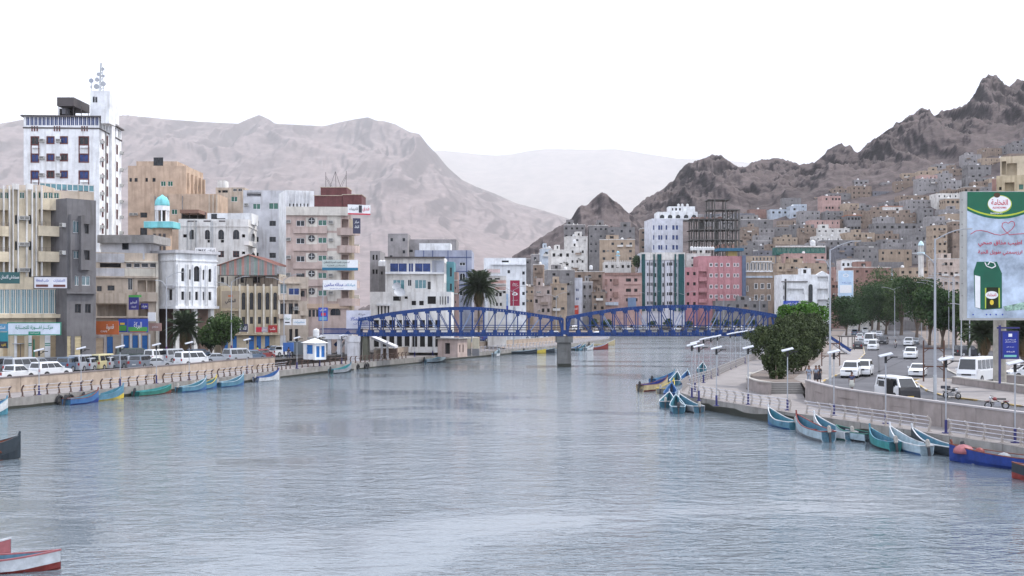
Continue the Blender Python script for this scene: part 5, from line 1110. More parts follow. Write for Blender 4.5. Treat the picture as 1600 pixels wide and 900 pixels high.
for px0, px1, y0, d, D, m, cols, lb in row:
    st = R.choice(['hd', 'hg', 'hd']); h = min(90, 492 - y0)
    b = mid('house', lb, px0, px1, y0, min(y0 + 46, 490), d, D, m, cols=cols, st=st, ww=min(1.15, (px1 - px0) * d / FP / cols * .42), wh=R.choice([.9, 1.1, 1.3]), yaw=R.uniform(-.12, .12)); b.bandm(b.H - .25, b.H + .01, .12, m if R.random() < .6 else OFFW, 'parapet_trim'); b.finish(); dress(b, m)
    if R.random() < .7: 
        p = P(lerp(px0, px1, R.uniform(.2, .8)), y0, d + D * .5); p.z = b.base + b.H - .5; tanks([p], ' '.join(('white water tank on the ' + lb).split()[:16]))
for x in (1225, 1232, 1240): pass
b = mid('apartment_building', 'white-blue house with three columns of paired windows behind the bridge', 885, 910, 436, 484, 400, 9, LILW, [(887 + i * 6.5 + j * 2.4, y, 888.6 + i * 6.5 + j * 2.4, y + 4) for i in range(3) for j in range(2) for y in (451, 465, 478)], 'hb'); b.part('crenellation', 'F', 885, 434, 910, 436, -.3, .1, LILW); b.finish()
b = mid('apartment_building', 'salmon apartment house with dark red cornice and projecting corner windows', 945, 1003, 427, 487, 408, 12, SALMON, [(978, 435, 986, 440), (991, 435, 996, 440), (978, 451, 986, 456), (991, 451, 996, 456), (978, 466, 986, 471), (991, 466, 996, 471), (953, 436, 956, 440), (953, 451, 956, 455), (953, 466, 956, 470)])
b.part('cornice', 'F', 945, 426, 1003, 430, .01, .5, BRICK); b.part('ledge', 'F', 975, 444, 1001, 445.5, .005, .15, BRICK); b.part('ledge', 'F', 975, 461, 1001, 462.5, .005, .15, BRICK)
for y in (436, 456): b.part('bay_window', 'F', 959, y, 966, y + 9, .01, 1., BRICK); b.part('bay_window', 'F', 945, y, 949, y + 9, .01, 1., BRICK)
b.part('balcony', 'F', 945, 472, 966, 477, .01, 1., PALEB); b.finish()
signboard('red poster on the houses behind the bridge pier', 893, 477, 904, 491, 436, mat('poster_red', (.5, .06, .04)), [('الامل', INK_W, .5, .6, .7, .3)])
signboard('grey-blue blank board on the salmon house behind the bridge', 981, 465, 994, 480, 444, mat('sign_greyblue', (.14, .2, .3)))
# small white mosque with a blue-domed minaret
b = mid('mosque', 'small white mosque with crenellated parapet in the middle of the town', 944, 986, 409, 430, 450, 8, OFFW, cols=5, st='hd')
for k in range(14): b.pm('merlon', 'F', .2 + k * b.W / 14, b.H + .001, .2 + k * b.W / 14 + .38, b.H + .6, -.2, -.003, OFFW)
b.finish()
def minaret_small(px, ytop, ybase, d, label, dm):
    t = thing('minaret', label, 'minaret', P(px, ybase, d)); h = (ybase - ytop) * d / FP; r = .055 * h + .35
    q = MB(); q.lathe([(r, -2), (r, h * .55)], OFFW, n=10); q.build('shaft', t); q = MB(); q.lathe([(r * 1.5, h * .55 + .001), (r * 1.5, h * .62)], dm, n=10); q.build('balcony', t)
    for k in range(6): a = k * 1.047; q = MB(); q.tube((r * .8 * math.cos(a), r * .8 * math.sin(a), h * .62), (r * .8 * math.cos(a), r * .8 * math.sin(a), h * .84), .1 * r + .05, OFFW, n=5); q.build('column', t)
    q = MB(); q.lathe([(r * 1.1, h * .84), (r * 1.05, h * .88), (r * .7, h * .95), (.05, h * 1.)], dm, n=10); q.build('dome', t)
minaret_small(965.5, 392, 410, 486, 'small white minaret with blue dome in the middle of the town', mat('dome_sky', (.25, .5, .62)))
minaret_small(1439, 376, 424, 415, 'white minaret with pale blue bands above the street trees', mat('dome_pale', (.5, .66, .7)))
# tall white block with arcade
b = mid('white_block', 'tall bluish-white apartment block with blue windows and an arcaded roof storey', 1019, 1067, 341.5, 396, 500, 16, LILW, st='hb', yaw=.1)
for y in (354, 369.5, 385): b.grid('F', [(1020.5, 1022.5), (1028.5, 1031.5), (1032.5, 1035), (1040, 1042.5), (1050.5, 1054), (1056, 1059.5)], [(y - 2, y + 5)], 'hb')
b.grid('R', [(1069, 1070.5), (1073, 1075), (1078, 1080), (1083, 1085)], [(352, 357), (367, 373), (383, 388)], 'hd', ref=1067); b.finish()
for k in range(5): pass
b2 = mid('roof_storey', 'white arcaded roof storey on top of the tall bluish-white block', 1027, 1090, 331, 341.5, 507, 11, WHITE, [(1031 + k * 12.5, 335.5, 1038 + k * 12.5, 341, 'ha') for k in range(5)], base=CZ + (HY - 343) * 507 / FP); b2.finish()
b2 = mid('roof_pavilion', 'small white roof pavilion with railings crowning the bluish-white block', 1045, 1086, 322.5, 331, 509, 7, WHITE, [(1055, 325, 1058, 329), (1061, 325, 1064, 329), (1050, 325, 1052, 329)], base=CZ + (HY - 332) * 509 / FP)
b2.finish(); [tanks([P(x, 323, 512)], '%s white tank on the roof pavilion of the bluish-white block' % w, s=.8) for x, w in ((1060, 'left'), (1066, 'middle'), (1074, 'right'))]
# concrete skeleton
t = thing('unfinished_building', 'unfinished concrete frame building with open floors and red brick stacks', 'building', P(1118, 396, 490)); ox, oz = t.location.x, t.location.z; s4 = 490 / FP
SKC = mat('frame_concrete', (.1, .095, .09), .95, 0, .2); X = lambda px: (px - 800) * s4 - ox; Z = lambda py: CZ + (HY - py) * s4 - oz
for y, xa, xb in ((341.5, 1078, 1134), (358, 1080, 1136), (374, 1081, 1156), (388, 1081, 1157), (327, 1106, 1157), (311, 1106, 1142), (342, 1134, 1157), (358.3, 1136.2, 1157)):
    q = MB(); q.box((X(xa), 0, Z(y) - .3), (X(xb), 13 if xa < 1106 else 9, Z(y)), SKC); q.build('floor_slab', t)
for px, yt in ((1084, 341.5), (1092, 341.5), (1101, 341.5), (1108, 311), (1117, 311), (1126, 341), (1134, 311), (1141, 327), (1149, 327), (1155, 327)):
    for dy in (.4, 6.5, 12.4):
        if yt == 311 and dy > 9: continue
        for (y0, y1) in ((396, 388), (388, 374), (374, 358), (358, 341.8), (341.8, 327), (327, 311)):
            if y1 >= yt - 1 and not (dy > 9 and px > 1126): q = MB(); q.box((X(px) - .24, dy, Z(y0) - (9 if y0 == 396 else 0)), (X(px) + .24, dy + .45, Z(y1) - .352), SKC); q.build('column', t)
q = MB()
for k in range(26): a, c = R.uniform(X(1080), X(1128)), R.uniform(.3, 11); q.box((a, c, Z(341.5) + .003), (a + R.uniform(.5, 1.4), c + .9, Z(341.5) + R.uniform(.4, 1.1)), BRICK)
for k in range(10): a = R.uniform(X(1112), X(1150)); q.box((a, .5, Z(388) + .003), (a + 1, 2.5, Z(388) + R.uniform(.8, 2)), BRICK)
tag(q.build('brick_stacks', t), kind='stuff')
q = MB(); q.box((X(1121), 3, Z(396)), (X(1125), 3.3, Z(343)), SKC); q.box((X(1095), 6, Z(357.9)), (X(1104), 6.3, Z(345)), SKC)
for k in range(14): zz = lerp(Z(396), Z(329), k / 14); q.box((X(1139) + (k % 2) * .6, 1, zz), (X(1142) + (k % 2) * .6, 4, zz + .25), SKC)
q.build('stair_core', t); cover(1080, 1157, 345)
# green-striped block
b = mid('apartment_building', 'white apartment block with dark green vertical stripes behind the bridge', 1001, 1070, 395, 487, 428, 14, LILW, [(x + j * 3.2, y, x + 2.4 + j * 3.2, y + 5) for x in (1011, 1042) for j in range(3) for y in (410, 426.5, 441.5, 456.5, 471)] + [(x, y, x + 2.6, y + 6) for x in (1023, 1035, 1055) for y in (411, 427, 442, 457, 472)], 'hg')
b.part('attic_band', 'F', 1000.5, 394.5, 1070.5, 406, .01, .5, OFFW)
for x0, x1 in ((1002.5, 1008), (1027, 1033.5), (1060, 1069), (1021, 1023), (1054, 1056.5)): b.part('green_stripe', 'F', x0, 397, x1, 486, .52, .8, TEALP)
for x in (1015, 1021, 1038.5, 1048, 1053): b.part('downpipe', 'F', x - .4, 407, x + .4, 486, .01, .25, DFRAME)
b.finish()
# pink building
b = mid('apartment_building', 'bright pink apartment building with white-framed windows and recessed balconies', 1091, 1160, 400, 487, 432, 13, PINK, [(x, y, x + w, y + 4.6, 'ws') for y in (411.5, 428, 445.5, 461) for x, w in ((1109, 4), (1117.5, 4), (1126, 3), (1135.5, 4), (1146.5, 2.6), (1151.5, 2.6))] + [(1092, y, 1104, y + 9, 'void') for y in (424, 441, 458)])
for y in (433, 450, 467): b.part('balcony', 'F', 1091.5, y, 1104.5, y + 6, .01, .9, PINK)
for x in (1105.5, 1122, 1131.5, 1143): b.part('rib', 'F', x - .4, 401, x + .4, 486, .005, .2, PINK)
b.finish()
b = mid('apartment_building', 'lower pink wing with balconies left of the bright pink building', 1070, 1091, 417.5, 487, 431, 11, PINK, [(x, y, x + 4, y + 5, 'hd') for y in (425, 441, 457, 472) for x in (1073, 1083)]); b.finish()
b = mid('apartment_building', 'blue-grey narrow stripe building at the right edge of the pink one', 1160, 1165.5, 399, 487, 431, 12, mat('slate_blue', (.1, .13, .2))); b.finish()
q = MB(); q.box(tuple(P(1121, 392, 469)), tuple(P(1157, 389, 476)), mat('petrol_canopy', (.03, .12, .2)));
for x in (1124, 1137, 1154): q.tube(P(x, 401, 469.5), P(x, 392, 469.5), .12, DFRAME)
q.box(tuple(P(1136, 401, 472)), tuple(P(1150, 392, 475)), plaster('yellow_tank_wall', (.5, .38, .15))); q.build('roof_canopy', None, label='petrol-blue roof canopy on posts over the pink building', cat='canopy')
for k in range(8): tanks([P(1086 + k * 4, 391, 479)], '%s from left in the row of white tanks above the pink building' % ORD[k], 'row of tanks above the pink building', .9)
# ornate sand building and arched brown one
b = mid('apartment_building', 'ornate sand building with white window surrounds right of the pink building', 1165, 1211, 400, 433, 440, 10, TANB, [(1167 + k * 5.6, 411, 1169.6 + k * 5.6, 422, 'wsa') for k in range(8)] + [(1176 + k * 5.6, 402, 1178.4 + k * 5.6, 407, 'w0') for k in range(6)], 'wsa'); b.part('cornice', 'F', 1165, 423, 1211, 425, .01, .5, WHITE); b.part('cornice', 'F', 1174, 408.3, 1206, 409.6, .01, .5, WHITE); b.finish()
b = mid('apartment_building', 'brown building with pairs of white-trimmed arched windows below the ornate one', 1165, 1211, 432, 487, 434, 10, plaster('brown_stone', (.3, .23, .18)), [(1179 + k * 10, y, 1183.5 + k * 10, y + 8, 'wsa') for k in range(3) for y in (443, 461)] + [(1167, 447, 1169, 455, 'wsa')]); b.part('parapet', 'F', 1165, 431, 1211, 434, .01, .4, PALEB); b.finish()
b = mid('roof_glasshouse', 'long green glass roof storey above the pinkish house', 1213, 1289, 386, 396, 520, 8, mat('green_steel', (.02, .12, .1)), [(1214.5 + k * 7.5, 387, 1221 + k * 7.5, 394.5, 'hgr') for k in range(10)], base=CZ + (HY - 398) * 520 / FP); b.part('roof_slab', 'F', 1212, 384, 1290, 386.3, -.2, .5, OFFW); b.finish(); tanks([P(1270, 385, 524)], 'large white tank on the green glass roof storey', s=1.8)
b = mid('modern_building', 'white modern building with open balconies and tall arched stair window', 1221, 1297, 429, 492, 400, 12, WHITE, [(1230, 451, 1256, 460, 'void'), (1230, 470, 1256, 482, 'void'), (1277, 432, 1294, 440, 'void'), (1277, 451, 1294, 460, 'void'), (1277, 468, 1294, 482, 'void'), (1263, 444, 1270, 477, 'ha'), (1224, 446, 1225.5, 452), (1224, 462, 1225.5, 468)])
for k in range(3): b.part('pier', 'F', 1226.5 + 0 * k, 436, 1228.5, 487, .01, .4, WHITE)
b.part('ledge', 'F', 1221, 439, 1262, 441, .01, .5, GREYB); b.finish()
b = mid('roof_room', 'white stair room with black window on the modern white building', 1252, 1267, 419, 429, 404, 5, WHITE, [(1255, 421, 1260, 427)], base=CZ + (HY - 430) * 404 / FP); b.finish()
t = thing('gable', 'white triangular gable at the right end of the white modern building', 'gable', P(1285.5, 429.2, 438.2)); q = MB(); wg = 10 * 438 / FP; q.slab([(-wg, 0), (wg, 0), (0, 1.4)], 0, 2, WHITE); q.build('pediment', t)
signboard('blue sign with white lettering on the white modern building', 1224, 470, 1248, 482, 436, SB, [('المركز الطبي', INK_W, .5, .6, .75, .35)])
q = signboard('tall blue and white advertising banner between the white building and the trees', 1310, 423, 1333, 479, 395, mat('banner_cloud', (.45, .58, .72), .5), [('block', INK_W, .1, .38, .9, .6), ('block', SB, 0, 0, 1, .07), ('بنك الكريمي', INK_K, .55, .22, .7, .1), ('خدمات', INK_K, .4, .12, .5, .06), ('O', INK_W, .5, .87, .4, .1, False), ('للصرافة', INK_B, .55, .66, .6, .04)], border=WFRAME)
q = MB(); q.tube(P(1321, 500, 396), P(1321, 470, 396), .3, STEEL); q.build('banner_post', None, label='post carrying the tall blue and white banner', cat='post')
# hillside landmarks
def place(px, yb, lo=466, hi=829):
    """distance at which the slope shows at row yb"""
    ds = np.arange(lo, hi, 2.); z = hill_z(np.full_like(ds, float(px)), ds); ys = HY - (z - CZ) * FP / ds; i = int(np.argmin(np.abs(ys - yb))); return float(ds[i])
LM = [(1373, 1410, 322, 347, OFFW, 2, 'cream house with orange roof edges high in the hillside town'), (1409, 1434, 333, 352, GREYB, 1, 'dark grey house with an orange roof edge right of the cream one'), (1359, 1434, 349, 374, GREYB, 6, 'broad dark grey house with six arched windows below the orange-trimmed one'),
 (1200, 1232, 327, 343, PALEB, 3, 'pale blue terraced house on the hillside right of the concrete frame'), (1230, 1249, 322, 342, PALEB, 1, 'pale blue tower house with one dark window at the right of the blue terrace'), (1279, 1314, 306, 333, SALMON, 6, 'long pinkish house with a row of windows near the top of the hillside'),
 (1330, 1357, 281, 295, GREYB2, 3, 'highest left grey ruin-like house alone on the rocky slope'), (1372, 1402, 285, 297, GREYB2, 2, 'pale grey blank house alone on the rocky slope'), (1456, 1492, 256, 272, GREYB2, 6, 'long grey house with a row of windows highest on the right slope'),
 (1168, 1197, 327, 345, BRICK, 1, 'orange-brown brick house left of the pale blue terrace'), (1155, 1208, 343, 362, GREYB, 2, 'wide grey house under the orange-brown brick house'), (1318, 1345, 336, 365, GREYB, 4, 'round-cornered grey house left of the orange-trimmed cream house'), (1314, 1352, 318, 334, GREYB2, 3, 'grey house with a white parapet line above the round-cornered house'),
 (1212, 1258, 369, 384, BROWNB, 7, 'brown house with a row of small windows above the green glass roof'), (1157, 1212, 376, 394, GREYB, 8, 'long grey house with a row of narrow windows left of the brown one'), (1498, 1540, 292, 316, BROWNB, 4, 'brown house with red parapet left of the billboard top'),
 (1505, 1549, 258, 280, GREYB, 3, 'grey house with two black windows left of the cream corner tower'), (1470, 1500, 310, 335, TANB, 3, 'tan house with arched dark entrance below the highest rows'), (1569, 1640, 240, 258, BROWNB, 6, 'reddish house with white window rows at the top right edge')]
for px0, px1, y0, y1, m, cols, lb in LM:
    d = place((px0 + px1) / 2, y1); b = mid('house', lb, px0, px1, y0, y1, d, 10, m, cols=cols, floors=max(1, round((y1 - y0) / 12)), st='hd', ww=min(1.6, (px1 - px0) * d / FP / cols * .5), wh=1.5)
    if 'orange' in lb and 'below' not in lb and 'brick' not in lb: b.bandm(b.H - .3, b.H + .02, .4, ORTRIM, 'roof_edge')
    else: b.bandm(b.H - .2, b.H + .02, .15, OFFW if R.random() < .3 else m, 'parapet_trim')
    b.finish(); p = P(lerp(px0, px1, R.uniform(.3, .7)), y0, d + 5); p.z = b.base + b.H - .5; tanks([p], ' '.join(('white water tank on the ' + lb).split()[:16]), s=1.2)
landm = [(px0, px1, place((px0 + px1) / 2, y1)) for px0, px1, y0, y1, *_ in LM] + [(r[0], r[1], r[3] + (38 if 870 < r[0] < 1300 and r[3] < 452 else 0)) for r in row] + [(1015, 1165, 500), (1165, 1213, 478)]
# cream corner tower at the right edge
b = mid('apartment_building', 'cream and brown building at the right edge behind the billboard top', 1557, 1680, 275, 330, 250, 6, plaster('cream_tower', (.48, .4, .27)), [(1561, 292, 1565, 297), (1570, 285, 1585, 300, 'void'), (1592, 288, 1599, 296, 'hgr')], base=ZL, yaw=-.36); b.part('brown_edge', 'F', 1550, 280, 1556.5, 300, .0, .8, BRICK); b.finish()
b = mid('apartment_building', 'upper cream storey with dark recess at the right edge of the photo', 1563, 1690, 245, 277, 254, 5, plaster('cream_tower2', (.52, .44, .32)), [(1565, 252, 1572, 273, 'void'), (1573, 255, 1589, 274, 'void')], base=CZ + (HY - 280) * 254 / FP, yaw=-.36); b.finish()
# the rest of the hillside, terrace by terrace, nearest first; houses hidden by nearer ones are left out
ZONES = [(820, 945, 'below the pointed hill'), (945, 1020, 'left of the tall white block'), (1020, 1165, 'behind the pink building'), (1165, 1300, 'above the green glass roof'), (1300, 1375, 'above the blue and white banner'), (1375, 1450, 'around the orange-trimmed house'), (1450, 1512, 'left of the billboard'), (1512, 1700, 'behind the billboard')]
CH = [(GREYB, 'grey', 34), (GREYB2, 'light grey', 26), (BROWNB, 'brown', 24), (TANB, 'tan', 13), (OFFW, 'off-white', 5), (SALMON, 'pinkish', 3), (PALEB, 'pale blue', 2), (plaster('slate_block', (.17, .17, .19)), 'slate grey', 9)]
cnt = {}; nh = 0
def hill_house(px0, w, d, hh, m, cname, row_):
    global nh
    px1 = px0 + w; c = (px0 + px1) / 2; zt = float(hill_z(np.array([c]), np.array([d]))[0]); y0 = HY - (zt + hh - CZ) * FP / d; y1 = HY - (zt - CZ) * FP / d
    cols_ = range(int(px0), int(px1) + 1); vis = sum(1 for p in cols_ if hid(p, d) > y0 + 2.0) / len(cols_)
    if vis < .22: return
    for a, b_, dd in landm:
        if px0 < b_ + 1 and px1 > a - 1 and abs(d - dd) < 8: return
    if (d < 505 and c < 1312) or d < 428: return
    zone = next((z for z in ZONES if z[0] <= c < z[1]), None)
    if zone is None: return
    k = (zone[2], row_); cnt[k] = cnt.get(k, 0) + 1; st = max(1, round(hh / 3.2))
    lb = '%s %s-storey house %s, %s in %s terrace up' % (cname, ('one', 'two', 'three', 'four', 'five')[st - 1], zone[2], ORD[cnt[k] - 1], ORD[row_])
    b = mid('house', lb, px0, px1, y0, y1, d, R.uniform(8, 11), m, base=zt - 5, yaw=R.uniform(-.15, .15), group='houses of the hillside town'); nh += 1
    n = max(1, int(b.W / R.uniform(2.6, 4))); sty = R.choice(['hd', 'hg', 'hd']); ww = R.choice([.7, .9, 1.1]); wh = R.choice([.9, 1.1, 1.3])
    for r in range(st):
        if R.random() < .12: continue
        z = b.H - 1.1 - 3.1 * r - wh
        for i in range(n):
            if R.random() < .2: continue
            a = b.W * (i + .5) / n + R.uniform(-.2, .2); b.opm('F', a - ww / 2, z, a + ww / 2, z + wh, sty)
        if r == 0:
            for i in range(2): a = b.D * (i + .5) / 2; b.opm('L', a - ww / 2, z, a + ww / 2, z + wh, sty)
    b.finish('FRL')
    r_ = R.random()
    if r_ < .3: b.bandm(b.H - 3.25, b.H - 3.05, .12, OFFW if R.random() < .25 else m, 'string_course')
    if r_ > .45:
        dress(b, m)
    if R.random() < .4:
        nt_ = R.choice([1, 1, 2])
        for j in range(nt_): tanks([(b.t.location.x + b.W * (R.uniform(.15, .85) if nt_ == 1 else .25 + .4 * j), b.t.location.y + R.uniform(1.5, 4), b.base + b.H - .5)], '%s tank on %s' % ('white' if nt_ == 1 else ('left', 'right')[j], lb.replace(' terrace up', ' terrace').replace('light grey', 'pale').replace('pale blue', 'bluish').replace('slate grey', 'slate')), s=R.uniform(.7, 1.))
rows_ = [432, 456, 480, 498, 516, 534, 552, 570, 588, 606, 624, 642, 660, 678, 697, 716, 735, 754, 774, 794, 814]
for ri_, d in enumerate(rows_):
    px = 822 + R.uniform(0, 12) if d < 640 else 1018 + R.uniform(0, 12)
    if d < 500: px = 985 if d < 430 else 900
    while px < 1640:
        w = R.uniform(9, 20) * FP / d; hh = R.choice([3.8, 6.8, 7.2, 9.8, 9.8, 10.4, 12.9] if d < 700 else [3.4, 6.4, 6.8, 7.2, 9.6]); rr = R.uniform(0, sum(c[2] for c in CH)); 
        for m, cn, wt in CH:
            rr -= wt
            if rr <= 0: break
        if not (d > 740 and R.random() < .3 and px < 1400): hill_house(px, w, d + R.uniform(-5, 5), hh, m, cn, ri_)
        px += w + (R.uniform(0, 1.5) if R.random() < .75 else R.uniform(3, 10)) * FP / d * .35
NH = nh
# ------------------------------------------------------------------ right bank
wall_run('quay_wall', None, QR, -1.5, ZQ - .01, -1.2, QCONC, 5.0, kind='structure')
wall_run('quay_wall', None, FARQ, -1.5, ZL + .02, 1.2, QCONC, 6.0, kind='structure')
def tide_shade_strip(poly, side, h, m):
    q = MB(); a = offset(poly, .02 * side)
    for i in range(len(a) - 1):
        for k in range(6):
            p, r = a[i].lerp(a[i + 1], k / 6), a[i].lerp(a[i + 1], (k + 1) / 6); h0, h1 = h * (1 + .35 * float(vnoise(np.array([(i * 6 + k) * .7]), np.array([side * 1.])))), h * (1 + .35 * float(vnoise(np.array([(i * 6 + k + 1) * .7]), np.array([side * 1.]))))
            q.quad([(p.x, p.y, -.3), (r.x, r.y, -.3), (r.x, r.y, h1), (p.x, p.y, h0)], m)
    q.build('tide_mark_and_shade', kind='structure')
tide_shade_strip(QL, -1, .28, mat('algae_and_shade', (.03, .032, .025), .5)); tide_shade_strip(QR, 1, .62, mat('algae_and_shade', (.03, .032, .025), .5))  # right band also paints in the shade of the recess below the slab
b = MB(); b.quad([(p.x, p.y, ZQ) for p in QR if p.y < 420] + [(p.x, p.y, ZQ) for p in BR[::-1]], PAVE); b.build('promenade', kind='structure')
wr = [p for p in BR if p.y >= 50][:7]; wr = wr[:wr.index(Vector((28.5, 112))) + 1] if Vector((28.5, 112)) in wr else wr[:7]
wall_run('retaining_wall', 'long pinkish stone wall between the right promenade and the road', wr, ZQ, 2.86, -.4, WALLR, 4.0, cap=mat('grey_coping', (.32, .3, .3)))
pw = [p for p in BR if True][10:14]
wall_run('planter_wall', 'low curved stone planter wall beneath the big dark bushes', pw, ZQ, 2.3, -.3, WALLR, 2.6, cap=KERB)
wall_run('kerb_wall', 'low kerb wall beside the far part of the right promenade', BR[13:20], ZQ, 2.2, -.3, KERB, 8.)
t = thing('steps', 'short flight of grey steps between the planter wall and the long stone wall', 'steps', (27.1, 120.5, ZQ))
for k in range(5): q = MB(); q.box((-1.2 + .05, -1.9 + k * .38, 0), (3.0, -1.9 + k * .38 + .38 + (0 if k < 4 else .6), .21 * (k + 1)), mat('step_stone', (.2, .19, .18))); q.build('step', t)
edge = offset(QR, -.45)
def cutp(poly, y0, y1): return [p for p, _ in walk(poly, .4) if y0 <= p.y <= y1]
for y0, y1, lb in ((60, 80, 'pale curved railing on the right quay at the right edge of the photo'), (81.5, 96, 'pale curved railing on the right quay behind the red-rimmed skiff'), (97.5, 120, 'pale curved railing round the corner of the right promenade'), (122, 212, 'long pale railing along the far right promenade')):
    railing(lb, cutp(edge, y0, y1), ZQ, PR, 1, ((-.22, 1.08), (-.02, .8), (.03, .52), (-.02, .26)), RAILW)
for px, py, lb in ((1081, 621, 'solar lamp leftmost on the right promenade beyond the moored skiffs'), (1086, 612, 'solar lamp just right of the leftmost one on the right promenade'), (1092, 626, 'solar lamp at the promenade corner nearest the blue skiffs'), (1099.3, 598, 'solar lamp on the right promenade by the pale far skiff'), (1110.6, 592, 'solar lamp on the right promenade, tall one before the light patch'), (1119.5, 634, 'solar lamp behind the railing right of the blue skiffs'), (1121, 587, 'solar lamp with navy base on the edge beside the light patch'), (1141, 577.5, 'solar lamp under the right bridge span, left of a close pair'), (1149, 574, 'solar lamp under the right bridge span, right of a close pair'), (1156.7, 570.5, 'solar lamp left of the bushes, third from the far end'), (1164, 568, 'solar lamp left of the bushes, second from the far end'), (1174.7, 563, 'solar lamp farthest along the right promenade by the bushes'), (1169, 632, 'solar lamp in front of the dark bushes'), (1230.5, 641, 'solar lamp in front of the grey steps'), (1303, 649, 'solar lamp by the end of the long stone wall'), (1384, 662, 'solar lamp in front of the black-nosed van'), (1478, 677, 'solar lamp in front of the parked motorcycle'), (1586, 692, 'solar lamp at the right edge before the fallen red motorcycle')):
    put_lamp(px, py, 5.0, lb, rz=-.1)
def Gr(px, py): return G(px, py, ZL)
ROADP = [(1275, 606), (1290, 595), (1316, 583.5), (1340, 566), (1352, 553), (1349, 540), (1338, 528), (1334, 515), (1336, 507), (1341, 501), (1345, 497.5), (1352, 497.5), (1360, 503), (1376, 509), (1415, 515), (1437, 522), (1446, 532), (1452, 541), (1500, 546), (1600, 552), (1750, 556)]
b = MB(); near = [(90, 60), (70, 20), (50.6, -20), (53, -20), (42, 50), (34.4, 76), (32.7, 82.7), (30.8, 90.7), (29.0, 99.5), (28.9, 106), (29.1, 112)]
b.quad([(x, y, ZL + .006) for x, y in near] + [(Gr(*p).x, Gr(*p).y, ZL + .006) for p in ROADP], ASPH); b.build('road', kind='structure')
b = MB(); b.quad([(33, 425.3, ZL + .005), (110, 425.3, ZL + .005), (150, 425.3, ZL + .005), (150, 441, ZL + .005), (33, 441, ZL + .005)], ASPH); b.build('road', kind='structure')
tq = thing('bridge_landing', 'white and blue stair landing at the right end of the footbridge behind the bushes', 'landing', (bx_(1219), DB, 0)); RX = bx_(1219)
q = MB(); q.box((.2, 0, bz(523) - .5), (bx_(1286) - RX, 3.6, bz(523)), WCON); q.build('landing_deck', tq)
for x in (1.5, 4.2, 7.): q = MB(); q.box((x - .25, 1, ZQ - .2), (x + .25, 1.6, bz(523) - .502), WCON); q.build('column', tq)
for y_ in (.05, 3.5):
    q = MB()
    for k in range(30): x = lerp(.2, bx_(1286) - RX, k / 29); q.box((x - .03, y_ - .02, bz(523)), (x + .03, y_ + .02, bz(514.5)), BLUE)
    q.box((.2, y_ - .04, bz(514.6)), (bx_(1286) - RX, y_ + .04, bz(513.4)), BLUE); q.build('railing', tq)
q = MB(); xs0 = bx_(1286) - RX
for k in range(16): x, z = xs0 + k * .3, lerp(bz(523), ZL + .2, k / 15); q.box((x + .002, .1, z - .35), (x + .3, 1.9, z), WCON)
q.build('stair_flight', tq); q = MB(); q.bar((xs0, .06, bz(519)), (xs0 + 4.8, .06, ZL + .6), .06, .5, BLUE); q.build('stair_railing', tq)
# worn lane tint strips: joints and tar seams as thin sheets
b = MB(); TAR = mat('tar_seam', (.045, .045, .05), .8)
for a, c in (((1400, 520), (1440, 590)), ((1370, 520), (1375, 600)), ((1330, 600), (1420, 560))):
    p, q = Gr(*a), Gr(*c); d_ = (q - p).normalized(); n = Vector((-d_.y, d_.x, 0)) * .12; b.quad([(p + n)[:2] + (ZL + .011,), (p - n)[:2] + (ZL + .011,), (q - n)[:2] + (ZL + .011,), (q + n)[:2] + (ZL + .011,)], TAR)
tag(b.build('tar_seam'), kind='structure')
def island(pts, name='pavement', m=PAVE, h=.14, kerb=KERB):
    """raised pavement with separate kerb stones along its edge"""
    w = [Vector((Gr(*p).x, Gr(*p).y)) for p in pts]; ar = sum(a.x * c.y - c.x * a.y for a, c in zip(w, w[1:] + w[:1]))
    if ar < 0: w = w[::-1]
    b = MB(); b.prism(w, ZL - .1, ZL + h - .012, m); o = b.build(name, kind='structure'); n = 0
    pts_ = walk(w + [w[0]], 1.5)
    for i, (p, u) in enumerate(pts_):
        if n > 150 or p.y > 330 or p.y < 60: continue
        nn = Vector((-u.y, u.x)); q = MB(); c = p + u * 1.46; q.prism([p, c, c + nn * .22, p + nn * .22], ZL, ZL + h, KERBY if (i // 2) % 2 and kerb is KERBY else KERB); q.build('kerb_stone', o); n += 1
island([(1428, 598), (1436, 593.5), (1470, 592.5), (1530, 597), (1600, 606), (1720, 616), (1720, 655), (1600, 637), (1544, 629), (1476, 621), (1447, 611.5)], kerb=KERBY)
island([(1467, 561), (1481, 580), (1503, 590.5), (1530, 588), (1640, 582), (1720, 580), (1720, 566), (1600, 563), (1500, 557), (1476, 556)])
b = MB(); b.quad([(Gr(*p).x, Gr(*p).y, ZL + .008) for p in [(1275, 606), (1290, 595), (1316, 583.5), (1340, 566), (1352, 553), (1349, 540), (1338, 528), (1334, 515), (1322, 515), (1310, 530), (1300, 545), (1280, 562), (1256, 580), (1240, 592)][::-1]], mat('footway', (.24, .22, .21), .9, 0, .15, .6)); b.build('pavement', kind='structure')
kq = [Vector((Gr(*p).x, Gr(*p).y)) for p in ROADP[:8]]
tk = link('kerb', None, kind='structure'); 
for i, (p, u) in enumerate(walk(kq, 1.6)):
    if i < 110: nn = Vector((-u.y, u.x)); c = p + u * 1.55; q = MB(); q.prism([p, c, c + nn * .2, p + nn * .2], ZL, ZL + .13, KERBY if i % 6 < 2 else KERB); q.build('kerb_stone', tk)
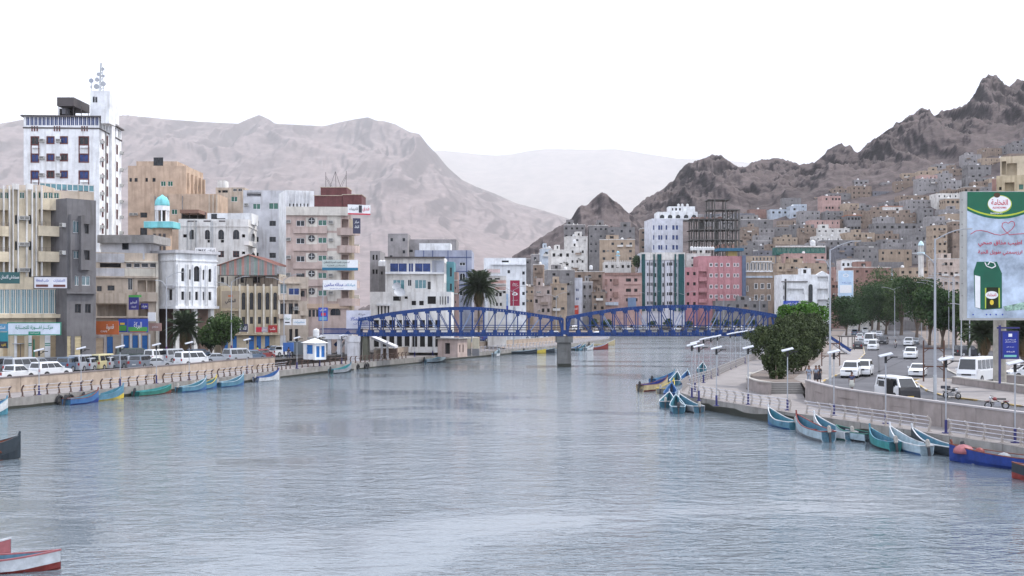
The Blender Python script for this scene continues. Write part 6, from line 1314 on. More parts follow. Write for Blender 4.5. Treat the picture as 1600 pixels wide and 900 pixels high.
# raised planter on the median
pl = [Vector((Gr(*p).x, Gr(*p).y)) for p in ((1487, 601), (1520, 606), (1600, 617), (1680, 629))]
wall_run('planter_wall', 'low pale stone planter wall on the median behind the motorcycle', pl, ZL + .13, ZL + .75, .3, WALLR, 3., cap=KERB)
pl2 = [Vector((Gr(*p).x, Gr(*p).y)) for p in ((1567, 601), (1640, 606))]
wall_run('planter_wall', 'low stone wall just right of the billboard post', pl2, ZL + .13, ZL + .95, .3, WALLR, 3., cap=KERB)
# billboard
db = 107.; t = thing('billboard', 'tall billboard with green crown, oval logo and a green rice bag, on a thick post', 'billboard', G(1562, 606, ZL)); bx0 = t.location.x; bb = lambda px, py: ((px - 800) * db / FP - bx0, CZ + (HY - py) * db / FP - ZL)
xL, zT = bb(1511, 299); xR, zB = bb(1640, 497); yb = db - t.location.y
BGW = mat('billboard_sky_print', (.42, .5, .6), .45, 0, .35, .45); BGG = mat('billboard_green', (.005, .11, .055), .4); BGY = mat('billboard_yellowgreen', (.42, .5, .04), .4)
q = MB(); q.box((xL - .35, yb, zB - .2), (xR + .3, yb + .9, zT), mat('billboard_frame', (.4, .4, .38), .6)); q.build('frame', t)
q = MB(); q.box((xL, yb - .05, zB), (xR, yb - .004, zT - .05), BGW); q.build('printed_sheet', t)
q = MB(); n = 24; top = []; cx_ = bb(1562, 0)[0]
def arcz(x, k): return bb(0, k)[1] + ((x - cx_) / (xR - xL) * 2) ** 2 * 1.25
for i in range(n):
    a, c = lerp(xL, xR, i / n), lerp(xL, xR, (i + 1) / n)
    q.slab([(a, arcz(a, 342)), (c, arcz(c, 342)), (c, zT - .05), (a, zT - .05)], yb - .07, yb - .052, BGG)
q.build('green_crown', t); q = MB()
for i in range(n):
    a, c = lerp(xL, xR, i / n), lerp(xL, xR, (i + 1) / n); q.slab([(a, arcz(a, 338.5)), (c, arcz(c, 338.5)), (c, arcz(c, 336)), (a, arcz(a, 336))], yb - .078, yb - .071, BGY)
q.build('yellow_curve', t)
def oval(cx, cy, rx, ry, y0, m, nm):
    X_, Z_ = bb(cx, cy); q = MB(); s_ = db / FP; q.slab([(X_ + rx * s_ * math.cos(a * math.pi / 12), Z_ + ry * s_ * math.sin(a * math.pi / 12)) for a in range(24)], y0, y0 + .008, m); q.build(nm, t)
oval(1561.5, 319, 19, 14, yb - .082, BGY, 'oval_rim'); oval(1561, 318.5, 18, 12.5, yb - .095, INK_W, 'oval_logo'); oval(1557, 305, 5, 4, yb - .108, mat('logo_brown', (.09, .05, .03)), 'crown_emblem')
def btext(s_, c, cx, cy, w, h, ar=True): X_, Z_ = bb(cx, cy); lettering(s_, w * db / FP, h * db / FP, c, t, (X_, yb - .115, Z_), arabic=ar)
btext('الفخامة', INK_R, 1561, 316, 26, 9); btext('ALFAKHAMA', INK_R, 1561, 324.5, 22, 3, False); btext('BASMATI', INK_W, 1556, 333.5, 18, 2.5, False)
btext('اطيب مذاق صحي', INK_R, 1562, 380.5, 68, 10.5); btext('ارزبسمتي طويل الحبة', INK_R, 1562, 395, 69, 9)
q = MB(); pts = []                      # looping heart line
for px, py in ((1516, 366), (1524, 361), (1532, 360), (1542, 362), (1553, 366), (1563, 367.5), (1572, 365), (1580, 359), (1585, 352), (1584, 347), (1580, 345.5), (1575, 349), (1571, 347), (1566, 349), (1565, 354), (1570, 361), (1577, 367), (1586, 366), (1600, 365), (1612, 367), (1630, 364)): X_, Z_ = bb(px, py); pts.append((X_, yb - .06, Z_))
q.path(pts, .028, INK_R, n=5); q.build('heart_line', t)
BAG = mat('bag_green', (.004, .1, .055), .35)
def bpoly(pts_, y0, y1, m, nm): q = MB(); q.slab([bb(*p) for p in pts_], y0, y1, m); return q.build(nm, t)
bpoly([(1521, 424), (1526, 409), (1557, 409), (1565, 427), (1565, 482), (1535, 484), (1523, 480)][::-1], yb - .075, yb - .055, BAG, 'rice_bag'); bpoly([(1522.5, 430), (1531, 432), (1531, 482), (1523.5, 480)][::-1], yb - .085, yb - .0755, INK_W, 'bag_side_label')
bpoly([(1541, 449), (1559, 449), (1559, 481), (1541, 483)][::-1], yb - .086, yb - .0756, mat('bag_dark', (.02, .025, .01)), 'bag_front_label'); oval(1549, 461, 10, 6, yb - .1, INK_W, 'bag_logo'); oval(1549, 472.5, 3, 4, yb - .1, INK_Y, 'bag_bowl'); btext('الفخامة', INK_R, 1549, 460.5, 14, 5)
bpoly([(1538.5, 450), (1540.5, 450), (1540, 482), (1538.5, 482)][::-1], yb - .088, yb - .0765, BGY, 'bag_column'); bpoly([(1559.5, 450), (1561.5, 450), (1562, 480), (1560, 481)][::-1], yb - .088, yb - .0765, BGY, 'bag_column')
q = MB(); q.path([(bb(x, y)[0], yb - .1, bb(x, y)[1]) for x, y in ((1538, 410), (1541, 416), (1549, 419), (1555, 416), (1553, 411), (1546, 409), (1543, 414))], .05, INK_W, n=5); q.build('bag_handle', t)
bpoly([(1567, 479), (1600, 472), (1625, 474), (1620, 482), (1571, 486)][::-1], yb - .07, yb - .055, mat('rice_heap', (.3, .45, .36), .7, 0, .6, 4), 'rice_heap')
for px in (1520, 1541, 1547, 1556, 1566): oval(px, 491.5, 1.2, 1.2, yb - .07, INK_B, 'contact_dot')
q = MB(); q.tube((0, 0, 0), (0, 0, zB - .2), .62, mat('billboard_post', (.33, .31, .27), .8, 0, .2, 1), .58, n=16); q.lathe([(1.0, 0), (.95, .4), (.62, .5)], CONC, n=14); q.build('post', t)
for py in (312, 331, 350, 368, 386, 403, 423, 443, 462): X_, Z_ = bb(1505.5, py); q = MB(); q.box((X_ - .05, yb + .2, Z_ - .05), (xL - .355, yb + .3, Z_ + .05), DFRAME); q.build('bracket', t)
# blue hanging sign, H frames, shelter, tall lights
t = signboard('blue vertical information sign with white lettering beside the billboard post', 1567, 519, 1590, 559, 103, mat('sign_deepblue', (.015, .03, .25), .4), [('block', mat('sign_mint', (.2, .5, .45)), .08, .03, .92, .11), ('block', INK_W, .38, .82, .62, .94), ('المنطقة الحرة', INK_W, .5, .7, .7, .05), ('للاستثمار', INK_W, .5, .62, .75, .05), ('مرحبا بكم', INK_W, .5, .42, .5, .05), ('المكلا', INK_W, .5, .24, .55, .05)], border=NAVY, name='information_sign')
q = MB(); wv = 23 * 103 / FP; 
for x in (-wv / 2 - .25,): q.box((x - .08, 0, -2.3), (x + .08, .16, 2.9), NAVY)
q.box((-wv / 2 - .5, .02, 2.6), (wv / 2 + .2, .12, 2.75), NAVY); q.build('post_frame', t)
RST = mat('rusted_frame', (.1, .05, .035), .8)
def hframe(px0, px1, y0, y1, yb_, lb):
    g = G((px0 + px1) / 2, yb_, ZL); d = g.y; t = thing('sign_frame', lb, 'sign frame', g); w = (px1 - px0) * d / FP / 2; zz = lambda y: (yb_ - y) * d / FP
    q = MB(); q.box((-w - .06, -.06, 0), (-w + .06, .06, zz(y0)), RST); q.build('post', t); q = MB(); q.box((w - .06, -.06, 0), (w + .06, .06, zz(y0)), RST); q.build('post', t)
    for f in (.28, .85): z = lerp(zz(y1), zz(y0), f) if f < .5 else zz(y0) * .8; q = MB(); q.box((-w + .062, -.05, z), (w - .062, .05, z + .14), RST); q.bar((-w, 0, z - .4), (-w + .5, 0, z), .06, .06, RST); q.bar((w, 0, z - .4), (w - .5, 0, z), .06, .06, RST); q.build('crossbar', t)
hframe(1443, 1475, 532, 590, 598, 'empty rusty H-shaped sign frame beside the tall light on the road'); hframe(1284, 1312, 529, 568, 572, 'empty rusty H-shaped sign frame near the bus shelter')
t = thing('bus_shelter', 'small black-framed bus shelter on the right footway', 'bus shelter', G(1325, 547, ZL)); q = MB()
for x in (-1.2, 0, 1.2): q.box((x - .06, -.06, 0), (x + .06, .06, 2.5), DFRAME)
for x in (-1.2, 1.2): q.box((x - .06, 1.3, 0), (x + .06, 1.42, 2.5), DFRAME)
q.build('posts', t); q = MB(); q.box((-1.5, -.5, 2.5), (1.5, 1.6, 2.68), DFRAME); q.build('roof', t); q = MB(); q.box((-.9, .9, .4), (.9, 1.2, .5), DFRAME); q.build('bench', t)
for px, ty, d, arms, lb, r in ((1297, 377, 113, ((1, -.1, .0, 2.2), (-1, .1, 1.8, .6)), 'very tall pale street light left of the parked white SUVs', .12), (1461, 358, 95.5, ((1, -.1, .0, 2.2), (-1, .2, 2.0, 1.0)), 'very tall pale street light in the road before the H frame', .13), (1489, 424, 170, ((1, 0, 0, 2.4), (-1, 0, .9, 3.)), 'tall street light left of two by the cross street', .11), (1502, 430, 178, ((-1, 0, .4, 2.6), (1, 0, 0, 1.6)), 'tall street light right of two by the cross street', .11), (1515, 470, 165, ((-1, 0, .4, 2.), ), 'shorter pole behind the left edge of the billboard', .11), (1398, 447, 330, ((1, 0, 0, 3.), (-1, 0, .3, 3.)), 'street light among the street trees in the middle of the right road', .11), (1187, 462, 427, ((1, 0, 0, 3.4), (-1, 0, .5, 3.4)), 'double street light before the brown arched building', .11), (1131, 460, 427, ((1, 0, 0, 3.), (-1, 0, .5, 3.)), 'double street light before the bright pink building', .11), (1070, 455, 427, ((1, 0, 0, 3.4), (-1, 0, .5, 3.4)), 'double street light at the right edge of the green-striped building', .11), (1015, 455, 427, ((1, 0, 0, 3.), (-1, 0, .5, 3.)), 'double street light before the green-striped building', .11)):
    h = (HY - ty) * d / FP + CZ - ZL - (.8 if arms else 0); o = street_light(h, arms, r=r, base=STEEL); o.location = ((px - 800) * d / FP, d, ZL); o['label'] = lb; o['group'] = 'tall street lights of the right bank'
for k in range(7):
    px, d = 1440 + k * 8.5, 330 - k * 20; h = (HY - (452 - k * 3)) * d / FP + CZ - ZL; o = street_light(h, ((-1, 0, 0, 3.2),), r=.1); o.location = ((px - 800) * d / FP, d, ZL); o['label'] = 'slender street light in the row over the tree tops, %s from left' % ORD[k]; o['group'] = 'slender street lights over the tree tops'
# yellow leftover base blocks on the quay
# ------------------------------------------------------------------ trees and shrubs
def leaf_mat(name, dark, light, sc=.55):
    m = bpy.data.materials.new(name); m.use_nodes = True; t = m.node_tree; b = t.nodes['Principled BSDF']; b.inputs['Roughness'].default_value = .75; b.inputs['Specular IOR Level'].default_value = .15
    tc = t.nodes.new('ShaderNodeTexCoord'); n = t.nodes.new('ShaderNodeTexNoise'); n.inputs['Scale'].default_value = sc; n.inputs['Detail'].default_value = 5; n.inputs['Roughness'].default_value = .75
    t.links.new(tc.outputs['Object'], n.inputs['Vector']); r = t.nodes.new('ShaderNodeValToRGB'); r.color_ramp.elements[0].position = .38; r.color_ramp.elements[1].position = .62
    r.color_ramp.elements[0].color = dark + (1,); r.color_ramp.elements[1].color = light + (1,); t.links.new(n.outputs['Fac'], r.inputs[0]); t.links.new(r.outputs[0], b.inputs['Base Color']); return m
BARK = mat('bark', (.12, .09, .07), .95, 0, .25, 3, 0, .4, 12)
OLIVE = leaf_mat('olive_leaves', (.017, .03, .01), (.066, .085, .034), .9); DGREEN = leaf_mat('dark_green_leaves', (.012, .03, .011), (.036, .075, .022)); BGREEN = leaf_mat('bright_green_leaves', (.03, .08, .01), (.09, .2, .03)); PGREEN = leaf_mat('palm_leaves', (.03, .045, .025), (.07, .09, .05), 1.2); MGREEN = leaf_mat('mid_green_leaves', (.025, .05, .015), (.075, .12, .04))
RS = np.random.RandomState(11)
def crown_mesh(blobs, n, size, m, name='crown', th=-.35):
    """leaf-sized faces through overlapping lumps; blobs = (x, y, z, rx, ry, rz)"""
    B = np.array(blobs); vol = B[:, 3] * B[:, 4] * B[:, 5]; pick = RS.choice(len(B), n, p=vol / vol.sum()); v = RS.normal(size=(n, 3)); v /= np.linalg.norm(v, axis=1)[:, None]
    rad = RS.rand(n) ** .42; c = B[pick, :3] + v * B[pick, 3:] * rad[:, None]
    k = vnoise(c[:, 0] / 1.1 + 7, c[:, 2] / 1.1) + vnoise(c[:, 1] / 1.1, c[:, 2] / 1.3 + 3); keep = k + RS.rand(n) * .9 > th; c = c[keep]; n = len(c); v = v[keep]
    a = RS.normal(size=(n, 3)) + v * .6; a /= np.linalg.norm(a, axis=1)[:, None]; u = np.cross(a, RS.normal(size=(n, 3))); u /= np.linalg.norm(u, axis=1)[:, None]; w = np.cross(a, u)
    s = size * (.6 + .8 * RS.rand(n))[:, None]; V = np.stack([c - u * s, c + w * s * .6, c + u * s, c - w * s * .6], 1).reshape(-1, 3)
    me = bpy.data.meshes.new(name); me.vertices.add(4 * n); me.vertices.foreach_set('co', V.ravel()); me.loops.add(4 * n); me.loops.foreach_set('vertex_index', np.arange(4 * n)); me.polygons.add(n); me.polygons.foreach_set('loop_start', np.arange(0, 4 * n, 4)); me.polygons.foreach_set('loop_total', np.full(n, 4)); me.update(calc_edges=True); me.materials.append(m); return me
def tree(label, p, h, r, m, n=5000, size=.28, trunk_h=None, name='tree', cat='tree', lumps=9, flat=.75, group=None):
    t = thing(name, label, cat, p, 0, group); th = trunk_h if trunk_h is not None else h * .35; bl = []
    for k in range(lumps):
        a = R.uniform(0, 6.28); q = R.uniform(.2, .75) * r; rr = r * R.uniform(.38, .62); z = th + (h - th) * R.uniform(.25, .85); bl.append((q * math.cos(a), q * math.sin(a), min(z, h - rr * flat), rr, rr, rr * flat))
    bl.append((0, 0, th + (h - th) * .55, r * .6, r * .6, (h - th) * .45)); link('crown', crown_mesh(bl, n, size, m), t)
    q = MB(); q.tube((0, 0, -.3), (.1 * r * .3, 0, th), max(.12, h * .03), BARK, max(.08, h * .02), n=8)
    for bx0_, by0_, bz0_, *_ in bl[:6]: q.tube((.03 * r, 0, th * .9), (bx0_ * .8, by0_ * .8, bz0_), h * .014 + .03, BARK, .03, n=6)
    q.build('trunk', t); return t
def bush(label, p, blobs, n, size, m, group=None):
    t = thing('bush', label, 'bush', p, 0, group); link('foliage', crown_mesh(blobs, n, size, m, 'foliage', -.02), t); q = MB()
    for x, y, z, rx, *_ in blobs[:6]: q.tube((x * .4, y * .4, -.2), (x, y, z), .1, BARK, .04, n=5)
    q.build('stems', t)
# big olive bushes right of the bridge end (d about 128-150)
def pb(px, py, d, r, rz=None): v = P(px, py, d); return (v.x, v.y, v.z, r, r, rz or r)
def rel(bl, o): return [(x - o[0], y - o[1], z - o[2], a, b_, c) for x, y, z, a, b_, c in bl]
o = G(1213, 594, ZL); bush('big dark olive bush in front by the planter wall', o, rel([pb(1192, 530, 131, 1.5), pb(1200, 545, 130, 1.6), pb(1212, 560, 128, 1.6), pb(1215, 577, 127, 1.1, 1.3), pb(1225, 545, 130, 1.7), pb(1230, 530, 132, 1.5), pb(1175, 532, 133, .9, .6), pb(1208, 525, 131, 1.4), pb(1222, 560, 128, 1.2), pb(1205, 565, 128, 1.0, 1.4), pb(1213, 583, 127, .9, .8), pb(1168, 524, 134, .7, .5), pb(1180, 545, 131, .7), pb(1238, 560, 128, .8), pb(1190, 515, 133, .8, .6), pb(1222, 513, 133, .8, .6)], o), 24000, .13, OLIVE)
o = G(1245, 578, ZL); bush('dark olive bush behind the front one, reaching the tall light', o, rel([pb(1245, 525, 141, 1.9), pb(1260, 540, 140, 1.9), pb(1275, 525, 143, 1.7), pb(1250, 555, 138, 1.5), pb(1235, 512, 146, 1.5), pb(1262, 512, 146, 1.6), pb(1283, 535, 144, 1.2), pb(1240, 570, 137, 1.0)], o), 24000, .13, OLIVE)
o = G(1262, 560, ZL); bush('olive bush farthest back beside the bridge end', o, rel([pb(1225, 508, 165, 1.5), pb(1245, 503, 166, 1.6), pb(1270, 505, 166, 1.6), pb(1285, 515, 165, 1.3), pb(1255, 520, 163, 1.8)], o), 12000, .15, OLIVE)
o = G(1255, 545, ZL); bush('bright green leafy bush behind the olive bushes', o, rel([pb(1228, 490, 185, 1.5), pb(1243, 487, 185, 1.5), pb(1258, 485, 186, 1.6), pb(1272, 487, 185, 1.6), pb(1286, 490, 186, 1.3), pb(1240, 500, 184, 1.6), pb(1268, 500, 184, 1.8)], o), 9000, .2, BGREEN)
# street trees on the right road
TT = [(1322, 509, 470, 345, 9, DGREEN, 'small dark street tree left of the white van queue'), (1342, 506, 466, 420, 12, DGREEN, 'dark street tree behind the queue of cars'), (1362, 512, 447, 380, 12, DGREEN, 'dark street tree left of the light pole in the road'), (1384, 514, 452, 360, 11, DGREEN, 'dark rounded street tree in the middle of the tree mass'), (1372, 505, 425, 420, 14, MGREEN, 'tall light-green street tree behind the dark rounded ones'), (1408, 516, 434, 350, 12, MGREEN, 'mid-green street tree right of the light pole'), (1432, 521, 438, 300, 12, DGREEN, 'large dark street tree where the road bends'), (1452, 530, 447, 250, 10, MGREEN, 'mid-green street tree behind the H frame'), (1472, 533, 456, 235, 9, DGREEN, 'dark street tree left of the twin light poles'), (1492, 533, 460, 235, 9, DGREEN, 'dark street tree behind the twin light poles'), (1512, 535, 466, 225, 8, MGREEN, 'mid-green tree behind the left edge of the billboard'), (1350, 500, 480, 500, 9, DGREEN, 'dark distant tree at the vanishing end of the road')]
for px, yb, yt, d, r_, m, lb in TT:
    d2 = 7.55 * FP / (yb - HY); d2 = d; p = Vector(((px - 800) * d2 / FP, d2, ZL)); yt -= 8; h = (HY - yt) * d2 / FP + CZ - ZL; w = r_ * .42
    tree(lb, p, h, w * (1.5 if d > 300 else 1.15), m, 7500, .3, trunk_h=h * .17, lumps=14, group='street trees of the right road')
for px, yb, yt, d, r_, lb in ((1530, 545, 500, 210, 3.2, 'bright green shrub-like tree under the billboard'), (1575, 540, 480, 215, 4, 'green tree right of the billboard post'), (1605, 540, 478, 190, 4.5, 'green tree at the right edge behind the blue sign')):
    p = Vector(((px - 800) * d / FP, d, ZL)); tree(lb, p, (HY - yt) * d / FP + CZ - ZL, r_, MGREEN, 4500, .26, trunk_h=1.2, group='trees behind the billboard')
p = Vector(((347 - 800) * 178 / FP, 178, ZL)); tree('dark green broad-leaved tree before the arched sandstone building', p, (HY - 487) * 178 / FP + CZ - ZL, 2.9, mat('x', (0, 0, 0)) if False else MGREEN, 6500, .2, trunk_h=1.4, lumps=11)
p = Vector(((330 - 800) * 182 / FP, 182, ZL)); tree('small green tree between the street palm and the broad-leaved tree', p, 4.6, 1.7, DGREEN, 3000, .18, trunk_h=1.)
for px, yt, d, h, lb in ((996, 402, 470, 7, 'dark tree beside the tall white block in the town'),):
    p = P(px, 424, d); tree(lb, p, h, 3.4, DGREEN, 2500, .35, trunk_h=1.)
for k, px in enumerate((944, 951, 1018, 1044, 1076, 1117, 1134, 1153, 1175, 929)):
    p = Vector(((px - 800) * 429 / FP, 429, ZL)); tree('small round street tree behind the bridge, %s from left' % ORD[[1, 2, 3, 4, 5, 6, 7, 8, 9, 0][k]], p, R.uniform(3.6, 4.8), R.uniform(1.7, 2.3), DGREEN, 900, .3, trunk_h=1.2, lumps=5, group='small street trees behind the bridge')
# palms
def frond_mesh(L, droop, m, seed):
    rr = random.Random(seed); q = MB(); pts = []
    for k in range(9): u = k / 8; pts.append(Vector((0, L * (u * math.cos(.2) - .12 * u * u * droop), L * (.42 * u - .78 * droop * u * u))))
    for a, c in zip(pts, pts[1:]): q.bar(a, c, .07, .05, m)
    for k in range(30):
        u = .12 + .88 * k / 29; i = min(7, int(u * 8)); p_ = pts[i].lerp(pts[i + 1], u * 8 - i); ll = L * .24 * (1 - abs(u - .45) * 1.1) + .12
        for s_ in (-1, 1): e = p_ + Vector((s_ * ll * .85, ll * .55, -ll * rr.uniform(.25, .6))); w_ = Vector((0, .1, .0)); q.quad([p_ - w_ * .5, p_ + w_, e + w_ * .2, e - w_ * .2], m)
    return q.mesh('frond')
def palm(label, p, h, L, n=44, skirt=0.3):
    t = thing('palm_tree', label, 'palm tree', p); q = MB(); pr = []
    for k in range(14): pr.append((.23 - .05 * k / 14 + (.04 if k % 2 else 0), h * k / 13))
    q.lathe(pr, BARK, n=9); q.build('trunk', t); fm = [frond_mesh(L, d_, PGREEN, i) for i, d_ in enumerate((.35, .6, .9, 1.25))]; dm = frond_mesh(L * .75, 1.5, mat('dead_frond', (.22, .15, .08), .9), 9)
    for k in range(n):
        u = k / n; o_ = link('frond', fm[min(3, int(u * 4))], t, loc=(0, 0, h)); o_.rotation_euler = (lerp(1.05, -.35, u) + R.uniform(-.1, .1), 0, k * 2.399); o_.rotation_mode = 'XYZ'
    for k in range(int(n * skirt)): o_ = link('dead_frond', dm, t, loc=(0, 0, h - .2)); o_.rotation_euler = (-.75 + R.uniform(-.2, .1), 0, k * 1.9)
palm('big bushy date palm rising behind the left bridge span', (P(748, 530, 240).x, 240, ZL), (HY - 452) * 240 / FP + CZ - ZL, 4.5, 84, .25)
palm('street palm beside the white arched house on the left bank', (P(289, 560, 178).x, 178, ZL), 4.6, 3.3, 50, .3)
palm('palm with brown hanging fronds left of the billboard post', (P(1538, 560, 150).x, 150, ZL), 4.4, 2.9, 36, .6)
palm('palm with brown hanging fronds at the right edge behind the blue sign', (P(1598, 560, 140).x, 140, ZL), 4.8, 3., 36, .6)
# ------------------------------------------------------------------ vehicles
def cpaint(n, c, r=.28): return mat('car_' + n, c, r, .15, .03, 1, 0, 0, 8, .6)
CW = cpaint('white', (.68, .69, .7)); CS = cpaint('silver', (.36, .38, .41)); CG = cpaint('grey', (.16, .18, .21)); CK = cpaint('black', (.02, .022, .03)); CB = cpaint('bluegrey', (.1, .14, .2)); CR = cpaint('red', (.2, .03, .03)); CY_ = cpaint('cream', (.5, .45, .25)); CDG = cpaint('darkgreen', (.04, .06, .05)); CP = cpaint('plate_yellow', (.6, .4, .05))
CGL = mat('car_glass', (.015, .018, .022), .06, 0, .1, 1, 0, 0, 8, .7); HLM = mat('headlight_glass', (.6, .62, .65), .1, .3, .05); TLM = mat('taillight_red', (.35, .02, .02), .2); RIM = mat('wheel_rim', (.4, .4, .42), .35, .7); PLATE = mat('number_plate', (.6, .6, .58), .5); TRIM = mat('black_trim', (.025, .025, .028), .6)
# kind: length, width, height, clearance, belt, hood line (x, z) list, glasshouse base x0,x1 roof x0,x1, wheel r, wheelbase half
KD = {
 'sedan': (4.5, 1.72, 1.45, .22, .93, [(2.25, .55), (2.15, .72), (1.0, .93)], [(-2.25, .55), (-2.2, .93), (-1.6, .96)], (-1.65, 1.0, -.95, .25), .31, 1.3),
 'suv': (4.7, 1.85, 1.82, .3, 1.12, [(2.35, .55), (2.3, .92), (1.15, 1.12)], [(-2.35, .55), (-2.34, 1.12)], (-2.3, 1.15, -2.1, .45), .37, 1.4),
 'estate': (4.6, 1.75, 1.62, .24, 1.0, [(2.3, .5), (2.22, .78), (1.3, 1.0)], [(-2.3, .5), (-2.3, 1.0)], (-2.26, 1.35, -2.0, .5), .32, 1.35),
 'van': (4.75, 1.72, 2.0, .25, 1.12, [(2.37, .5), (2.33, .9), (2.2, 1.12)], [(-2.37, .5), (-2.37, 1.12)], (-2.36, 2.18, -2.28, 1.45), .33, 1.3),
 'pickup': (5.0, 1.76, 1.72, .3, 1.05, [(2.5, .5), (2.45, .85), (1.35, 1.05)], [(-2.5, .55), (-2.5, 1.05)], (-.75, 1.35, -.6, .65), .36, 1.5),
 'minibus': (6.9, 2.1, 2.65, .32, 1.35, [(3.45, .5), (3.4, 1.05), (3.3, 1.35)], [(-3.45, .5), (-3.45, 1.35)], (-3.42, 3.3, -3.36, 2.95), .4, 1.9),
}
def make_car(kind, m, lower=None, door_open=False, nose=None):
    L, Wd, H, cl, belt, fr, bk, (g0, g1, r0, r1), wr, wb = KD[kind]; t = thing({'sedan': 'parked_car', 'suv': 'parked_car', 'estate': 'parked_car', 'van': 'van', 'pickup': 'pickup_truck', 'minibus': 'minibus'}[kind], 'x', {'van': 'van', 'minibus': 'minibus', 'pickup': 'pickup'}.get(kind, 'car'))
    hw = Wd / 2; q = MB(); low = [(-L / 2 + .08, cl), (L / 2 - .1, cl)]; prof = low + [(fr[0][0], fr[0][1])] + fr[1:] + [p for p in bk[::-1]][0:]  # x,z loop
    rings = ((-hw, .93), (-hw + .1, 1.), (hw - .1, 1.), (hw, .93)); zc = (cl + belt) / 2; n = len(prof); vs = []
    for y, s_ in rings:
        for x, z in prof: vs.append((x * (1 if s_ == 1 else .985), y, zc + (z - zc) * (s_ if z > zc else 1.)))
    fs = [(r * n + k, r * n + (k + 1) % n, (r + 1) * n + (k + 1) % n, (r + 1) * n + k) for r in range(3) for k in range(n)] + [tuple(range(n))[::-1], tuple(range(3 * n, 4 * n))]; q.add(vs, fs, m)
    if kind == 'pickup': q.box((-2.35, -hw + .12, belt - .001), (-.9, hw - .12, belt + .003), TRIM)
    # roof and pillars
    yb, yr = hw - .06, hw - .2; B_ = [(g0, belt), (r0, H - .05), (r1, H - .05), (g1, belt)]
    q.add([(g0, -yb, belt), (g0, yb, belt), (r0, yr, H - .06), (r0, -yr, H - .06), (g1, -yb, belt), (g1, yb, belt), (r1, yr, H - .06), (r1, -yr, H - .06)], [(0, 3, 2, 1), (4, 5, 6, 7), (0, 4, 7, 3), (1, 2, 6, 5), (3, 7, 6, 2)], m)
    q.add([(r0 + .02, -yr + .05, H), (r0 + .02, yr - .05, H), (r1 - .1, yr - .05, H), (r1 - .1, -yr + .05, H), (r0, -yr, H - .06), (r0, yr, H - .06), (r1, yr, H - .06), (r1, -yr, H - .06)], [(0, 3, 2, 1)[::-1], (4, 0, 1, 5)[::-1], (5, 1, 2, 6)[::-1], (6, 2, 3, 7)[::-1], (7, 3, 0, 4)[::-1]], m)
    q.build('body', t)
    def pane(nm, pts, out): q = MB(); q.quad([Vector(p) + Vector(out) for p in pts], CGL); q.quad([Vector(p) + Vector(out) * .3 for p in pts][::-1], CGL); q.build(nm, t)
    def lp(a, c, u): return tuple(lerp(a[i], c[i], u) for i in range(3))
    def face(a, b_, c, d, u0, u1, v0, v1): f = lambda u, v: lp(lp(a, b_, u), lp(d, c, u), v); return [f(u0, v0), f(u1, v0), f(u1, v1), f(u0, v1)]
    pane('windscreen', face((g1, -yb, belt), (g1, yb, belt), (r1, yr, H - .06), (r1, -yr, H - .06), .06, .94, .1, .93), (.02, 0, .01)); pane('rear_window', face((g0, yb, belt), (g0, -yb, belt), (r0, -yr, H - .06), (r0, yr, H - .06), .08, .92, .15, .9), (-.02, 0, .01))
    ns = {'sedan': 2, 'suv': 3, 'estate': 3, 'van': 3, 'pickup': 2, 'minibus': 5}[kind]
    for s_ in (-1, 1):
        a, b_, c, d = (g0, s_ * yb, belt), (g1, s_ * yb, belt), (r1, s_ * yr, H - .06), (r0, s_ * yr, H - .06)
        for k in range(ns): u0, u1 = .05 + .9 * k / ns + .012, .05 + .9 * (k + 1) / ns - .012; p = face(a, b_, c, d, u0, u1, .1, .86); pane('side_window', p if s_ < 0 else p[::-1], (0, s_ * .015, 0))
        for x in (-wb, wb):
            w = link('wheel', None, t, loc=(x, s_ * (hw - .1), wr)); q = MB(); q.tube((0, -.11, 0), (0, .11, 0), wr, BLACK, n=14); q.build('tyre', w); q = MB(); q.tube((0, s_ * .1, 0), (0, s_ * .125, 0), wr * .6, RIM, n=10); q.build('rim', w)
            q = MB(); q.slab([(x + (wr + .07) * math.cos(k * math.pi / 8), wr + (wr + .07) * math.sin(k * math.pi / 8)) for k in range(9)], s_ * (hw - .03), s_ * (hw + .006), TRIM); q.build('wheel_arch', t)
        q = MB(); zl = fr[1][1] - .14; q.box((fr[0][0] - .13, s_ * (hw - .12), zl - .02), (fr[0][0] + .015, s_ * (hw - .5), zl + .13), HLM); q.build('headlight', t)
        q = MB(); q.box((-L / 2 - .015, s_ * (hw - .06), belt - .35), (-L / 2 + .1, s_ * (hw - .28), belt - .04), TLM); q.build('taillight', t)
        q = MB(); q.box((g1 - .35, s_ * hw, belt + .02), (g1 - .2, s_ * (hw + .2), belt + .2), m); q.build('mirror', t)
    q = MB(); q.box((fr[0][0] - .1, -hw + .55, fr[1][1] - .2), (fr[0][0] + .02, hw - .55, fr[1][1] - .03), TRIM); q.build('grille', t)
    q = MB(); q.box((L / 2 - .2, -hw + .02, cl - .02), (L / 2 + .06, hw - .02, cl + .26), lower or m); q.build('bumper', t); q = MB(); q.box((-L / 2 - .06, -hw + .02, cl - .02), (-L / 2 + .2, hw - .02, cl + .26), lower or m); q.build('bumper', t)
    q = MB(); q.box((L / 2 + .062, -.26, cl + .05), (L / 2 + .075, .26, cl + .17), PLATE); q.build('number_plate', t); q = MB(); q.box((-L / 2 - .075, -.26, cl + .3), (-L / 2 - .062, .26, cl + .42), PLATE); q.build('number_plate', t)
    q = MB(); q.box((-L / 2 + .15, -hw + .15, .14), (L / 2 - .15, hw - .15, cl + .03), TRIM); q.build('underbody', t)
    return t
PROTO = {}
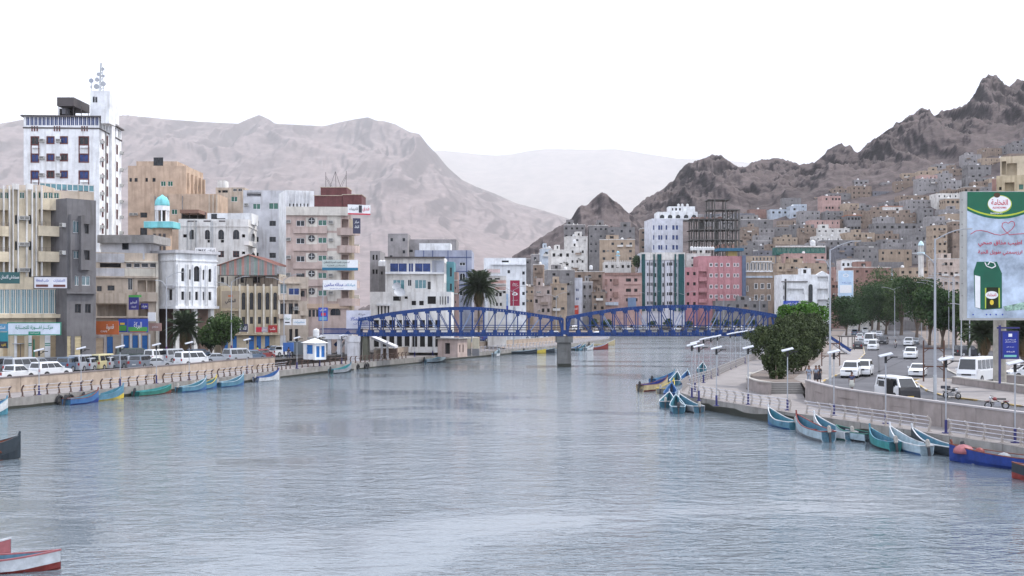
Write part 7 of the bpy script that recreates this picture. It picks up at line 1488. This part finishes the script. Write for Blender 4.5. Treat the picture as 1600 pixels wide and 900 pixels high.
def car(kind, px, py, head, m, label, z=None, group=None, sc=None):
    """head: degrees the nose points, clockwise from straight ahead of the camera"""
    if kind not in PROTO: PROTO[kind] = make_car(kind, CW); o = PROTO[kind]; used = False
    else: used = True; o = None
    if used: o = copy_tree(PROTO[kind], None, {CW: m} if m != CW else None)
    elif m != CW:
        base = o; o = copy_tree(base, None, {CW: m})
        base.location = (0, 0, 0); SPARE.append(base)
    p = G(px, py, ZL if z is None else z); p.z += .01; o.location = p; o.rotation_euler = (0, 0, math.radians(90 - head)); tag(o, label, None, group)
    return o
SPARE = []
LG = 'cars and vans parked along the left quay'; RG = 'cars on the right road'
AWAY, TOW = 20, 200
for a in (
 ('pickup', 22, 595, 22, CW, 'white pickup with red stripes parked at the far left by the quay wall'), ('suv', 79, 590.5, 24, CW, 'white estate with black windows and red stripes behind the left wall, by the second lamp'),
 ('van', 2, 584, 5, CG, 'dark van cut by the left edge of the photo'), ('van', 36, 585, 20, CS, 'silver van parked behind the white pickup'), ('suv', 58, 582, 12, CG, 'dark grey car between the silver van and the white estate'), ('estate', 90, 578, 20, CK, 'black hatchback behind the striped white estate'),
 ('suv', 113, 580.5, 10, CB, 'dark blue-grey off-roader parked tail to the quay'), ('van', 130, 579.5, 8, CS, 'silver van tail-on right of the blue-grey off-roader'), ('estate', 146, 578.5, 8, CS, 'silver hatchback tail-on left of the cream van'), ('van', 161, 577.5, 8, CY_, 'cream yellow van with brown roof parked tail to the quay'),
 ('estate', 177, 576.5, 8, CS, 'pale silver hatchback right of the cream van'), ('suv', 191, 576, 8, CG, 'grey off-roader right of the pale silver hatchback'), ('estate', 204, 575, 8, CS, 'silver hatchback behind the grey off-roader'), ('van', 207, 565, 60, CDG, 'dark green van in the second row before the blue doors'),
 ('suv', 223, 576.5, 8, CG, 'dark grey off-roader left of the silver saloon'), ('sedan', 242, 575.5, 35, CS, 'silver saloon parked beside the quay wall by the fourth lamp'), ('van', 248, 567.5, 20, CW, 'large white van in the second row under the purple-based light'), ('van', 270, 566.5, 20, CS, 'silver-white van in the second row right of the street light'),
 ('sedan', 290, 563, 15, CK, 'black car behind the white van with black windows'), ('van', 299, 572, 32, CW, 'white van with black windows parked at the quay wall by the fifth lamp'), ('estate', 312, 562, 30, CB, 'dark blue car behind and right of the white van'), ('sedan', 340, 567.5, 60, CS, 'silver saloon broadside right of the white van'),
 ('van', 371, 565.5, 28, CS, 'silver people carrier behind the sixth solar lamp'), ('estate', 394, 563.5, 25, CB, 'dark blue estate right of the silver people carrier'), ('estate', 410, 562, 20, CR, 'dark red hatchback parked beside the dark blue estate'), ('pickup', 440, 557, 30, CW, 'white truck with blue cargo near the grey container'),
 ('sedan', 428, 553, 40, CB, 'dark car behind the white truck'), ('estate', 525, 547, 70, CW, 'white car seen under the bridge landing, left'), ('suv', 533, 543, 75, CK, 'dark car seen under the bridge landing, behind the stair'), ('sedan', 611, 542, 75, CW, 'white saloon parked under the bridge beside the white ramp'), ('sedan', 625, 541, 70, CS, 'pale saloon right of the white saloon under the bridge'),
 ('estate', 645, 540, 60, CK, 'black estate under the bridge left of the pink hut'), ('van', 676, 541, 30, CW, 'white truck cab just left of the pink hut'), ('van', 765, 533, 60, cpaint('blue', (.03, .06, .25)), 'blue van beyond the bridge left of the parked white cars')):
    car(*a, group=LG)
for k, px in enumerate((778, 790, 803, 815, 829, 842, 856, 868)): car(('sedan', 'suv', 'estate')[k % 3], px, 531.5 - k * .55, 70, (CW, CS, CW, CW, CS, CW, CK, CW)[k], '%s car parked beyond the bridge on the left bank, %s from left' % (('white', 'silver', 'white', 'white', 'silver', 'white', 'black', 'white')[k], ORD[k]), group='cars parked beyond the bridge on the left bank')
for k in range(34):
    px = 880 + k * 9.9 + R.uniform(-1.5, 1.5); r_ = k % 2; m = R.choice([CW, CW, CS, CW, CG, CS, CK, CW, CB]); nm = {CW: 'white', CS: 'silver', CG: 'grey', CK: 'black', CB: 'blue-grey'}[m]
    car(R.choice(['suv', 'sedan', 'van', 'estate']), px, (516.6, 515.95)[r_], R.choice([80, 100, 60, 20]), m, '%s car on the far shore seen through the bridge, %s of the %s row' % (nm, ORD[k // 2], 'near' if r_ == 0 else 'rear'), group='cars on the far shore behind the bridge')
for a in (
 ('suv', 1330, 589.5, 203, CW, 'white off-roader facing the camera behind the walking man'), ('suv', 1349, 587, 203, CW, 'second white off-roader behind the first, half hidden'), ('sedan', 1434, 587.5, 204, CW, 'white saloon with a taxi-like roof sign behind the H frame'), ('suv', 1423, 560.5, 203, CW, 'white off-roader approaching in the middle of the right road'),
 ('suv', 1420, 540.5, 203, CW, 'white car approaching ahead of a grey one, farther up the road'), ('sedan', 1430, 538, 203, CG, 'grey car half hidden behind the approaching white car'), ('van', 1364.5, 547, 203, CW, 'small white van approaching left of the motorcyclist'), ('suv', 1380, 538, 205, CK, 'black off-roader right of the small white van'),
 ('minibus', 1360, 539.5, 203, CW, 'white minibus with dark windscreen behind the small white van'), ('minibus', 1529, 597.5, 262 - 40, CW, 'large white minibus on the cross street under the billboard'), ('estate', 1602, 592, 262, CW, 'long white car at the right edge behind the blue sign'), ('suv', 1513, 557, 80, CK, 'dark car parked under the trees left of the palm'),
 ('sedan', 1341, 545, 20, CK, 'black parked car at the kerb by the bus shelter'), ('sedan', 1347, 539, 20, CS, 'silver parked car at the kerb beyond the bus shelter'), ('estate', 1344, 531, 20, CW, 'white parked car left of the minibus'), ('sedan', 1350, 527, 20, CG, 'grey parked car before the white box truck'), ('van', 1352, 520.5, 200, CW, 'white box-like van far up the right road'),
 ('suv', 1336, 524, 20, CB, 'blue-grey car at the far kerb of the right road'), ('sedan', 1366, 523, 203, CW, 'white car far up the road right of the box-like van'), ('estate', 1374, 526, 203, CS, 'silver car far up the road behind the black off-roader'), ('van', 1346, 512, 203, CW, 'white van near the vanishing end of the road'), ('sedan', 1356, 513, 203, CK, 'black car near the vanishing end of the road'), ('suv', 1340, 516, 20, CW, 'white car parked at the far kerb under the dark trees'), ('sedan', 1350, 507, 203, CS, 'smallest silver car at the vanishing end of the road'), ('estate', 1592, 545, 95, CS, 'silver car among the trees right of the billboard post')):
    car(*a, group=RG)
# black-nosed white van with open side door
o = make_car('van', CW, lower=TRIM); o.location = G(1401, 625, ZL) + Vector((0, 0, .01)); o.rotation_euler = (0, 0, math.radians(90 - 172)); tag(o, 'white van with black nose, yellow plate and open side door by the stone wall', None, RG)
q = MB(); q.slab([(2.1, .3), (2.46, .3), (2.45, .6), (2.4, .94), (2.24, 1.2), (2.1, 1.2)], -.87, .87, TRIM); q.build('black_bonnet', o); q = MB(); q.box((2.462, -.28, .34), (2.475, .28, .5), CP); q.build('yellow_plate', o)
q = MB(); q.box((-.1, -.875, .4), (1.15, -.868, 1.75), DARK); q.build('open_doorway', o); q = MB(); q.box((-1.5, -.96, .42), (-.2, -.9, 1.7), CW); q.box((-1.4, -.965, 1.1), (-.3, -.961, 1.6), CGL); q.build('sliding_door', o)
for o_ in SPARE:
    for c in o_.children_recursive: bpy.data.objects.remove(c)
    bpy.data.objects.remove(o_)
# motorcycles
def motorbike(label, p, rz, red, lean=0.):
    t = thing('motorcycle', label, 'motorcycle', p, rz); t.rotation_euler = (lean, 0, rz); body = CR if red else TRIM
    for x in (-.62, .66):
        q = MB(); n, m_ = 16, 6; vs = []
        for i in range(n):
            a = 2 * math.pi * i / n
            for j in range(m_): c = 2 * math.pi * j / m_; r_ = .25 + .05 * math.cos(c); vs.append((x + r_ * math.cos(a), .05 * math.sin(c), .3 + r_ * math.sin(a)))
        q.add(vs, [(i * m_ + j, i * m_ + (j + 1) % m_, ((i + 1) % n) * m_ + (j + 1) % m_, ((i + 1) % n) * m_ + j) for i in range(n) for j in range(m_)], BLACK); w = q.build('wheel', t)
        q = MB(); q.tube((x, -.05, .3), (x, .05, .3), .16, RIM, n=8); q.build('hub', w)
    q = MB(); q.bar((.66, -.08, .3), (.42, -.08, .95), .04, .04, RIM); q.bar((.66, .08, .3), (.42, .08, .95), .04, .04, RIM); q.tube((.4, -.36, 1.02), (.4, .36, 1.02), .02, BLACK, n=5); q.build('fork', t)
    q = MB(); q.box((-.25, -.14, .28), (.25, .14, .58), RIM); q.bar((.4, 0, .85), (-.6, 0, .35), .05, .05, BLACK); q.build('engine', t)
    q = MB(); q.lathe([(.05, -.12), (.15, -.08), (.17, .02), (.12, .12), (.03, .15)], body, (.18, 0, .78), n=10); q.build('fuel_tank', t); q = MB(); q.box((-.62, -.13, .74), (.02, .13, .84), BLACK); q.build('seat', t)
    q = MB(); q.tube((.48, 0, .88), (.58, 0, .87), .09, HLM, n=10); q.build('headlight', t); q = MB(); q.box((-.85, -.09, .6), (-.45, .09, .66), body); q.box((.45, -.07, .62), (.85, .07, .66), body); q.build('mudguard', t)
    if not red or lean: 
        q = MB(); q.box((-.9, -.28, .86), (-.35, .28, 1.1), mat('bike_box', (.05, .05, .06))); q.build('luggage', t)
    return t
motorbike('parked dark motorcycle with luggage on the road before the median', G(1487, 624, ZL) + Vector((0, 0, .02)), math.radians(-60), False)
motorbike('red motorcycle low behind the stone wall near the right edge', G(1558, 640, ZL) + Vector((0, 0, .02)), math.radians(175), True)
mb = motorbike('small motorcycle ridden towards the camera in the middle of the road', G(1399, 544, ZL) + Vector((0, 0, .02)), math.radians(-113), True)
# ------------------------------------------------------------------ people
def skinned(name, joints, edges, radii, m, parent, lv=1):
    me = bpy.data.meshes.new(name); me.from_pydata(joints, edges, []); o = bpy.data.objects.new(name, me); C.objects.link(o); s = o.modifiers.new('skin', 'SKIN')
    for v, r_ in zip(me.skin_vertices[0].data, radii): v.radius = (r_, r_) if not isinstance(r_, tuple) else r_
    me.skin_vertices[0].data[0].use_root = True; u = o.modifiers.new('sub', 'SUBSURF'); u.levels = lv; u.render_levels = lv
    dg = bpy.context.evaluated_depsgraph_get(); nm = bpy.data.meshes.new_from_object(o.evaluated_get(dg)); bpy.data.objects.remove(o); nm.materials.clear(); nm.materials.append(m)
    nm.polygons.foreach_set('use_smooth', [True] * len(nm.polygons)); return link(name, nm, parent)
SKIN = mat('skin_brown', (.16, .08, .05), .6); HAIR = mat('hair_black', (.01, .008, .008), .8)
def person(label, p, rz, shirt, lower, wrap, stride=.12, arm=(0, 0), sit=0, scarf=None):
    t = thing('person', label, 'person', p, rz); sh, hp, kn = 1.4, .92, .5
    if sit:
        J = [(0, 0, .9), (0, 0, 1.1), (0, .0, 1.38), (0, 0, 1.52), (0, .02, 1.66), (-.2, 0, 1.37), (-.28, .25, 1.15), (-.26, .5, 1.08), (.2, 0, 1.37), (.28, .25, 1.15), (.26, .5, 1.08), (-.12, 0, .88), (-.18, .42, .8), (-.18, .3, .38), (-.18, .45, .33), (.12, 0, .88), (.18, .42, .8), (.18, .3, .38), (.18, .45, .33)]
    else:
        J = [(0, 0, .95), (0, 0, 1.15), (0, 0, 1.4), (0, 0, 1.5), (0, .02, 1.62), (-.19, 0, 1.39), (-.25, -.02 + arm[0] * .3, 1.12), (-.25, .08 + arm[0], .9 + abs(arm[0]) * .4), (.19, 0, 1.39), (.25, -.02 + arm[1] * .3, 1.12), (.25, .08 + arm[1], .9 + abs(arm[1]) * .4), (-.1, 0, .9), (-.11, stride, .48), (-.11, stride * .8, .08), (-.12, stride * .8 + .16, .04), (.1, 0, .9), (.11, -stride, .48), (.11, -stride * 1.5, .08), (.12, -stride * 1.5 + .16, .04)]
    E = [(0, 1), (1, 2), (2, 3), (3, 4), (2, 5), (5, 6), (6, 7), (2, 8), (8, 9), (9, 10), (0, 11), (11, 12), (12, 13), (13, 14), (0, 15), (15, 16), (16, 17), (17, 18)]
    Rr = [(.15, .1), (.14, .1), (.15, .1), .055, .1, .065, .045, .035, .065, .045, .035, .085, .065, .04, .045, .085, .065, .04, .045]
    skinned('body', J, E, Rr, SKIN, t)
    # hands: palm with five short fingers
    for s_, w in ((-1, J[7]), (1, J[10])):
        q = MB(); q.box((w[0] - .015, w[1] - .04, w[2] - .1), (w[0] + .015, w[1] + .04, w[2] - .01), SKIN)
        for f in range(4): q.tube((w[0], w[1] - .03 + f * .02, w[2] - .1), (w[0] - s_ * .02, w[1] - .028 + f * .02, w[2] - .165 + abs(f - 1.5) * .012), .009, SKIN, .007, n=5)
        q.tube((w[0], w[1] + .035, w[2] - .04), (w[0] - s_ * .01, w[1] + .07, w[2] - .09), .011, SKIN, .008, n=5); q.build('hand', t)
    E2 = [(0, 1), (1, 2), (2, 3), (3, 4), (2, 5), (5, 6)]; J2 = [J[0], J[1], J[2], J[5], tuple(lerp(J[5][i], J[6][i], .9) for i in range(3)), J[8], tuple(lerp(J[8][i], J[9][i], .9) for i in range(3))]
    skinned('shirt', J2, E2, [(.18, .13), (.17, .13), (.17, .12), .085, .065, .085, .065], shirt, t)
    if wrap:
        q = MB(); q.lathe([(.2, .98), (.21, .85), (.23, .6), (.25, .32)], lower, n=12); q.build('wrap_skirt', t, smooth=True)
    else:
        skinned('trousers', [J[0], J[11], J[12], J[13], J[15], J[16], J[17]], [(0, 1), (1, 2), (2, 3), (0, 4), (4, 5), (5, 6)], [(.17, .12), .11, .085, .06, .11, .085, .06], lower, t)
    hd = J[4]; q = MB(); q.lathe([(.03, -.12), (.085, -.06), (.098, .02), (.095, .08), (.06, .13), (.01, .15)], SKIN, hd, n=12); q.build('head', t, smooth=True)
    q = MB(); q.box((hd[0] - .012, hd[1] + .09, hd[2] - .03), (hd[0] + .012, hd[1] + .125, hd[2] + .02), SKIN); q.build('nose', t)
    for s_ in (-1, 1): q = MB(); q.box((hd[0] + s_ * .035 - .014, hd[1] + .088, hd[2] + .022), (hd[0] + s_ * .035 + .014, hd[1] + .1, hd[2] + .034), HAIR); q.build('eye', t); q = MB(); q.box((hd[0] + s_ * .098 - .01, hd[1] - .02, hd[2] - .03), (hd[0] + s_ * .098 + .01, hd[1] + .02, hd[2] + .03), SKIN); q.build('ear', t)
    q = MB(); q.box((hd[0] - .03, hd[1] + .086, hd[2] - .062), (hd[0] + .03, hd[1] + .096, hd[2] - .052), mat('lips', (.2, .06, .05))); q.build('mouth', t)
    q = MB(); q.lathe([(.1, .03), (.107, .08), (.09, .13), (.05, .16), (.01, .17)], scarf or HAIR, (hd[0], hd[1] - .015, hd[2]), n=12); q.box((hd[0] - .095, hd[1] - .115, hd[2] - .07), (hd[0] + .095, hd[1] - .03, hd[2] + .1), scarf or HAIR); q.build('headscarf' if scarf else 'hair', t, smooth=True)
    q = MB()
    for j in (J[14], J[18]): q.box((j[0] - .05, j[1] - .2, j[2] - .045), (j[0] + .05, j[1] + .07, j[2] + .02), BLACK)
    q.build('sandals', t); return t
SHB = mat('shirt_bluegrey', (.25, .29, .36)); SHD = mat('shirt_dark', (.04, .04, .05)); SHP = mat('cloth_pale', (.5, .5, .45)); SHN = mat('shirt_navy', (.06, .07, .14)); SHY = mat('vest_yellow', (.5, .7, .05)); SHW = mat('shirt_white', (.65, .65, .66))
def ppl(px, py, z=None): return G(px, py, ZL + .15 if z is None else z)
person('man in blue-grey shirt and pale trousers, left of the pair on the pavement', ppl(1264, 598), 2.9, SHB, SHB, False, .1); person('person in pale blue shirt and black skirt, middle of the pavement group', ppl(1275, 598), 2.8, SHB, SHD, True, .06); person('person in dark clothes right behind the one in the black skirt', ppl(1280, 597.5), 3.1, SHD, SHD, True, .05)
person('man in dark shirt and pale wrap walking on the road before the white off-roader', ppl(1331, 610, ZL), 2.6, SHN, SHP, True, .14, scarf=SHD)
rd = person('rider in pale shirt on the small motorcycle', G(1399, 544, ZL) + Vector((.15, .3, -.08)), math.radians(157), SHP, SHD, False, sit=1)
person('person in yellow-green vest by the parked cars on the left bank', ppl(402.5, 557, ZL), 1.5, SHY, SHD, False); person('dark-clothed person standing on the left bank under the bridge', ppl(643, 543, ZL), .4, SHD, SHD, False); person('person in dark clothes beside the blue cabinet on the left bank', ppl(451, 560, ZL), .6, SHD, SHN, False)
person('person in white robe near the bus shelter', ppl(1312, 548), 3., SHW, SHW, True); person('person in grey by the dark red hatchback on the left bank', ppl(419, 557, ZL), 1., SHB, SHD, False)
t = thing('cabinet', 'blue metal cabinet on legs beside the grey container', 'cabinet', G(450, 559, ZL)); q = MB(); q.box((-.8, 0, 1.0), (.8, .8, 2.4), mat('cabinet_blue', (.04, .12, .35), .5)); q.build('body', t)
for x in (-.65, .65): q = MB(); q.box((x - .08, .3, 0), (x + .08, .45, 1.), BLACK); q.build('leg', t)
# ------------------------------------------------------------------ skiffs
def bpaint(n, c): return mat('boat_' + n, c, .5, 0, .2, 2.2, .35)
BO = {k: bpaint(k, c) for k, c in dict(sky=(.085, .2, .275), pale=(.33, .42, .47), white=(.5, .52, .54), deep=(.015, .04, .2), blue=(.045, .13, .3), teal=(.04, .22, .22), red=(.2, .035, .03), cream=(.48, .4, .24), dark=(.025, .035, .045), green=(.03, .15, .12), yellow=(.55, .42, .06), pink=(.35, .12, .13), grey=(.24, .26, .28), rust=(.16, .05, .03), aqua=(.06, .19, .25)).items()}
MOTW = mat('motor_cowl_white', (.36, .34, .31), .5, 0, .3, 4); MOTK = mat('motor_cowl_black', (.03, .03, .035), .5)
def skiff(label, px, py, head, L, hull, inn, rim, bottom=None, motor=MOTW, beam=1.5, prow=1.25, benches=3, bench=None, group='skiffs moored along the quays', cargo=None, side=.62):
    """px, py: waterline centre; head: bow direction, degrees clockwise from straight ahead"""
    p = G(px, py, 0.); t = thing('skiff', label, 'boat', (p.x, p.y, 0), math.radians(-head), group); n = 14; q = MB()
    def sec(u):
        hb = beam / 2 * (min(1, .8 + u * .9) if u < .3 else (1 - ((u - .3) / .7) ** 2.3)); hb = max(hb, .02); zs = side + (prow - side) * max(0, (u - .35) / .65) ** 2; y = -L / 2 + L * u * (1 + .0); return hb, zs, y + .35 * max(0, u - .8)
    def ring(u, ins=0.):
        hb, zs, y = sec(u); zk = -.22 + .5 * max(0, u - .75) * 2; b_ = hb - ins; b_ = max(b_, .01)
        return [(-b_, y, zs), (-b_ * .93, y, lerp(zk, zs, .42)), (-b_ * .6, y, zk + .08 + ins), (0, y, zk + ins), (b_ * .6, y, zk + .08 + ins), (b_ * .93, y, lerp(zk, zs, .42)), (b_, y, zs)]
    def shell(ins, m, flip, low=None):
        vs = []; 
        for i in range(n + 1): vs += ring(i / n * .995, ins)
        for i in range(n):
            for j in range(6):
                f = (i * 7 + j, i * 7 + j + 1, (i + 1) * 7 + j + 1, (i + 1) * 7 + j); f = f[::-1] if flip else f
                q.add([vs[k] for k in f], [(0, 1, 2, 3)], low if low and j in (1, 2, 3, 4) else m)
        q.quad([vs[k] for k in range(7)][::-1 if flip else 1], m)
    shell(0, hull, False, bottom or hull); q.build('hull', t); q = MB(); shell(.07, inn, True); q.build('inner_hull', t)
    for s_ in (-1, 1):
        q = MB(); pts = []
        for i in range(n + 1): hb, zs, y = sec(i / n * .995); pts.append(Vector((s_ * (hb - .03), y, zs + .02)))
        for a, c in zip(pts, pts[1:]): q.bar(a, c, .07, .06, rim)
        q.build('gunwale', t)
    q = MB(); hb, zs, y = sec(0); q.box((-hb + .05, y - .04, zs), (hb - .05, y + .08, zs + .06), rim); q.build('transom_cap', t)
    for k in range(benches): u = .16 + .58 * k / max(1, benches - .2); hb, zs, y = sec(u); q = MB(); q.box((-hb + .08, y - .14, side * .62), (hb - .08, y + .14, side * .62 + .05), bench or (BO['white'] if k % 2 else rim)); q.build('bench', t)
    hb, zs, y = sec(.05); q = MB(); zf = .02; q.box((-hb * .55, -L / 2 + .1, zf), (hb * .55, L * .28, zf + .03), inn); q.build('floorboard', t)
    if prow > 1: hb, zs, y = sec(.97); q = MB(); q.bar((0, y - .02, zs - .1), (0, y + .12, zs + .32), .09, .12, rim); q.build('stem_post', t)
    if motor:
        mo = link('outboard_motor', None, t, loc=(0, -L / 2 - .2, side)); q = MB(); M = Matrix.Rotation(math.radians(-18), 4, 'X')
        vs = []; rings = ((.1, -.08), (.19, 0), (.2, .3), (.16, .5), (.05, .56)); n_ = 10
        for r_, z in rings:
            for k in range(n_): a = 2 * math.pi * k / n_; vs.append(M @ Vector((r_ * .68 * math.cos(a), r_ * .95 * math.sin(a), z * .9)))
        q.add(vs, [(j * n_ + k, j * n_ + (k + 1) % n_, (j + 1) * n_ + (k + 1) % n_, (j + 1) * n_ + k) for j in range(4) for k in range(n_)] + [tuple(range(4 * n_, 5 * n_))], motor); q.build('cowl', mo)
        q = MB(); q.bar((0, -.02, 0), (0, -.25, -.85), .14, .16, MOTK); q.bar((0, .05, .1), (0, .55, .2), .04, .04, MOTK); q.build('leg', mo)
    if cargo:
        for nm, m, (x, y, z, r_) in cargo:
            q = MB(); q.lathe([(r_ * 1.05, -.1), (r_, .12), (r_ * .8, .3), (r_ * .4, .42), (.03, .46)], m, (x, y, z), n=9); q.build(nm, t, smooth=True)
    return t
B_ = BO
# right quay, from the left
skiff('large cream skiff with red bottom and dark engine, leftmost of the cluster', 1022, 610, 38, 6.4, B_['cream'], B_['deep'], B_['rust'], B_['red'], MOTK, prow=1.5, side=.8)
skiff('olive-brown skiff partly hidden behind the cream one in the cluster', 1043, 613, 22, 6.2, B_['cream'], B_['grey'], B_['yellow'], B_['dark'], MOTW, prow=1.3)
skiff('light blue skiff with a high white prow in the middle of the cluster', 1056, 600, 12, 6.4, B_['sky'], B_['aqua'], B_['white'], prow=1.55, motor=None)
skiff('blue skiff with dark blue interior behind the cluster', 1037, 598, 40, 5.5, B_['blue'], B_['blue'], B_['sky'], prow=1.5, motor=MOTK)
skiff('violet-blue skiff against the railing at the back of the cluster', 1071, 597, 14, 6.2, B_['deep'], B_['blue'], B_['pale'], prow=1.5, motor=None)
skiff('pale aqua skiff farthest along the right quay', 1097, 581, 12, 5.5, B_['aqua'], B_['aqua'], B_['white'], prow=1.45, motor=None)
skiff('small blue skiff with white rim and white engine in the cluster front', 1043, 634, 12, 5.2, B_['sky'], B_['aqua'], B_['white'], B_['dark'], prow=1.3)
skiff('blue skiff with a tall dark-blue prow behind the light blue pair', 1048, 620, 10, 6.2, B_['deep'], B_['blue'], B_['blue'], prow=1.45, motor=None)
skiff('light blue skiff with black engine, stern to the camera', 1058, 642, 6, 6.2, B_['sky'], B_['aqua'], B_['pale'], B_['blue'], MOTK, prow=1.4)
skiff('light blue skiff with brown engine touching the quay corner', 1076, 641, -10, 6, B_['grey'], B_['sky'], B_['white'], B_['dark'], MOTW, prow=1.45)
skiff('blue skiff with cream rim moored alone before the grey steps', 1221, 667, -14, 4.8, B_['sky'], B_['aqua'], B_['white'], B_['blue'], prow=1.5)
skiff('grey skiff with red rim and blue interior', 1268, 682, -4, 7.6, B_['pale'], B_['sky'], B_['red'], B_['grey'], MOTW, prow=1.45, side=.75, beam=1.5)
skiff('white skiff with tall prow half behind the red-rimmed one', 1300, 682.3, -14, 5.6, B_['white'], B_['sky'], B_['white'], B_['green'], MOTW, prow=1.55)
skiff('small low skiff with tilted engine tucked against the quay', 1333, 686.8, -20, 4.2, B_['pale'], B_['dark'], B_['green'], B_['dark'], MOTW, prow=.9)
skiff('small teal skiff with red and white benches', 1378, 699, -4, 4.6, B_['teal'], B_['sky'], B_['aqua'], B_['dark'], MOTW, prow=1.2, bench=B_['pink'], beam=1.2)
skiff('pale grey-white skiff with large white engine, stern to the camera', 1418, 703.5, -6, 5.8, B_['pale'], B_['pale'], B_['white'], B_['blue'], MOTW, prow=1.45, beam=1.3)
skiff('dark green skiff with pale blue interior and black engine', 1462, 707, -16, 5.4, B_['dark'], B_['sky'], B_['white'], B_['dark'], MOTK, prow=1.5, beam=1.35)
skiff('long deep blue skiff with red rim and red bundle at its bow', 1577, 731, -36, 8.2, B_['deep'], B_['grey'], B_['rust'], B_['deep'], MOTK, prow=1.1, beam=1.7, side=.75, cargo=[('red_bundle', B_['pink'], (0, 3.1, .7, .62)), ('red_cloth', B_['red'], (0, 2.0, .6, .35)), ('grey_net', B_['grey'], (.1, .4, .45, .45))])
skiff('dark skiff with orange rim and orange-red engine cut by the right edge', 1657, 756.5, -40, 5.5, B_['dark'], B_['grey'], B_['rust'], B_['red'], mat('motor_orange', (.55, .08, .02)), prow=.95, side=.7)
# left quay
skiff('blue skiff with yellow lower hull moored by the third solar lamp', 163, 625, 24, 5.8, B_['sky'], B_['aqua'], B_['sky'], B_['yellow'], MOTK, prow=1.45, side=.6)
skiff('blue and brown skiff left of the yellow-hulled one', 129, 630.5, 22, 4.6, B_['blue'], B_['sky'], B_['rust'], B_['deep'], MOTK, prow=1.3)
skiff('long low green skiff with a red waterline', 240, 616.5, 22, 6.2, B_['green'], B_['teal'], B_['teal'], B_['rust'], MOTK, prow=1.0, side=.5)
skiff('light blue skiff by the fifth solar lamp, left of two', 301, 611, 24, 5, B_['sky'], B_['aqua'], B_['pale'], B_['blue'], MOTW, prow=1.5); skiff('short light blue skiff right of the one by the fifth lamp', 322, 607.5, 24, 4, B_['sky'], B_['aqua'], B_['yellow'], B_['blue'], MOTW, prow=1.4)
skiff('bright blue skiff with white engine on the left quay', 361, 603.5, 26, 5, B_['sky'], B_['sky'], B_['pale'], B_['blue'], MOTW, prow=1.5); skiff('white skiff with blue striped prow on the left quay', 418, 595.5, 26, 5, B_['white'], B_['blue'], B_['deep'], B_['white'], MOTW, prow=1.5)
skiff('small steel blue skiff moored below the bridge landing', 533, 582.5, 30, 5, B_['grey'], B_['teal'], B_['sky'], B_['dark'], MOTK, prow=1.4); skiff('pale blue skiff under the bridge before the pink hut', 680, 566, 40, 5.6, B_['pale'], B_['sky'], B_['pale'], B_['dark'], MOTK, prow=1.5)
skiff('white skiff beyond the pink hut on the left quay', 776, 556.5, 10, 6., B_['white'], B_['pale'], B_['pale'], B_['grey'], MOTK, prow=1.5)
for k, (px, c, lb) in enumerate(((815, 'dark', 'dark skiff with folded engine beyond the white one, left of three'), (829, 'yellow', 'yellowish skiff in the far group of three'), (843, 'dark', 'long dark low skiff in the far group, right of three'), (862, 'grey', 'grey skiff just left of the bridge pier'))): skiff(lb, px, 553.2 - k * .8, 80, 7., B_[c], B_['grey'], B_['pale'], None, MOTK, prow=1.1)
for k, (px, py, c, i_, hd, lb) in enumerate(((899, 547.5, 'dark', 'blue', 30, 'dark skiff right of the bridge pier, first of the far cluster'), (909, 547.3, 'sky', 'aqua', 20, 'light blue skiff with tall prow in the cluster right of the pier'), (921, 547, 'white', 'pale', 20, 'white skiff in the cluster right of the pier'), (931, 546.3, 'red', 'blue', 60, 'red-hulled skiff in the cluster right of the pier'), (941, 540, 'cream', 'grey', 75, 'cream skiff with dark engine at the end of the far cluster'))): skiff(lb, px, py, hd, 7.4, B_[c], B_[i_], B_['white'], None, MOTK, prow=1.7)
skiff('blue and white skiff cut by the left edge below the promenade', -30, 652, 24, 6, B_['white'], B_['blue'], B_['sky'], B_['aqua'], None, prow=1.55)
skiff('black boat with a peeling lilac bow cut by the left edge', -40, 723, 40, 6, B_['dark'], B_['rust'], B_['dark'], B_['dark'], None, prow=1.5, side=.9, cargo=[('net_heap', B_['rust'], (0, 1.2, .6, .55))])
skiff('weathered white boat with red rim and red bottom, bottom left corner', -20, 893, 84, 5.2, B_['white'], B_['sky'], B_['pink'], B_['red'], None, beam=1.5, prow=.74, side=.44, group=None)
skiff('pink-red boat with white rim beside the white boat, bottom left corner', -84, 879, 80, 4.6, B_['pink'], B_['aqua'], B_['white'], B_['pink'], None, beam=1.4, prow=.85, side=.5, group=None)
# ------------------------------------------------------------------ dusty air
hz = MB(); hz.box((-9000, -120, -1.2), (10700, 31600, 4150), DARK)
ho = hz.build('haze', kind='stuff')
hm = bpy.data.materials.new('haze_air'); hm.use_nodes = True; hm.node_tree.nodes.clear()
pv = hm.node_tree.nodes.new('ShaderNodeVolumePrincipled'); pv.inputs['Color'].default_value = (.995, .995, 1, 1); pv.inputs['Density'].default_value = .00006; pv.inputs['Anisotropy'].default_value = .0
mo = hm.node_tree.nodes.new('ShaderNodeOutputMaterial'); hm.node_tree.links.new(pv.outputs[0], mo.inputs['Volume'])
ho.data.materials.clear(); ho.data.materials.append(hm)
